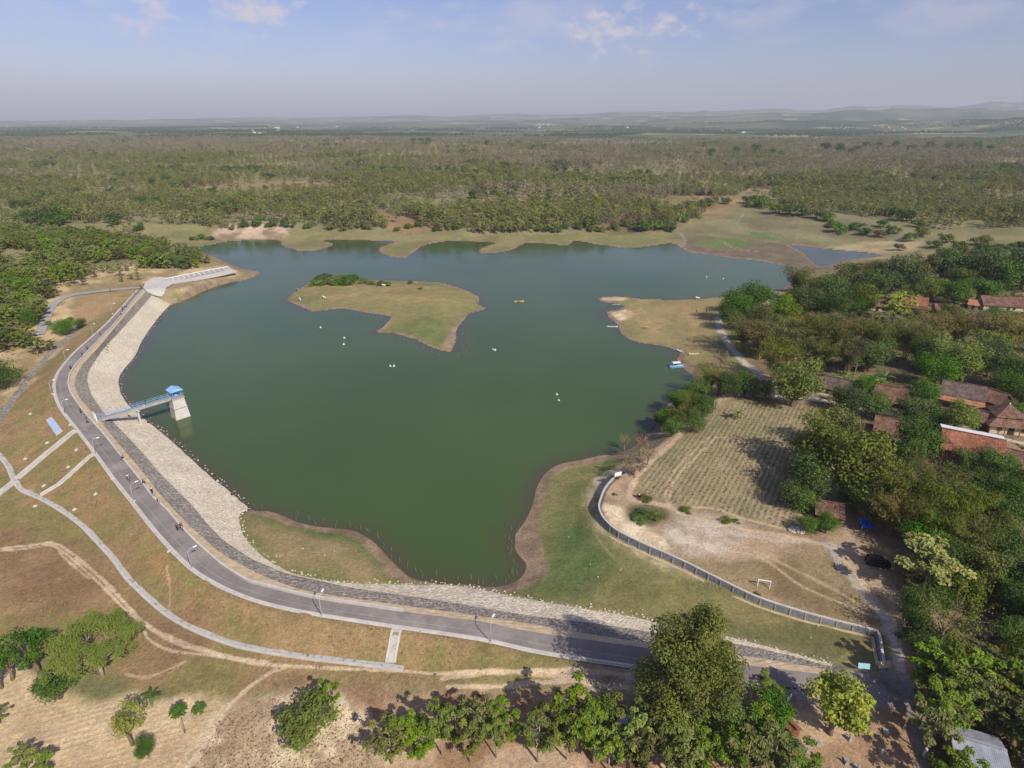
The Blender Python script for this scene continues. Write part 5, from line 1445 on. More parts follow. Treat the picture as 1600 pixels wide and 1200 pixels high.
M['blue_dark'] = plain('blue_tarpaulin', lin(20, 66, 170), .45, .4, var=.15)
M['white'] = plain('white_paint', lin(228, 228, 226), .6, .4, var=.08)
M['steel'] = plain('galvanised_steel', lin(190, 192, 194), .45, .5, metal=.3, var=.1)
M['black'] = plain('black_rubber', (.02, .02, .022), .8, .3)
M['car'] = plain('black_car_paint', (.012, .013, .016), .18, .6, var=.1)
M['glass'] = plain('dark_glass', (.02, .025, .03), .08, .6, var=.05)
M['lamp_glass'] = plain('lamp_glass', (.75, .75, .72), .2, .6, var=.05)
LAND = []
def mark(name, p): LAND.append((name, p[0], p[1]))

def house(name, label, a, b, hr, he, df, db, roof, wall, over=.5, front_roof=None, back_roof=None, lm=None, cat='house', windows=3, lean=None, ext=(0, 0), heb=None):
    """gable house: a, b are the photo pixels of the two ridge ends, hr/he the ridge and eave heights, df/db how far the slopes reach forward/back"""
    A, B = G(*a, hr), G(*b, hr)
    d = (B - A); d.z = 0; L = d.length; rz = math.atan2(d.y, d.x)
    L += ext[0] + ext[1]
    c = (A + B) / 2 + d.normalized() * (ext[1] - ext[0]) / 2
    c.z = min(A.z, B.z, c.z)
    o = thing(name, label, cat, c, rz)
    if lm: mark(lm, c)
    heb = he if heb is None else heb
    sf, sb = (hr - he) / df, (hr - heb) / db
    def slab(y0, z0, y1, z1, mm, nm):
        m = MB(); n = 14; t = .14
        x0, x1 = -L / 2 - over, L / 2 + over
        vs, fs = [], []
        for i in range(n + 1):
            x = x0 + (x1 - x0) * i / n
            sag = -.06 * math.sin(math.pi * i / n) + .03 * (random.random() - .5)
            vs += [(x, y0, z0 + sag), (x, y1, z1 + sag), (x, y1, z1 + sag - t), (x, y0, z0 + sag - t)]
        for i in range(n):
            for k in range(4):
                fs.append((i * 4 + k, i * 4 + (k + 1) % 4, i * 4 + 4 + (k + 1) % 4, i * 4 + 4 + k))
        fs += [(3, 2, 1, 0), tuple(n * 4 + k for k in range(4))]
        m.add(vs, fs)
        ob = m.obj(nm, mm, o)
        bm = bmesh.new(); bm.from_mesh(ob.data); bmesh.ops.recalc_face_normals(bm, faces=bm.faces[:]); bm.to_mesh(ob.data); bm.free()
        return ob
    of, ob_ = over * sf, over * sb
    rf = slab(-df - over, he - of, .02, hr + .003, front_roof or roof, 'roof_slope')
    slab(-.02, hr - .02, db + over, heb - ob_, back_roof or roof, 'roof_slope')
    m = MB(); m.beam((-L / 2 - over, 0, hr + .05), (L / 2 + over, 0, hr + .05), .3, .14); m.obj('ridge_cap', roof, o)
    w = MB(); hl = L / 2
    w.add([(-hl, -df, -.5), (hl, -df, -.5), (hl, db, -.5), (-hl, db, -.5), (-hl, -df, he - .1), (hl, -df, he - .1), (hl, db, heb - .1), (-hl, db, heb - .1), (-hl, 0, hr - .15), (hl, 0, hr - .15)],
          [(0, 1, 5, 4), (2, 3, 7, 6), (1, 2, 6, 9, 5), (3, 0, 4, 8, 7), (3, 2, 1, 0)])
    w.obj('wall', wall, o)
    m = MB(); m.box((0, -df - .03, 1.0), (1.1, .08, 2.0)); m.obj('door', M['wood_dark'], o)
    for k in range(windows):
        x = (k + .5) / windows * L - L / 2
        if abs(x) < 1.4: x += 2.0
        if abs(x) > L / 2 - .7: continue
        m = MB(); m.box((x, -df - .03, 1.4), (1.0, .07, 1.0)); wn = m.obj('window', M['wood'], o)
        m = MB(); m.box((x, -df - .075, 1.4), (.8, .03, .8)); m.obj('pane', M['glass'], wn)
    if lean:
        y1, z1, mm = lean                        # a lower veranda roof along the front
        slab(-df - over - y1, z1, -df - over + .25, he - of - .22, mm, 'veranda_roof')
        for k in range(4):
            x = (k / 3 - .5) * (L - .4)
            q = MB(); q.box((x, -df - over - y1 + .3, (z1 - .2) / 2), (.14, .14, z1 - .2)); q.obj('post', M['wood'], o)
    return o
house('village_house', 'long low house with a dark brown tiled roof behind the bushes at the track', (1293,587), (1343,596), 4.6, 2.4, 3.4, 3.4, M['tile_dark'], M['wood'], lm='low dark brown house', ext=(0, 3))
house('village_house', 'wide house with a mottled reddish brown roof between two banana groves', (1371,599), (1432,608), 5.2, 2.4, 4.0, 4.0, M['tile_mottled'], M['wood_dark'], lm='mottled roof by the bananas')
house('village_house', 'long dark-roofed house with a pale orange veranda roof in front', (1476,593), (1540,603), 5.6, 3.2, 4.2, 3.0, M['tile_dark'], M['plaster'], lean=(3.2, 2.5, M['tile_orange']), lm='house with orange veranda')
house('village_house', 'small brown-roofed house tucked behind the dark-roofed house with the orange veranda', (1546,606), (1574,615), 4.6, 2.4, 3.2, 3.2, M['tile_brown'], M['wood_dark'], windows=1)
house('village_house', 'house with a faded red tiled roof half hidden left of the white-backed red roof', (1371,649), (1426,658), 4.8, 2.5, 3.6, 3.6, M['tile_mottled'], M['wood_dark'], lean=(3.0, 1.9, M['tile_dark']), lm='faded red roof')
house('brick_house', 'brick house with a big red tiled front slope and a white metal back slope', (1476,669), (1569,686), 6.6, 4.0, 5.0, 3.4, M['tile_red'], M['brick'], back_roof=M['zinc'], heb=6.0, lm='white-backed red roof', windows=4)
house('lean_shed', 'low brown-roofed shed at the right end of the big red roof', (1570,699), (1602,706), 3.4, 2.2, 3.4, 2.4, M['tile_brown'], M['brick'], windows=0, cat='shed')
house('village_house', 'left one of the two red-roofed houses at the back of the grove', (1356,464), (1392,467), 4.8, 2.6, 3.6, 3.4, M['tile_mottled'], M['plaster'], lm='left back red roof')
house('village_house', 'red-roofed house with a second lower slope at the back of the grove', (1411,461), (1450,464), 5.6, 3.2, 4.0, 3.4, M['tile_red'], M['plaster'], lean=(2.6, 2.4, M['tile_mottled']), lm='two-stepped back roof')
house('village_house', 'long reddish brown roofed house at the right frame edge in the back of the grove', (1534,461), (1612,463), 5.4, 2.8, 4.6, 3.4, M['tile_mottled'], M['plaster'], lm='long right-edge roof')
house('village_house', 'small house with a light orange roof at the left end of the long brown roof', (1516,467), (1532,468), 3.8, 2.4, 2.6, 2.4, M['tile_orange'], M['plaster'], windows=0)
house('lean_shed', 'long low orange-tiled shed nearly buried in the bamboo', (1463,494), (1498,498), 3.0, 2.0, 2.0, 2.0, M['tile_orange'], M['wood'], windows=0, cat='shed')
house('brown_shed', 'faded brown-grey roof among the trees between the two back red roofs', (1462,474), (1498,476), 4.2, 2.4, 3.2, 2.6, M['tile_brown'], M['wood'], windows=0, cat='shed')
house('field_hut', 'small hut with a rusty red roof under the big trees beside the crop field', (1278,781), (1316,787), 3.4, 2.0, 2.4, 2.2, M['tile_mottled'], M['wood_dark'], windows=0, cat='hut', lm='rusty red field hut')
house('grave_hut', 'tiny red hut with a dark opening beside the grave stones', (1233,1126), (1245,1138), 2.2, 1.5, 1.0, 1.0, M['tile_red'], M['brick'], windows=0, cat='hut', over=.25, lm='tiny red hut by the graves')
house('sheet_shed', 'grey sheet-metal roof glimpsed between the young teaks at the bottom', (930,1126), (1000,1142), 3.2, 2.6, 3.0, 2.4, M['zinc_old'], M['wood'], windows=0, cat='shed', lm='sheet roof among teaks')
house('sheet_shed', 'flat grey sheet-metal roof under the trees in the bottom right corner', (1492,1148), (1566,1170), 3.6, 3.0, 4.4, 2.0, M['zinc_old'], M['wood'], windows=0, cat='shed', lm='bottom right sheet roof')
# hip-roofed house at the right edge
def hip_house():
    A = G(1578, 632, 6.6)
    o = thing('pavilion_house', 'square house with a steep pyramid roof over a wider lower roof at the right edge', 'house', A, R(-14))
    mark('pyramid-roofed house', A)
    def frus(nm, z0, z1, w0, d0, w1, d1, m, y=0):
        q = MB(); q.add([(-w0, -d0 + y, z0), (w0, -d0 + y, z0), (w0, d0 + y, z0), (-w0, d0 + y, z0), (-w1, -d1 + y, z1), (w1, -d1 + y, z1), (w1, d1 + y, z1), (-w1, d1 + y, z1)], [(0, 1, 5, 4), (1, 2, 6, 5), (2, 3, 7, 6), (3, 0, 4, 7), (4, 5, 6, 7), (3, 2, 1, 0)])
        return q.obj(nm, m, o)
    frus('wall', -.4, 2.5, 4.6, 4.2, 4.6, 4.2, M['plaster'])
    frus('lower_roof', 2.35, 4.0, 5.6, 5.2, 3.3, 3.0, M['tile_brown'])
    frus('upper_wall', 4.0, 4.3, 3.0, 2.7, 3.0, 2.7, M['wood'])
    frus('upper_roof', 4.2, 6.7, 3.7, 3.4, .12, .12, M['tile_brown'])
    q = MB(); q.tube([(0, 0, 6.6), (0, 0, 6.9), (0, 0, 7.15)], [.2, .16, .04], 8); q.obj('finial', M['white'], o)
    q = MB(); q.box((0, -4.24, 1.1), (1.2, .1, 2.1)); q.obj('door', M['wood_dark'], o)
    for x in (-2.6, 2.6):
        q = MB(); q.box((x, -4.24, 1.4), (1.1, .08, 1.1)); q.obj('window', M['wood'], o)
    for k in range(4):
        q = MB(); q.box((-5 + k * 3.33, -4.95, 1.15), (.16, .16, 2.3)); q.obj('post', M['wood'], o)
hip_house()
house('side_wing', 'low brown wing roof joined to the left of the pyramid-roofed house', (1531,640), (1556,648), 4.0, 2.4, 3.0, 2.4, M['tile_brown'], M['wood_dark'], windows=0, cat='house')

# ------------------------------------------------------------------ retaining wall
o = thing('retaining_wall', 'long curved grey masonry wall between the lawn and the field', 'wall', (0, 0, 0))
wl = np.c_[wall_w[:, :2], np.full(len(wall_w), WZ)]
wl = resample(wl, 200)
face = offset(wl, WS * -0.12)
bz = np.interp(np.linspace(0, 1, 200), wbz, wbase) - .5
mb = MB(); vs, fs = [], []
fo, fi_ = offset(wl, WS * -.42), offset(wl, WS * .25); ft = offset(wl, WS * -.2); ft_top = ft
for i in range(200):
    vs += [(fo[i, 0], fo[i, 1], bz[i]), (ft[i, 0], ft[i, 1], WZ + .02), (fi_[i, 0], fi_[i, 1], WZ + .02), (fi_[i, 0], fi_[i, 1], WZ - 1.2)]
for i in range(199):
    for k in range(3): fs.append((i * 4 + k, i * 4 + k + 1, i * 4 + 5 + k, i * 4 + 4 + k))
fs += [(0, 1, 2, 3), (799, 798, 797, 796)]
mb.add(vs, fs); bod = mb.obj('wall_body', M['wall_stone'], o)
bm = bmesh.new(); bm.from_mesh(bod.data); bmesh.ops.recalc_face_normals(bm, faces=bm.faces[:]); bm.to_mesh(bod.data); bm.free()
sweep_box('coping', np.c_[wl[:, :2], np.full(200, WZ + .02)], .36, .14, M['concrete'], 0, o)
ft = offset(wl, WS * -.85); ft[:, 2] = bz + .5
sweep_box('footing', ft[60:], .5, .35, M['sand'], -.32, o)
for i in range(4, 199, 6):
    m = MB(); m.beam((fo[i, 0], fo[i, 1], bz[i] + .3), (ft_top[i, 0], ft_top[i, 1], WZ - .01), .2, .16); m.obj('pilaster', M['concrete_grey'], o)
mark('curved grey wall', wall_w[45])

# ------------------------------------------------------------------ channels, stairs, spillway
def gline(w, lift=0.0, n=None):
    w = np.asarray(w)[:, :2] if n is None else resample(np.asarray(w)[:, :2], n)
    return np.array([(x, y, gz(x, y) + lift) for x, y in w])
def channel(label, w, wid, n, name='drainage_channel'):
    o = thing(name, label, 'drain', (0, 0, 0))
    c = gline(w, 0, n)
    c[:, 2] = np.convolve(np.pad(c[:, 2], 3, 'edge'), np.ones(7) / 7, 'valid')
    for s in (-1, 1):
        q = offset(c, s * wid / 2); sweep_box('side_wall', q, wid * .27, .2, M['concrete'], -.08, o)
    sweep_box('channel_floor', c, wid * .72, .2, M['drain_floor'], -.15, o)
    return o
channel('long curved concrete drain along the foot of the dam', channel_w, 1.5, 160)
st = smooth_line([tuple(P(x, y, z)) for x, y, z in [(622,981,6.2),(616,1008,5.4),(610,1036,4.6)]], 5)
channel('short straight drain running down the slope to the end of the curved drain', st, 1.3, 24)
def stairs(label, px, wid):
    o = thing('stairway', label, 'stairs', (0, 0, 0))
    c = gline([tuple(P(*q)) for q in px], 0); L = line_len(c); n = int(L / .38); c = resample(c, n)
    for i in range(n): c[i, 2] = gz(c[i, 0], c[i, 1])
    m = MB()
    for i in range(n - 1):
        d = c[i + 1] - c[i]
        m.box(((c[i, 0] + c[i + 1, 0]) / 2, (c[i, 1] + c[i + 1, 1]) / 2, max(c[i, 2], c[i + 1, 2]) - .1), (math.hypot(d[0], d[1]) * .96, wid, .4), math.atan2(d[1], d[0]))
    m.obj('steps', M['concrete'], o)
    for s in (-1, 1): sweep_box('side_rail', offset(c, s * (wid / 2 + .12)), .2, .3, M['concrete'], 0, o)
stairs('wider of the two stairways down the left slope, near the blue panel', [(121,675,6.1),(75,710,4.2),(27,748,2.4)], 1.3)
stairs('lower stretch of stairs going on below the curved drain at the left edge', [(24,752,2.2),(0,772,1.9),(-40,805,1.7)], 1.3)
stairs('thin stairway on the left slope nearer to the viewer', [(150,711,6.1),(128,730,5.0),(110,745,4.2),(92,760,3.2),(63,774,2.4)], .8)
dl_ = gline(toedrain_w, .05, 90)
loft('stone_drain', offset(dl_, 1.4), offset(dl_, -1.4), 6, 110, M['grey_stone'], .12, .2)
ap = smooth_line([tuple(P(x, y, z)) for x, y, z in [(60,520,5.2),(66,508,5.4),(72,495,5.6),(80,481,5.8),(95,470,5.9),(115,463,6),(150,458,6.1),(180,454,6.2),(212,449,6.3),(226,446,6.3)]], 4)
ap = gline(ap, .1, 90); ap[:, 2] = np.convolve(np.pad(ap[:, 2], 5, 'edge'), np.ones(11) / 11, 'valid')
loft('path', offset(ap, 1.7), offset(ap, -1.7), 4, 100, M['concrete_grey'], .14)
o = thing('spillway', 'pale concrete spillway with a ribbed side wall at the far end of the dam', 'spillway', (0, 0, 0))
mark('concrete spillway', P(290, 435, 4))
def strip(nm, a, b, m, na=40, nb=6):
    ob = loft(nm, smooth_line(PL(a)), smooth_line(PL(b)), nb, na, m, 0.0, kind=None); ob.parent = o
    for vv in ob.data.vertices: vv.co.z = max(vv.co.z, gz(vv.co.x, vv.co.y) + (.45 if nm == 'apron' else .12))
    return ob
strip('apron', [(224,451,6.6),(229,439,6.3),(248,433,5.4),(261,436,4.7)], [(231,457,5.7),(243,462,4.1),(255,463,2.9),(263,457,2.7),(271,445,3.8)], M['concrete'])
strip('chute_floor', [(262,438,4.8),(280,437.5,4.0),(310,431.5,3.7),(340,425.5,3.5),(362,421,3.4)], [(271,444.5,4.1),(290,441.5,3.7),(315,437,3.4),(345,431.5,3.2),(371,425,3.2)], M['concrete'])
strip('side_wall', [(262,435.5,5.6),(280,431.5,5.4),(310,425.5,5.2),(340,419.8,5.0),(355,417.3,4.9)], [(263,438.5,4.8),(281,437.2,4.02),(311,431,3.72),(341,425,3.52),(363,420.8,3.42)], M['concrete_grey'])
sweep_box('coping', smooth_line(PL([(258,436,5.8),(280,431.3,5.45),(310,425.3,5.25),(340,419.6,5.05),(356,417,4.95)]), 6), .5, .3, M['white'], 0, o)
ra_, rb_ = resample(PL([(270,434,5.5),(310,425.7,5.2),(352,418,4.95)]), 22), resample(PL([(271,438.2,4.5),(312,431.2,3.75),(358,421.8,3.45)]), 22)
for i in range(22):
    m = MB(); m.beam(tuple(ra_[i] + [0, -.05, .06]), tuple(rb_[i] + [0, -.05, .08]), .45, .3); m.obj('rib', M['concrete_grey'] if i % 2 else M['concrete'], o)

# blue panel and pale marker stones on the grass slope
pc4 = [G(x, y) for x, y in [(72,657),(81,652),(98,674),(88,681)]]
cc = sum(pc4, Vector()) / 4
o = thing('slope_panel', 'light blue painted slab in a pale concrete frame on the grass slope', 'slab', cc)
mark('blue slab on the slope', cc)
m = MB(); up = Vector((0, 0, .22))
vs = [p - cc - up for p in pc4] + [p - cc + up for p in pc4]
m.add(vs, [(4, 5, 6, 7), (0, 1, 5, 4), (1, 2, 6, 5), (2, 3, 7, 6), (3, 0, 4, 7)]); m.obj('frame', M['concrete'], o)
mid = [(p - cc) * .98 for p in pc4]
mid = [q + ((mid[(i + 2) % 4] - q).normalized() * .75) + Vector((0, 0, .255)) for i, q in enumerate(mid)]
m = MB(); m.add(mid + [q - Vector((0, 0, .1)) for q in mid], [(0, 1, 2, 3), (4, 5, 1, 0), (5, 6, 2, 1), (6, 7, 3, 2), (7, 4, 0, 3)]); m.obj('blue_face', plain('faded_blue_paint', lin(168, 190, 216), .8, .2, var=.15), o)
MK = [(48,647,'above the blue slab'),(74,692,'just below the blue slab'),(40,717,'beside the wider stairway'),(120,703,'between the two stairways near the road'),(107,730,'between the two stairways'),(69,759,'at the foot between the two stairways'),(176,748,'on the slope edge by the road kerb'),(150,772,'on the open slope below the thin stairway'),(117,796,'near the curved drain on the left slope'),(55,791,'beyond the curved drain at the left'),(265,861,'on the slope under the road bend'),(110,664,'by the road opposite the blue slab')]
for x, y, s in MK:
    p = G(x, y); o = thing('marker_stone', 'small pale marker stone ' + s, 'marker', p, .6, 'marker stones on the slope')
    m = MB(); m.box((0, 0, .02), (.9, .6, .25), taper=.9); m.obj('base', M['concrete'], o)
    m = MB(); m.box((0, 0, .25), (.32, .28, .3), taper=.8); m.obj('post', M['concrete'], o)

# ------------------------------------------------------------------ intake tower and footbridge
DZ = 6.6
b0, b1 = P(149, 656, DZ), P(266, 621, DZ)
bd = (b1 - b0); bl = bd.length; brz = math.atan2(bd.y, bd.x)
tc = b1 + bd.normalized() * 1.5; tc.z = 0
o = thing('intake_tower', 'concrete intake tower with a blue roofed cabin standing in the water', 'tower', tc, brz)
mark('intake tower', tc)
m = MB(); m.add([(-2.2, -2.3, -3), (2.2, -2.3, -3), (2.2, 2.3, -3), (-2.2, 2.3, -3), (-1.55, -1.5, DZ - .5), (1.55, -1.5, DZ - .5), (1.55, 1.5, DZ - .5), (-1.55, 1.5, DZ - .5)], [(0, 1, 5, 4), (1, 2, 6, 5), (2, 3, 7, 6), (3, 0, 4, 7), (4, 5, 6, 7)])
m.obj('pier', M['concrete'], o)
m = MB(); m.box((0, 0, DZ - .3), (3.5, 3.4, .36)); m.obj('platform', M['concrete_grey'], o)
m = MB(); m.box((0, 0, 3.3), (3.9, 3.95, .12)); m.obj('ledge', M['concrete_grey'], o)
for sx in (-1.05, 1.05):
    for sy in (-1.05, 1.05):
        m = MB(); m.box((sx, sy, DZ + .95), (.12, .12, 2.1)); m.obj('post', M['blue'], o)
m = MB(); hr_, he_, ww = DZ + 2.75, DZ + 1.95, 1.75
m.add([(-ww, -ww, he_), (ww, -ww, he_), (ww, ww, he_), (-ww, ww, he_), (0, -ww, hr_), (0, ww, hr_), (-ww, -ww, he_ - .1), (ww, -ww, he_ - .1), (ww, ww, he_ - .1), (-ww, ww, he_ - .1)], [(0, 4, 5, 3), (4, 1, 2, 5), (0, 6, 7, 1, 4), (2, 8, 9, 3, 5), (3, 9, 6, 0), (1, 7, 8, 2), (9, 8, 7, 6)])
m.obj('roof', M['blue_roof'], o)
m = MB(); m.box((0, 0, DZ + .35), (.7, .7, 1.0)); m.tube([(0, 0, DZ + .8), (0, 0, DZ + 1.5)], .08, 6); m.obj('gate_gear', M['blue'], o)
def rail(pts, parent, m, h=1.0, step=2.0):
    pts = np.asarray(pts); n = max(2, int(line_len(pts) / step) + 1); q = resample(pts, n); mb = MB()
    for p in q: mb.tube([tuple(p), tuple(p + [0, 0, h])], .045, 5)
    for z in (h, h * .55): mb.tube([tuple(p + [0, 0, z]) for p in q], .04, 5)
    return mb.obj('railing', m, parent)
for a, b in (((1.6, -1.55), (1.6, 1.55)), ((-1.6, 1.55), (1.6, 1.55)), ((-1.6, -1.55), (1.6, -1.55))):
    rail([(*a, DZ - .12), (*b, DZ - .12)], o, M['blue'])
o = thing('footbridge', 'grey footbridge with light blue railings from the dam crest to the intake tower', 'bridge', (b0 + b1) / 2, brz)
h = bl / 2
m = MB(); m.box((0, 0, -.02), (bl, 1.5, .14)); m.obj('deck', M['concrete_grey'], o)
for s in (-.72, .72):
    m = MB(); m.box((0, s, -.36), (bl, .12, .55)); m.obj('girder', M['concrete_grey'], o)
    rail([(-h, s, .05), (h, s, .05)], o, M['blue'])
pp = P(211, 655, 1.4); lx = (Matrix.Rotation(-brz, 3, 'Z') @ (pp - (b0 + b1) / 2)).x
m = MB(); m.box((lx, 0, -3.6), (.5, .6, 6.2)); m.box((lx, 0, -.75), (.7, 1.9, .3)); m.obj('support_post', M['concrete'], o)
m = MB()
for s in (-.85, .85): m.box((-h + .1, s, .9), (.22, .22, 2.2))
m.box((-h + .1, 0, 1.9), (.16, 1.9, .16)); m.obj('gate_frame', M['white'], o)

# ------------------------------------------------------------------ street lamps along the outer kerb
LP = [(176,490,'first lamp from the spillway end of the dam'),(146,523,'second lamp from the spillway end of the dam'),(104,566,'third lamp from the spillway end of the dam'),(82,616,'lamp at the left bend of the dam'),(102,648,'lamp just after the left bend, facing the footbridge'),(150,711,'lamp at the head of the thin stairway'),(210,783,'lamp above the open slope, past the thin stairway'),(300,889,'lamp on the wide bend before the lawn'),(503,963,'lamp across the road from the near lawn'),(767,1004,'last lamp toward the big olive tree')]
kd = KDTree(len(L_inner)); [kd.insert(Vector(p), i) for i, p in enumerate(L_inner)]; kd.balance()
lamp0 = None
for x, y, s in LP:
    p = P(x, y, CR); i = kd.find(p)[1]; q = Vector(L_inner[i]) - p; rz = math.atan2(q.y, q.x)
    if lamp0 is None:
        o = thing('street_lamp', s, 'street lamp', p, rz, 'street lamps along the dam road', .82); lamp0 = o
        m = MB(); m.box((0, 0, .1), (.5, .5, .5)); m.obj('base', M['concrete'], o)
        m = MB(); m.tube([(0, 0, 0), (0, 0, 2.5), (.03, 0, 4.2), (.25, 0, 4.75), (.8, 0, 5.05), (1.35, 0, 5.12)], [.10, .085, .07, .06, .05, .045], 7); m.obj('pole', M['steel'], o, True)
        m = MB(); m.box((1.65, 0, 5.14), (.85, .34, .18), taper=.75); hd = m.obj('lamp_head', M['white'], o)
        m = MB(); m.box((1.68, 0, 5.03), (.6, .26, .05)); m.obj('lens', M['lamp_glass'], hd)
    else:
        o = lamp0.copy(); COL.objects.link(o); o.location = p; o.rotation_euler = (0, 0, rz); o['label'] = s
        for c in list(lamp0.children):
            c2 = c.copy(); COL.objects.link(c2); c2.parent = o
            for g in c.children:
                g2 = g.copy(); COL.objects.link(g2); g2.parent = c2
# ------------------------------------------------------------------ people
M['skin'] = plain('brown_skin', lin(150, 104, 78), .6, .3, var=.05)
M['hair'] = plain('black_hair', (.012, .010, .009), .6, .3, var=.1)
CLOTH = {k: plain('cloth_' + k, c, .9, .1, var=.12, scale=4) for k, c in {'white': lin(226, 224, 218), 'red': lin(170, 44, 40), 'blue': lin(50, 80, 150), 'navy': lin(34, 40, 62), 'black': (.02, .02, .022), 'grey': lin(120, 120, 122), 'khaki': lin(150, 128, 92), 'maroon': lin(92, 40, 48), 'green': lin(60, 100, 66)}.items()}
def skin_mesh(name, verts, edges, rad, mats, sub=1):
    me = bpy.data.meshes.new(name); me.from_pydata([tuple(v) for v in verts], edges, [])
    ob = bpy.data.objects.new(name, me); COL.objects.link(ob)
    md = ob.modifiers.new('skin', 'SKIN'); md.use_smooth_shade = True
    for i, r in enumerate(rad):
        sv = me.skin_vertices[0].data[i]; sv.radius = (r, r) if not hasattr(r, '__len__') else r
        sv.use_root = (i == 0)
    s = ob.modifiers.new('sub', 'SUBSURF'); s.levels = sub; s.render_levels = sub
    dg = bpy.context.evaluated_depsgraph_get()
    out = bpy.data.meshes.new_from_object(ob.evaluated_get(dg)); out.name = name
    bpy.data.objects.remove(ob); bpy.data.meshes.remove(me)
    out.materials.clear(); out.materials.append(mats)
    return out
def pose(kind):
    """joint positions: +y is forward"""
    if kind == 'stand':
        pel, J = (0, 0, .90), dict(hip=(.09, 0, .86), knee=(.10, .03, .47), ank=(.10, -.01, .08), toe=(.12, .15, .03), sh=(.18, 0, 1.38), elb=(.24, -.02, 1.10), wri=(.25, .08, .87), han=(.25, .11, .80))
    elif kind == 'ride':
        pel, J = (0, -.1, .84), dict(hip=(.10, -.08, .82), knee=(.20, .30, .74), ank=(.18, .16, .33), toe=(.18, .30, .26), sh=(.18, -.04, 1.32), elb=(.27, .16, 1.12), wri=(.29, .40, 1.08), han=(.29, .47, 1.08))
    else:
        pel, J = (0, 0, .20), dict(hip=(.10, .02, .19), knee=(.15, .36, .44), ank=(.13, .40, .06), toe=(.14, .55, .03), sh=(.18, .06, .68), elb=(.23, .24, .50), wri=(.12, .40, .48), han=(.08, .46, .47))
    top = np.array([0, pel[1] + (.04 if kind != 'stand' else 0), J['sh'][2]])
    return pel, J, top
def person_parts(kind):
    pel, J, top = pose(kind); pel = np.array(pel)
    V, E, Rr = [pel], [], [(.13, .10)]
    def add(p, par, r):
        V.append(np.array(p, float)); Rr.append(r); E.append((par, len(V) - 1)); return len(V) - 1
    ch = add(pel * .45 + top * .55, 0, (.14, .10)); sh = add(top, ch, (.12, .085)); nk = add(top + [0, .01, .08], sh, .052); hd = add(top + [0, .02, .17], nk, (.075, .085)); hd2 = add(top + [0, .02, .26], hd, (.07, .08))
    add(top + [0, .115, .175], hd, .02)
    for s in (-1, 1):
        m = np.array([s, 1, 1])
        a = add(J['sh'] * m, sh, .055); b = add(J['elb'] * m, a, .042); c = add(J['wri'] * m, b, .030); h = add(J['han'] * m, c, (.036, .022))
        dirn = np.array(J['han']) * m - np.array(J['wri']) * m; dirn /= np.linalg.norm(dirn)
        for k in range(4):
            off = np.array([0, (k - 1.5) * .018, 0]) if kind == 'stand' else np.array([(k - 1.5) * .018, 0, 0])
            f1 = add(np.array(J['han']) * m + dirn * .05 + off, h, .009)
            add(np.array(J['han']) * m + dirn * (.085 - .006 * abs(k - 1.5)) + off + [-s * .012, 0, -.008], f1, .008)
        add(np.array(J['wri']) * m + dirn * .06 + [-s * .045, .02, 0], c, .010)
        a = add(J['hip'] * m, 0, .088); b = add(J['knee'] * m, a, .060); c = add(J['ank'] * m, b, .042); add(J['toe'] * m, c, .036)
    body = skin_mesh('body_' + kind, V, E, Rr, M['skin'])
    V2, E2, R2 = [pel * .85 + top * .15, pel * .45 + top * .55, top - [0, 0, .01]], [(0, 1), (1, 2)], [(.155, .12), (.162, .122), (.135, .10)]
    for s in (-1, 1):
        m = np.array([s, 1, 1]); V2 += [np.array(J['sh']) * m, np.array(J['sh']) * m * .35 + np.array(J['elb']) * m * .65]; R2 += [.075, .065]; E2 += [(2, len(V2) - 2), (len(V2) - 2, len(V2) - 1)]
    shirt = skin_mesh('shirt_' + kind, V2, E2, R2, CLOTH['white'])
    V3, E3, R3 = [pel + [0, 0, .04]], [], [(.145, .115)]
    for s in (-1, 1):
        m = np.array([s, 1, 1]); V3 += [np.array(J['hip']) * m, np.array(J['knee']) * m, np.array(J['ank']) * m * .92 + np.array(J['knee']) * m * .08]; R3 += [.105, .078, .062]; k = len(V3); E3 += [(0, k - 3), (k - 3, k - 2), (k - 2, k - 1)]
    trou = skin_mesh('trousers_' + kind, V3, E3, R3, CLOTH['black'])
    mb = MB(); mb.ball(tuple(top + [0, -.012, .235]), .10, 8, 6, (.9, 1.0, .92)); hair = mb.data('hair_' + kind, M['hair'], True)
    return body, shirt, trou, hair
PP = {k: person_parts(k) for k in ('stand', 'ride', 'sit')}
_cl = {}
def cloth_copy(me, c):
    if (me.name, c) not in _cl:
        m2 = me.copy(); m2.materials.clear(); m2.materials.append(CLOTH[c]); _cl[(me.name, c)] = m2
    return _cl[(me.name, c)]
def person(kind, p, rz, shirt, trousers, label, group=None):
    b, s, t, h = PP[kind]
    o = thing('person', label, 'person', p, rz, group)
    part('body', b, o); part('shirt', cloth_copy(s, shirt), o); part('trousers', cloth_copy(t, trousers), o); part('hair', h, o)
    return o

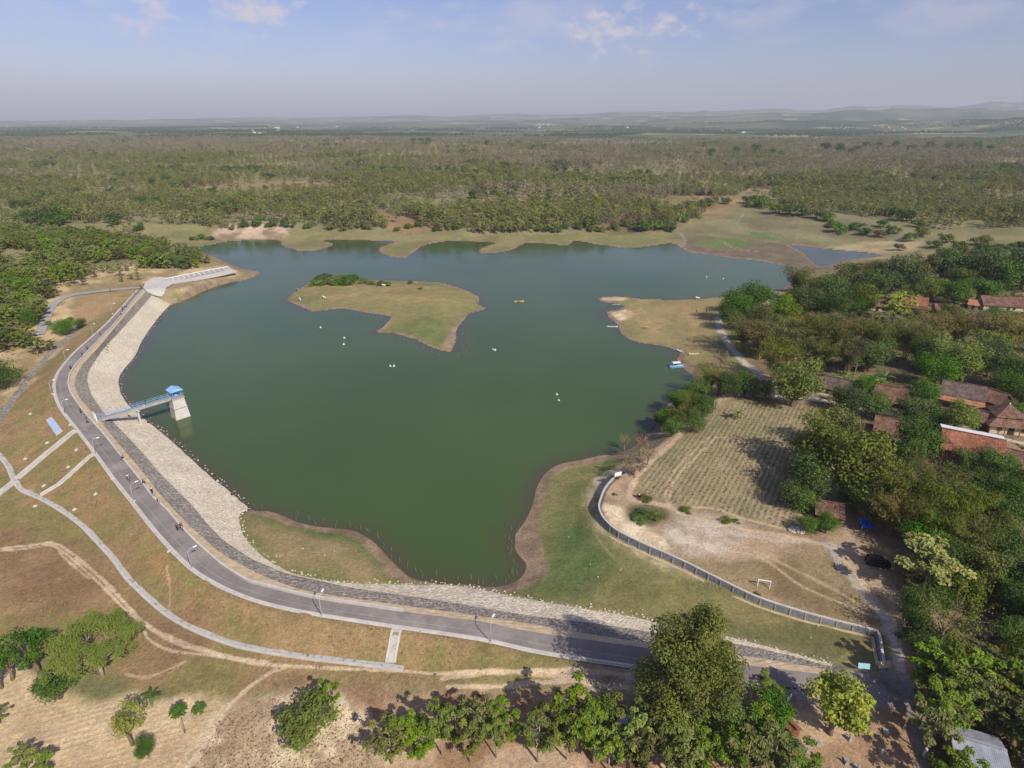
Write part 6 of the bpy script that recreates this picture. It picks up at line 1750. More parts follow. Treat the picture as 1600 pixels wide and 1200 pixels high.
# ------------------------------------------------------------------ motorcycles: +y is forward
def wheel_mesh(r, w, rr):
    m = MB(); n = 16
    vs, fs = [], []
    for k in range(n):
        a = 2 * math.pi * k / n
        for ri, x in ((r, -w / 3), (r, w / 3), (rr, w / 2), (rr, -w / 2)): vs.append((x, math.cos(a) * ri, math.sin(a) * ri))
    for k in range(n):
        for j in range(4): fs.append((k * 4 + j, k * 4 + (j + 1) % 4, ((k + 1) % n) * 4 + (j + 1) % 4, ((k + 1) % n) * 4 + j))
    m.add(vs, fs); return m.data('tyre', M['black'], True)
def rim_mesh(rr, w):
    m = MB(); m.tube([(-w / 2, 0, 0), (w / 2, 0, 0)], .05, 8)
    for k in range(6):
        a = 2 * math.pi * k / 6; m.beam((0, 0, 0), (0, math.cos(a) * rr, math.sin(a) * rr), .03, .03)
    return m.data('rim', M['steel'])
TY_, RM_ = wheel_mesh(.29, .10, .22), rim_mesh(.22, .06)
def bike_meshes(col):
    m = MB(); m.tube([(0, .48, .98), (0, .38, .72), (0, .22, .52), (0, -.05, .46), (0, -.32, .55), (0, -.62, .68)], [.07, .13, .12, .15, .14, .06], 8); m.box((0, .44, .86), (.34, .10, .34)); bd = m.data('fairing', col, True)
    m = MB(); m.tube([(0, .18, .74), (0, -.1, .78), (0, -.42, .82), (0, -.66, .84)], [.09, .13, .13, .08], 8); st = m.data('seat', M['black'], True)
    m = MB(); m.tube([(-.34, .34, 1.04), (-.16, .44, 1.02), (.16, .44, 1.02), (.34, .34, 1.04)], .022, 6); hb = m.data('handlebar', M['black'], True)
    m = MB(); m.tube([(-.07, .62, .29), (-.07, .46, .92)], .03, 6); m.tube([(.07, .62, .29), (.07, .46, .92)], .03, 6); fk = m.data('fork', M['steel'], True)
    m = MB(); m.tube([(.14, -.1, .3), (.16, -.45, .34), (.16, -.72, .44)], [.035, .05, .055], 7); ex = m.data('exhaust', M['steel'], True)
    m = MB(); m.box((0, .52, .98), (.18, .09, .13), taper=.8); hl = m.data('headlight', M['lamp_glass'])
    return bd, st, hb, fk, ex, hl
BK = {c: bike_meshes(plain('bike_' + c, k, .35, .5, var=.08)) for c, k in (('black', (.02, .02, .025)), ('red', lin(150, 30, 30)), ('blue', lin(40, 60, 120)))}
def motorcycle(p, rz, col, label, group='motorcycles'):
    o = thing('motorcycle', label, 'motorcycle', p, rz, group)
    for nm, me in zip(('fairing', 'seat', 'handlebar', 'fork', 'exhaust', 'headlight'), BK[col]): part(nm, me, o)
    for y in (.62, -.58):
        t = part('wheel', TY_, o); t.location = (0, y, .29); r = part('rim', RM_, t)
    return o
ktan = {}
def road_dir(p):
    i = kd.find(Vector(p))[1]; a, b = Vector(L_inner[max(i - 2, 0)]), Vector(L_inner[min(i + 2, len(L_inner) - 1)])
    d = b - a; return math.atan2(d.y, d.x)
RZ_ = CR + .065
def onroad(x, y): return P(x, y, RZ_)
for x, y, c, rid, lab in [(134,653,'black',None,'black motorcycle parked by the footbridge gate'),(201,750,'black','white','motorcycle in the middle of the road past the thin stairway'),(240,776,'blue',None,'first of two motorcycles parked nose to tail by the crest wall'),(248,787,'black',None,'second of two motorcycles parked nose to tail by the crest wall'),(284,827,'black','maroon','motorcycle beside a standing person on the straight of the dam road'),(222,452,'black','navy','motorcycle at the spillway end of the dam road'),(197,481,'black','white','motorcycle on the far stretch near the second standing group'),(128,557,'red','navy','red motorcycle on the far stretch before the left bend'),(111,578,'black','black','motorcycle entering the left bend of the road')]:
    p = onroad(x, y); rz = road_dir(p) - math.pi / 2 + random.choice((0, math.pi)) * (rid is not None) + (random.random() - .5) * .2
    motorcycle(p, rz, c, lab)
    if rid: person('ride', p, rz, rid, random.choice(('black', 'navy', 'grey')), {201: 'rider in a white top on the motorcycle past the thin stairway', 284: 'rider in a dark red top on the motorcycle on the straight', 222: 'rider in dark blue at the spillway end of the dam', 197: 'rider in white on the far stretch of the dam', 128: 'rider in dark blue on the red motorcycle', 111: 'rider in black entering the left bend'}[x], 'riders on the dam road')
KZ = CR + .55
for x, y, k, s, t, lab in [(127,646,'stand','navy','black','person standing by the road just before the footbridge gate'),(136,661,'sit','black','black','person sitting at the foot of the footbridge gate'),(192,719,'sit','grey','black','lone person sitting on the crest wall opposite the thin stairway'),(227,758,'sit','navy','black','person sitting on the crest wall before the two parked motorcycles'),(238,770,'stand','white','navy','person in white standing beside the two parked motorcycles'),(278,829,'stand','maroon','black','person in dark red standing on the straight of the dam road'),(185,494,'sit','navy','black','person sitting on the crest wall on the far stretch'),(157,524,'stand','red','black','person in red on the far stretch of the dam road'),(146,536,'stand','white','grey','person in white on the far stretch of the dam road'),(137,547,'stand','navy','black','person in dark blue next to the red motorcycle'),(211,460,'stand','khaki','khaki','person in tan clothes near the spillway end of the road'),(220,450,'stand','black','black','person in black near the spillway plaza'),(192,485,'stand','navy','black','person standing beside the far motorcycle'),(173,456,'stand','maroon','black','tiny figure on the pale access path')]:
    if lab.startswith('tiny'): p = G(x, y); p.z += .2
    elif k == 'sit' and x != 136:
        p = onroad(x, y); i = kd.find(p)[1]; p = Vector(L_inner[i]); p.z = CR + .56
    else: p = onroad(x, y)
    person(k, p, random.random() * 6.28, s, t, lab, 'people on the dam')
d_ = math.atan2(bd.y, bd.x)
p = b0 + bd * .66; p.z = DZ + .05
person('stand', p, d_, 'black', 'black', 'person in black standing on the footbridge')
for x, y, k, s, t, lab in [(252,494,'sit','white','black','angler in white at the water edge near the spillway end'),(249,497,'sit','black','navy','angler in black next to the one in white near the spillway end'),(246,501,'sit','khaki','black','angler at the near end of the far group of three'),(231,661,'sit','black','black','angler crouching at the water edge right of the footbridge'),(201,652,'sit','navy','black','person sitting on the pale stones under the footbridge'),(217,651,'stand','black','black','dark figure under the footbridge by its support'),(339,754,'sit','white','white','angler in white at the water edge on the lower pale slope'),(362,774,'sit','maroon','black','angler in dark clothes near the lawn end of the pale slope'),(334,744,'sit','black','black','angler just above the white one on the lower pale slope')]:
    q = np.array(G(x, y)); i = np.argmin(((L_low[:, :2] - q[:2]) ** 2).sum(1)); j = np.argmin(((L_mid[:, :2] - q[:2]) ** 2).sum(1))
    z = .35 if x not in (201, 217) else 1.5
    p = P(x, y, z)
    person(k, p, random.random() * 1.2 - 1.8, s, t, lab, 'people at the water edge of the dam')
# right-hand side
p = G(998, 779); motorcycle(p, R(60), 'black', 'black motorcycle on the track by the crop field'); person('ride', p, R(60), 'white', 'navy', 'rider in white on the track by the crop field')
p = G(966, 748); person('sit', p, R(120), 'navy', 'black', 'person in dark blue by the white notice board')
for x, y, s, t, lab in [(1088,489,'navy','black','person in dark clothes walking on the peninsula lawn'),(1104,488,'black','black','person in black in the tree shade on the peninsula'),(997,537,'white','grey','person in white at the water edge of the peninsula'),(1359,872,'black','black','person standing behind the black car'),(1130,494,'white','grey','person in white under the trees at the track end')]:
    person('stand', G(x, y), random.random() * 6.28, s, t, lab, 'people by the village')
for x, y, lab in [(1075,408,'left fisher wading in the far shallows'),(1116,414,'right fisher wading in the far shallows')]:
    p = P(x, y, -.75); person('stand', p, 1.0, 'black', 'black', lab, 'fishers in the far shallows')

# ------------------------------------------------------------------ car
def car():
    a, b = G(1352, 879), G(1390, 886); d = b - a; rz = math.atan2(d.y, d.x)
    c = (a + b) / 2; c.z = gz(c.x, c.y) + .02
    o = thing('parked_car', 'black seven-seat car parked in the shade under the trees', 'car', c, rz)
    mark('black car', c)
    def loft_x(prof, nm, mt, parent=o):
        """prof: rows (x, half width low, z low, half width high, z high)"""
        vs, fs = [], []
        for x, w0, z0, w1, z1 in prof: vs += [(x, -w0, z0), (x, -w0 * 1.02, (z0 + z1) / 2), (x, -w1, z1), (x, w1, z1), (x, w0 * 1.02, (z0 + z1) / 2), (x, w0, z0)]
        n = len(prof)
        for i in range(n - 1):
            for k in range(6): fs.append((i * 6 + k, i * 6 + (k + 1) % 6, i * 6 + 6 + (k + 1) % 6, i * 6 + 6 + k))
        fs += [tuple(range(5, -1, -1)), tuple((n - 1) * 6 + k for k in range(6))]
        m = MB(); m.add(vs, fs); ob = m.obj(nm, mt, parent)
        bm = bmesh.new(); bm.from_mesh(ob.data); bmesh.ops.recalc_face_normals(bm, faces=bm.faces[:]); bm.to_mesh(ob.data); bm.free()
        return ob
    loft_x([(-2.12, .70, .36, .66, .86), (-2.0, .80, .26, .76, .98), (-1.2, .84, .22, .80, 1.0), (.2, .85, .22, .80, .98), (1.1, .84, .22, .78, .95), (1.8, .80, .24, .72, .84), (2.12, .66, .34, .58, .70)], 'body', M['car'])
    loft_x([(-2.02, .74, .96, .62, 1.10), (-1.75, .76, .97, .62, 1.62), (-1.0, .78, .98, .63, 1.70), (.1, .78, .97, .63, 1.68), (.45, .77, .96, .62, 1.60), (1.25, .74, .93, .66, .98)], 'cabin', M['car'])
    for s in (-1, 1):
        for x0, x1, nm in ((-1.85, -1.15, 'rear_window'), (-1.05, -.2, 'side_window'), (-.1, .75, 'front_window')):
            m = MB(); sl = .15
            zt = 1.55 if x1 < .5 else 1.40
            vs = [(x0, s * .785, 1.04), (x1, s * .785, 1.04), (x1 - (.35 if x1 > .5 else 0), s * .70, zt), (x0, s * .70, 1.55)]
            vs += [(x, y + s * .02, z) for x, y, z in vs]
            m.add(vs, [(0, 1, 2, 3), (7, 6, 5, 4), (0, 4, 5, 1), (1, 5, 6, 2), (2, 6, 7, 3), (3, 7, 4, 0)]); m.obj(nm, M['glass'], o)
        m = MB(); m.box((.85, s * .95, 1.02), (.12, .18, .14)); m.obj('wing_mirror', M['car'], o)
        m = MB(); m.box((2.04, s * .52, .68), (.14, .26, .12)); m.obj('headlight', M['lamp_glass'], o)
        m = MB(); m.box((-2.07, s * .62, .88), (.10, .14, .28)); m.obj('tail_light', CLOTH['red'], o)
    m = MB(); m.beam((.52, 0, 1.58), (1.22, 0, 1.02), 1.2, .03); m.obj('windscreen', M['glass'], o)
    m = MB(); m.box((2.12, 0, .46), (.06, .5, .12)); m.obj('number_plate', M['white'], o)
    ty, rm = wheel_mesh(.32, .2, .2), rim_mesh(.2, .22)
    for x in (-1.28, 1.32):
        for s in (-.78, .78):
            t = part('wheel', ty, o); t.location = (x, s, .32); t.rotation_euler = (0, 0, math.pi / 2); part('rim', rm, t)
car()

# ------------------------------------------------------------------ boats
def boat(name, label, p, rz, L, W, H, hull, cover=None, inner=None, cat='boat', group=None):
    o = thing(name, label, cat, p, rz, group)
    n = 14; vs, fs = [], []
    for i in range(n + 1):
        t = i / n; w = W / 2 * (math.sin(math.pi * min(1, .18 + t * .82)) ** .6 if t < .98 else .04); sh = H * (1 + .7 * (2 * abs(t - .45)) ** 3)
        x = (t - .5) * L
        vs += [(x, -w, sh), (x, -w * .7, .02), (x, 0, -.12), (x, w * .7, .02), (x, w, sh), (x, w * .86, sh), (x, 0, H * .25), (x, -w * .86, sh)]
    for i in range(n):
        for k in range(8): fs.append((i * 8 + k, i * 8 + (k + 1) % 8, i * 8 + 8 + (k + 1) % 8, i * 8 + 8 + k))
    fs += [tuple(range(7, -1, -1)), tuple(n * 8 + k for k in range(8))]
    m = MB(); m.add(vs, fs); ob = m.obj('hull', hull, o)
    bm = bmesh.new(); bm.from_mesh(ob.data); bmesh.ops.recalc_face_normals(bm, faces=bm.faces[:]); bm.to_mesh(ob.data); bm.free()
    for x in (-.22, .08, .26):
        m = MB(); m.box((x * L, 0, H * .75), (.22, W * .74, .05)); m.obj('bench', inner or M['wood'], o)
    if cover:
        for sx in (-.34, .12):
            for sy in (-1, 1):
                m = MB(); m.tube([(sx * L, sy * W * .38, H * .9), (sx * L, sy * W * .38, H + 1.3)], .03, 5); m.obj('post', M['white'], o)
        m = MB(); m.tube([(-.38 * L, 0, H + 1.3), (.16 * L, 0, H + 1.3)], W * .5, 10); 
        m.v = [(x, y, H + 1.3 + (z - H - 1.3) * .22) for x, y, z in m.v]; m.obj('canopy', cover, o)
        m = MB(); m.box((-.02 * L, -W * .42, H * 1.05), (L * .62, .05, .3)); m.obj('side_board', M['blue'], o)
    return o
boat('tour_boat', 'blue and white boat with a white canopy moored at the near side of the peninsula', P(1058, 574, .05), R(12), 5.2, 1.7, .6, M['blue'], M['white'], M['white']); mark('blue boat', P(1058, 574))
boat('canoe', 'pale narrow canoe lying in the water left of the peninsula', P(957, 511, .04), R(0), 4.4, .8, .3, M['concrete'])
boat('canoe', 'grey canoe pulled into the small cove at the peninsula tip', P(963, 476.5, .04), R(8), 3.8, .8, .3, M['concrete_grey'])
boat('canoe', 'slanting white canoe in the small bay above the blue boat', P(1064, 550, .05), R(-58), 3.8, .8, .3, M['white'])
boat('canoe', 'pale yellow boat lying on the lawn behind the blue boat', G(1084, 554), R(5), 3.6, 1.1, .35, M['plaster'])
boat('canoe', 'small yellowish boat alone in the middle of the lake', P(811, 471.5, .04), R(10), 4.6, 1.0, .35, plain('yellow_paint', lin(200, 180, 90), .6, .3))
person('sit', P(811, 471.5, .25), R(10), 'maroon', 'black', 'person sitting in the small yellowish boat')
for x, y, lab in [(501,512,'lone white float left of the pair near the island'),(538,528.5,'upper one of the two white floats below the island left tip'),(537,538.5,'lower one of the two white floats below the island left tip'),(610,572.5,'left one of a close pair of white floats south of the island'),(615.5,572.5,'right one of a close pair of white floats south of the island'),(770.5,546.5,'left one of a close pair of white floats right of the island'),(773.5,547.5,'right one of a close pair of white floats right of the island'),(870,617,'upper one of two tiny floats in the open water'),(873,626,'lower one of two tiny floats in the open water'),(1104,433,'left white float in the far right shallows'),(1130,436,'right white float in the far right shallows')]:
    o = thing('float', lab, 'float', P(x, y, .0), random.random() * 3, 'white floats on the lake')
    m = MB(); m.ball((0, 0, .14), .38, 10, 6, (1.3, .8, .6)); m.obj('buoy', M['white'], o, True)
    m = MB(); m.tube([(0, 0, .3), (0, 0, .75)], .03, 5); m.box((.12, 0, .66), (.24, .03, .18)); m.obj('flag', M['white'], o)

# ------------------------------------------------------------------ cattle
def cow_mesh():
    V = [(0, -.55, 1.05), (0, 0, 1.0), (0, .5, 1.08), (0, .78, 1.25), (0, 1.0, 1.32), (0, 1.22, 1.16), (0, -.78, 1.1), (0, -.88, .75), (0, -.86, .5)]
    E = [(0, 1), (1, 2), (2, 3), (3, 4), (4, 5), (0, 6), (6, 7), (7, 8)]; Q = [(.27, .30), (.29, .33), (.26, .33), (.15, .19), (.12, .13), (.075, .08), .06, .03, .045]
    def add(p, par, r): V.append(p); E.append((par, len(V) - 1)); Q.append(r); return len(V) - 1
    for s in (-1, 1):
        a = add((s * .17, .48, .72), 2, .11); b = add((s * .17, .50, .40), a, .065); c = add((s * .17, .47, .06), b, .05)
        a = add((s * .18, -.55, .74), 0, .14); b = add((s * .18, -.68, .44), a, .065); c = add((s * .18, -.62, .06), b, .05)
        add((s * .2, .98, 1.36), 4, .035); add((s * .10, .96, 1.52), 4, .022)
    return skin_mesh('cow_body', V, E, Q, None)
COWM = cow_mesh()
def cow(p, rz, mat, label):
    me = COWM.copy(); me.materials.clear(); me.materials.append(mat)
    o = thing('cow', label, 'cow', p, rz, 'cattle'); part('body', me, o)
    m = MB(); m.tube([(-.1, .96, 1.46), (-.24, .98, 1.56), (-.26, 1.02, 1.68)], [.03, .022, .01], 5); m.tube([(.1, .96, 1.46), (.24, .98, 1.56), (.26, 1.02, 1.68)], [.03, .022, .01], 5); m.obj('horns', M['bark_pale'], o)
M['cow_white'] = plain('white_hide', lin(226, 218, 204), .9, .1, var=.1); M['cow_tan'] = plain('tan_hide', lin(176, 140, 104), .9, .1, var=.15)
cow(G(507, 467), 1.2, M['cow_white'], 'white cow grazing on the left part of the island'); cow(G(600, 448), 1.5, M['cow_white'], 'white cow beside the island bushes'); cow(G(650, 444), 2.0, M['cow_tan'], 'tan cow on the dry back part of the island'); cow(G(469, 470), .6, M['cow_white'], 'pale cow near the left tip of the island')
cow(G(1010, 514), 1.6, M['cow_tan'], 'tan cow grazing on the peninsula lawn'); cow(G(1090, 468), 1.4, M['cow_white'], 'white cow at the back shore of the peninsula'); cow(G(466, 455), .6, M['cow_tan'], 'brown cow at the back left shore of the island')

# ------------------------------------------------------------------ thin stakes standing in the shallows
m = MB(); m.tube([(0, 0, -.8), (.02, 0, .3), (.05, .02, 1.0)], [.034, .03, .022], 5); STK = m.data('stake', plain('grey_stick', lin(150, 140, 120), .9, .1))
STAKES = [('near bay beside the rounded lawn', [(396,794),(420,796),(450,806),(480,815),(520,820),(560,826),(590,838),(606,852),(620,868),(632,884),(650,897),(690,906),(740,909)], 46, 2.6),
      ('narrow end of the bay under the right lawn', [(750,910),(780,909),(800,900),(806,885),(800,868),(795,850),(800,835),(812,818)], 26, 2.0),
      ('shallows along the south shore of the island', [(545,486),(570,494),(596,500)], 12, 3.0),
      ('shallows round the south tip of the island', [(590,523),(620,526),(650,540),(680,552),(705,558),(722,556),(728,540),(728,520)], 30, 3.5)]
for s, px, n, sp in STAKES:
    w = smooth_line([tuple(P(x, y, 0))[:2] for x, y in px], 5); q = resample(w, n)
    for k in range(n):
        x, y = q[k] + (rng.random(2) - .5) * sp
        if poly_sd(np.array([x]), np.array([y]), lake_w, 60)[0] > -.2: continue
        o = link(bpy.data.objects.new('stake', STK)); o.location = (x, y, 0); o.rotation_euler = (random.uniform(-.25, .25), random.uniform(-.25, .25), random.random() * 6); o.scale = (1, 1, .7 + .7 * random.random())
        tag(o, 'thin stick standing in the ' + s, 'stake', 'sticks in the ' + s)

# ------------------------------------------------------------------ small things on the right
p = G(1183, 916); q = G(1202, 919); d = q - p; o = thing('goal_frame', 'white goal frame on the grass by the curved wall', 'goal', (p + q) / 2, math.atan2(d.y, d.x)); L = d.length
mark('white goal frame', p)
for s in (-1, 1):
    m = MB(); m.tube([(s * L / 2, 0, -.2), (s * L / 2, 0, 1.5)], .09, 8); m.obj('upright', M['white'], o)
    m = MB(); m.tube([(s * L / 2, 0, 1.4), (s * L / 2, .9, 0)], .06, 6); m.obj('stay', M['white'], o)
m = MB(); m.tube([(-L / 2 - .09, 0, 1.5), (L / 2 + .09, 0, 1.5)], .09, 8); m.obj('crossbar', M['white'], o)
def board(label, px, py, w, h, z, rz, mt, tilt=0.0, name='sign_board', cat='sign'):
    p = G(px, py); o = thing(name, label, cat, p, rz)
    for s in (-1, 1):
        m = MB(); m.box((s * w * .36, .05, (z + h * .3) / 2 - .1), (.1, .1, z + h * .3 + .2)); m.obj('post', M['wood'], o)
    m = MB(); m.box((0, 0, z + h / 2), (w, .06, h), rot=Matrix.Rotation(tilt, 3, 'X')); m.obj('panel', mt, o); return o
board('white notice board standing on the end of the curved wall', 965, 749, 1.7, 1.0, .9, R(20), M['white']); mark('white notice board', G(965, 748))
board('pale sign board on posts at the right end of the wall', 1378, 1050, 1.9, 1.0, 1.0, R(5), M['plaster'], -.5); mark('pale sign board at the wall end', G(1378, 1050))
board('light blue sign board left of the pale one at the dam end', 1347, 1050, 1.6, .8, .8, R(-8), plain('light_blue_board', lin(160, 200, 214), .6, .3), -.4)
board('small leaning blue-grey board below the road by the graves', 1231, 1100, .9, 1.2, .5, R(35), plain('blue_grey_board', lin(150, 178, 200), .6, .3))
p = G(1352, 830); o = thing('tarpaulin_shelter', 'bright blue tarpaulin stretched on sticks in the shade', 'shelter', p, R(-10)); mark('blue tarpaulin', p)
n = 8; m = MB(); vs = [((i / n - .5) * 2.6, (j / n - .5) * 2.4, 1.75 - .22 * math.sin(math.pi * i / n) * math.sin(math.pi * j / n) + .25 * j / n) for i in range(n + 1) for j in range(n + 1)]
m.add(vs, [(i * (n + 1) + j, (i + 1) * (n + 1) + j, (i + 1) * (n + 1) + j + 1, i * (n + 1) + j + 1) for i in range(n) for j in range(n)]); m.obj('sheet', M['blue_dark'], o, True)
for sx in (-1.3, 1.3):
    for sy in (-1.2, 1.2):
        m = MB(); m.tube([(sx, sy, -.1), (sx, sy, 1.78 + (.25 if sy > 0 else 0))], .04, 5); m.obj('stick', M['culm'], o)
for x, y, s in [(1277,1162,'nearest the tiny red hut'),(1261,1172,'left of the two by the teaks'),(1322,1191,'lower one of the middle pair'),(1338,1200,'lowest of the middle pair'),(1325,1154,'right of the yellow-green tree trunk'),(1376,1175,'in the dappled shade at the right'),(1383,1144,'slanting and whitish at the edge of the dirt road'),(1380,1205,'at the bottom frame edge on the right'),(1300,1208,'at the bottom frame edge in the middle')]:
    p = G(x, y); o = thing('grave_marker', 'grey upright grave stone, ' + s, 'grave stone', p, random.uniform(-.3, .3), 'grave stones under the trees')
    m = MB(); m.box((0, 0, .08), (.45, .9, .3)); m.obj('plinth', M['concrete_grey'], o)
    m = MB(); m.box((0, -.3, .5), (.36, .18, .8), taper=.75); m.obj('headstone', M['concrete_grey'], o)
p = G(1443, 1182); o = thing('stone_post', 'pale leaning stone post at the edge of the dirt road', 'post', p, .3); m = MB(); m.box((0, 0, .7), (.35, .3, 1.6), taper=.8); m.obj('shaft', M['concrete'], o); m = MB(); m.box((0, 0, .05), (.6, .6, .3)); m.obj('base', M['concrete_grey'], o)
for x, y, s in [(1251,630,'slim pole at the corner of the track above the crop field'),(1593,672,'pole in front of the pyramid-roofed house')]:
    o = thing('utility_pole', s, 'pole', G(x, y)); m = MB(); m.tube([(0, 0, -.3), (0, 0, 4.6)], [.1, .07], 7); m.obj('pole', M['concrete'], o); m = MB(); m.box((0, 0, 4.3), (1.1, .08, .1)); m.obj('crossarm', M['wood'], o)
c = G(1246, 829); o = tag(bpy.data.objects.new('rubble_heap', None), 'heap of pale rubble beside the bushes by the rusty red hut', 'rubble'); COL.objects.link(o); o.location = c
m = MB()
for k in range(150):
    a, r = rng.random() * 6.28, rng.random() ** .6; x, y = math.cos(a) * r * 1.9, math.sin(a) * r * 1.1; s = .16 + .2 * rng.random()
    m.ball((x, y, .55 * (1 - r) + .08), s, 5, 4, (1, .8, .7))
m.obj('stones', M['white_stone'], o)

# crop tufts in rows, scattered pale litter and tussocks: nobody could count them
def tufts(name, pos, size, mat, per=5):
    n = len(pos); k = np.repeat(np.arange(n), per); d = unit(n * per); d[:, 2] = np.abs(d[:, 2])
    sz = np.repeat(size, per)
    q = pos[k] + d * (sz * .45)[:, None]
    me = crown_mesh(name, q, d * .7 + [0, 0, .5], sz * (.6 + .8 * rng.random(len(q))), mat, .5, .2)
    return tag(link(bpy.data.objects.new(name, me)), kind='stuff')
def fill(poly, n):
    a, b = poly.min(0), poly.max(0); q = a + rng.random((n, 2)) * (b - a); return q[in_poly(q[:, 0], q[:, 1], poly)]
def ground_pts(q, lift=0.0): return np.array([(x, y, gz(x, y) + lift) for x, y in q])
M['leaf_crop'] = m_leaf('crop_leaf', [(.13, .14, .05), (.20, .20, .08), (.28, .24, .12), (.36, .29, .16)], .2, 0.0)
q = fill(fld, 10000); ac = q[:, 0] * rd[1] - q[:, 1] * rd[0]
ph = np.round(ac / 1.15 + .25) * 1.15 - .25 * 1.15 + rng.normal(size=len(q)) * .2
q = q + (ph - ac)[:, None] * np.array([rd[1], -rd[0]])
tufts('crop_rows', ground_pts(q), .16 + .22 * rng.random(len(q)) ** 2, M['leaf_crop'], 4)
stub = np.array([tuple(P(x, y, 3.4))[:2] for x, y in [(335,1122),(400,1096),(480,1088),(560,1115),(590,1160),(580,1220),(330,1260),(285,1225)]])
q = fill(stub, 2600); tufts('stubble', ground_pts(q), .12 + .16 * rng.random(len(q)), M['leaf_dead'], 3)
slope = np.array([tuple(P(x, y, 3))[:2] for x, y in [(0,600),(60,585),(88,605),(120,680),(210,795),(300,900),(400,945),(600,985),(850,1025),(980,1045),(900,1075),(600,1080),(420,1070),(300,1080),(150,1030),(0,1000)]])
M['leaf_straw'] = m_leaf('dry_grass_blade', [(.16, .12, .05), (.27, .20, .09), (.36, .28, .14), (.24, .22, .08)], .2, 0.0)
q = fill(slope, 24000); nn = fbm(q[:, 0] / 6, q[:, 1] / 6, 5, 3); q = q[nn > .5]
ds = seg_dist(q[:, 0], q[:, 1], channel_w); q = q[(ds > 1.3)]
tufts('dry_grass', ground_pts(q), .16 + .30 * rng.random(len(q)) ** 2, M['leaf_straw'], 4)
lawn = np.array([tuple(P(x, y, 2.6))[:2] for x, y in [(850,880),(900,800),(960,850),(1180,940),(1340,990),(1340,1025),(1030,970),(860,935)]])
q = fill(lawn, 110); m = MB()
lw2 = np.array([tuple(P(x, y, 1.2))[:2] for x, y in [(400,860),(480,905),(620,905),(560,850),(430,815),(385,815)]])
for x, y in np.concatenate([q, fill(lw2, 35)]): m.ball((x, y, gz(x, y) + .05), .06 + .12 * rng.random() ** 3, 5, 4, (1.2, .9, .6))
tag(m.obj('litter', M['white_stone']), kind='stuff')
edge = np.concatenate([L_low + 0])
m = MB()
for i in range(0, len(edge), 1):
    for _ in range(3):
        p = edge[i] + np.array([*(rng.normal(size=2) * .55), 0]); z = max(gz(p[0], p[1]), -.2)
        m.ball((p[0], p[1], max(z, edge[i, 2] - .15) + .06), .08 + .16 * rng.random(), 5, 4, (1.1, .9, .7))
tag(m.obj('edge_rubble', M['white_stone']), kind='stuff')

# leaf litter and undergrowth in the grove floor
grove = np.array([tuple(P(x, y, 5.6))[:2] for x, y in [(1400,680),(1600,700),(1700,900),(1700,1220),(1440,1220),(1420,1000),(1410,900)]])
q = fill(grove, 5200); nn = fbm(q[:, 0] / 5, q[:, 1] / 5, 15, 3); q = q[nn > .47]; tufts('undergrowth', ground_pts(q), .4 + .5 * rng.random(len(q)), M['leaf_olive'], 5)
far_u = np.array([tuple(P(x, y, 6))[:2] for x, y in [(1140,500),(1250,470),(1620,440),(1640,560),(1300,570),(1200,545)]])
q = fill(far_u, 6000); tufts('undergrowth', ground_pts(q), .5 + .7 * rng.random(len(q)), M['leaf_dark'], 4)
hillu = left_poly; q = fill(hillu, 12000); nn = fbm(q[:, 0] / 8, q[:, 1] / 8, 25, 3); q = q[nn > .48]; tufts('undergrowth', ground_pts(q), .4 + .6 * rng.random(len(q)), M['leaf_olive'], 4)

# ------------------------------------------------------------------ far village houses: a few pixels each
def far_house_mesh(rm, wm_):
    m = MB(); L, W, H, T = 6, 4.2, 3.0, 5.6
    m.add([(-L, -W, -1), (L, -W, -1), (L, W, -1), (-L, W, -1), (-L, -W, H), (L, -W, H), (L, W, H), (-L, W, H), (-L, 0, T - .2), (L, 0, T - .2)], [(0, 1, 5, 4), (2, 3, 7, 6), (1, 2, 6, 9, 5), (3, 0, 4, 8, 7)])
    wl_ = m.data('far_wall', wm_); r = MB(); L2, W2 = L + .7, W + .9
    r.add([(-L2, -W2, H - .5), (L2, -W2, H - .5), (L2, 0, T), (-L2, 0, T), (-L2, W2, H - .5), (L2, W2, H - .5)], [(0, 1, 2, 3), (3, 2, 5, 4)])
    return wl_, r.data('far_roof', rm)
FHM = [far_house_mesh(plain('far_tiles_' + a, c, .9, .1), M['white'] if a == 'pale' else M['plaster']) for a, c in (('red', lin(190, 110, 84)), ('pale', lin(200, 192, 184)), ('brown', lin(150, 110, 92)))]
for cx, cy, n, w, hgt, lab in [(430,205,11,46,6,'far pale-roofed house in the hazy settlement left of centre'),(1395,203,12,40,7,'far red-roofed house in the hazy settlement at the right'),(855,197,6,26,4,'far pale building on the bare scar right of centre'),(1180,207,6,60,3,'far house in the hazy plain below the right hills'),(1000,203,5,60,4,'far house in the hazy plain at the centre right'),(490,196,5,40,4,'far house on the low rise left of centre')]:
    for k in range(n):
        x, y = cx + (rng.random() - .5) * 2 * w, cy + (rng.random() - .5) * 2 * hgt
        p = None
        for py in np.arange(214, 180, -.6):       # walk out along the sight line to where it meets the hills
            pass
        d = ray(x, y); t = 2300.0
        while t < 14000:
            q = Vector((0, 0, CAMZ)) + d * t
            if q.z < gz(q.x, q.y) + 1: break
            t += 25
        if t >= 14000: continue
        wv, rv = FHM[1 if 'pale' in lab else 0 if 'red' in lab else int(rng.integers(0, 3))]
        o = thing('far_house', lab, 'house', (q.x, q.y, gz(q.x, q.y) + 3), rng.random() * .8 - .4 + (1.57 if rng.random() < .2 else 0), lab.replace('far ', 'far ', 1) + ', group', .8 + t / 12000)
        part('wall', wv, o); part('roof', rv, o)

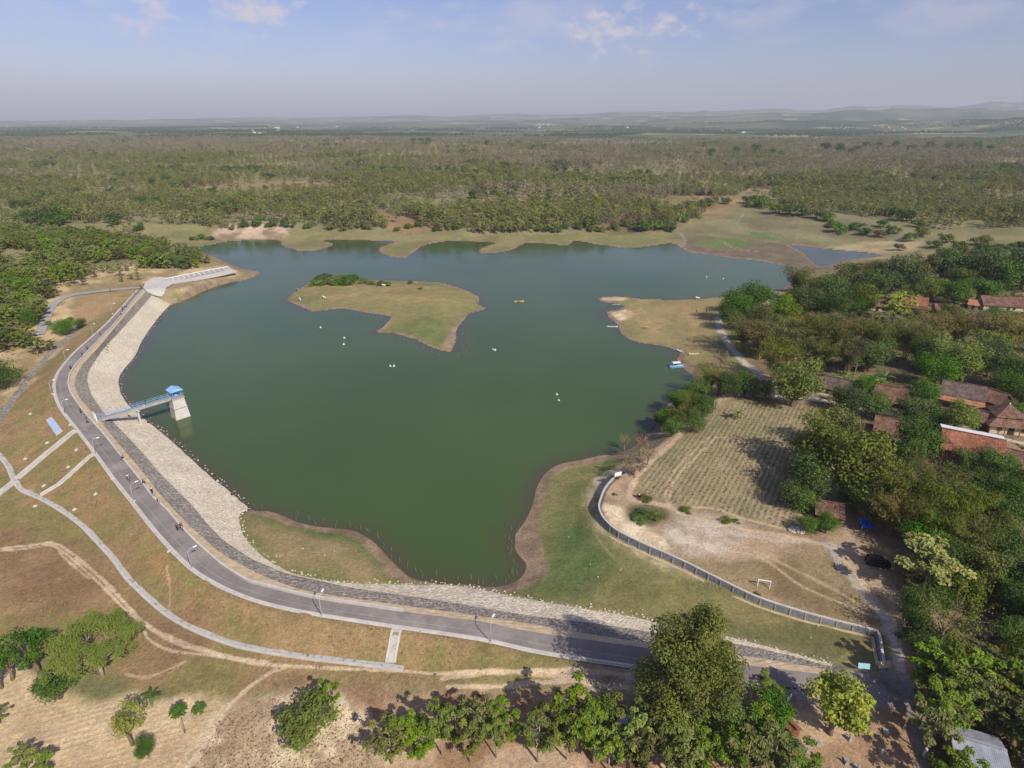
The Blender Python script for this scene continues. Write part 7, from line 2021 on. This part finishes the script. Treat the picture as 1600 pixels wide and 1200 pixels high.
# ------------------------------------------------------------------ labels worked out from the landmarks
for n_, p_ in (('tall dense olive tree', G(1085, 1060)), ('crop field', G(1130, 720)), ('yellow-green grave tree', G(1296, 1147)), ('pale-limbed thin tree', G(1482, 1010)), ('dam road end', G(1290, 1065)), ('stubble plots', G(500, 1150)), ('shaded lake track', G(1150, 545)), ('peninsula tip', G(940, 468)), ('back peninsula shore', G(1110, 466)), ('golden dry tree', G(990, 742)), ('yellow grove tree', G(1458, 900)), ('right frame edge', G(1598, 620)), ('bamboo behind the bananas', G(1330, 545))):
    mark(n_, p_)
ORD = ['nearest', 'second nearest', 'third nearest', 'fourth nearest', 'fifth nearest', 'sixth nearest', 'seventh nearest', 'eighth nearest', 'ninth nearest', 'tenth nearest', 'eleventh nearest', 'twelfth nearest', 'thirteenth nearest', 'fourteenth nearest', 'fifteenth nearest', 'sixteenth nearest', 'seventeenth nearest', 'eighteenth nearest', 'nineteenth nearest', 'twentieth nearest']
buck = {}
for o, k, x, y, h in AUTO:
    best = sorted((math.hypot(x - a, y - b), n) for n, a, b in LAND)
    buck.setdefault((k, best[0][1]), []).append((best[0][0], o))
for (k, n), L in buck.items():
    L.sort(key=lambda r: r[0])
    adj = ADJ[k]
    for i, (d, o) in enumerate(L):
        short = adj if len(L) < 2 else adj
        o['label'] = (f'{adj}, {ORD[min(i, 19)]} to the {n}' if len(L) > 1 else f'{adj} close to the {n}')
        o['group'] = {'teak': 'young teak trees', 'bamboo': 'bamboo clumps', 'banana': 'banana plants', 'shrub': 'shrubs'}.get(k, CAT[k][0].replace('_', ' ') + 's of the village')

# ------------------------------------------------------------------ air
m = MB(); m.add([(-24000, -400, -6), (24000, -400, -6), (22000, 15800, -6), (-22000, 15800, -6), (-22000, -400, 420), (22000, -400, 420), (22000, 15800, 420), (-22000, 15800, 420)], [(3, 2, 1, 0), (4, 5, 6, 7), (0, 1, 5, 4), (1, 2, 6, 5), (2, 3, 7, 6), (3, 0, 4, 7)])
hm = bpy.data.materials.new('haze_air'); hm.use_nodes = True; hm.node_tree.nodes.clear()
ho = hm.node_tree.nodes.new('ShaderNodeOutputMaterial'); hv = hm.node_tree.nodes.new('ShaderNodeVolumePrincipled')
hv.inputs['Color'].default_value = (0.86, 0.91, 1.0, 1); hv.inputs['Density'].default_value = 0.00009; hv.inputs['Anisotropy'].default_value = 0.0
hm.node_tree.links.new(hv.outputs[0], ho.inputs['Volume'])
tag(m.obj('haze', hm), kind='stuff')
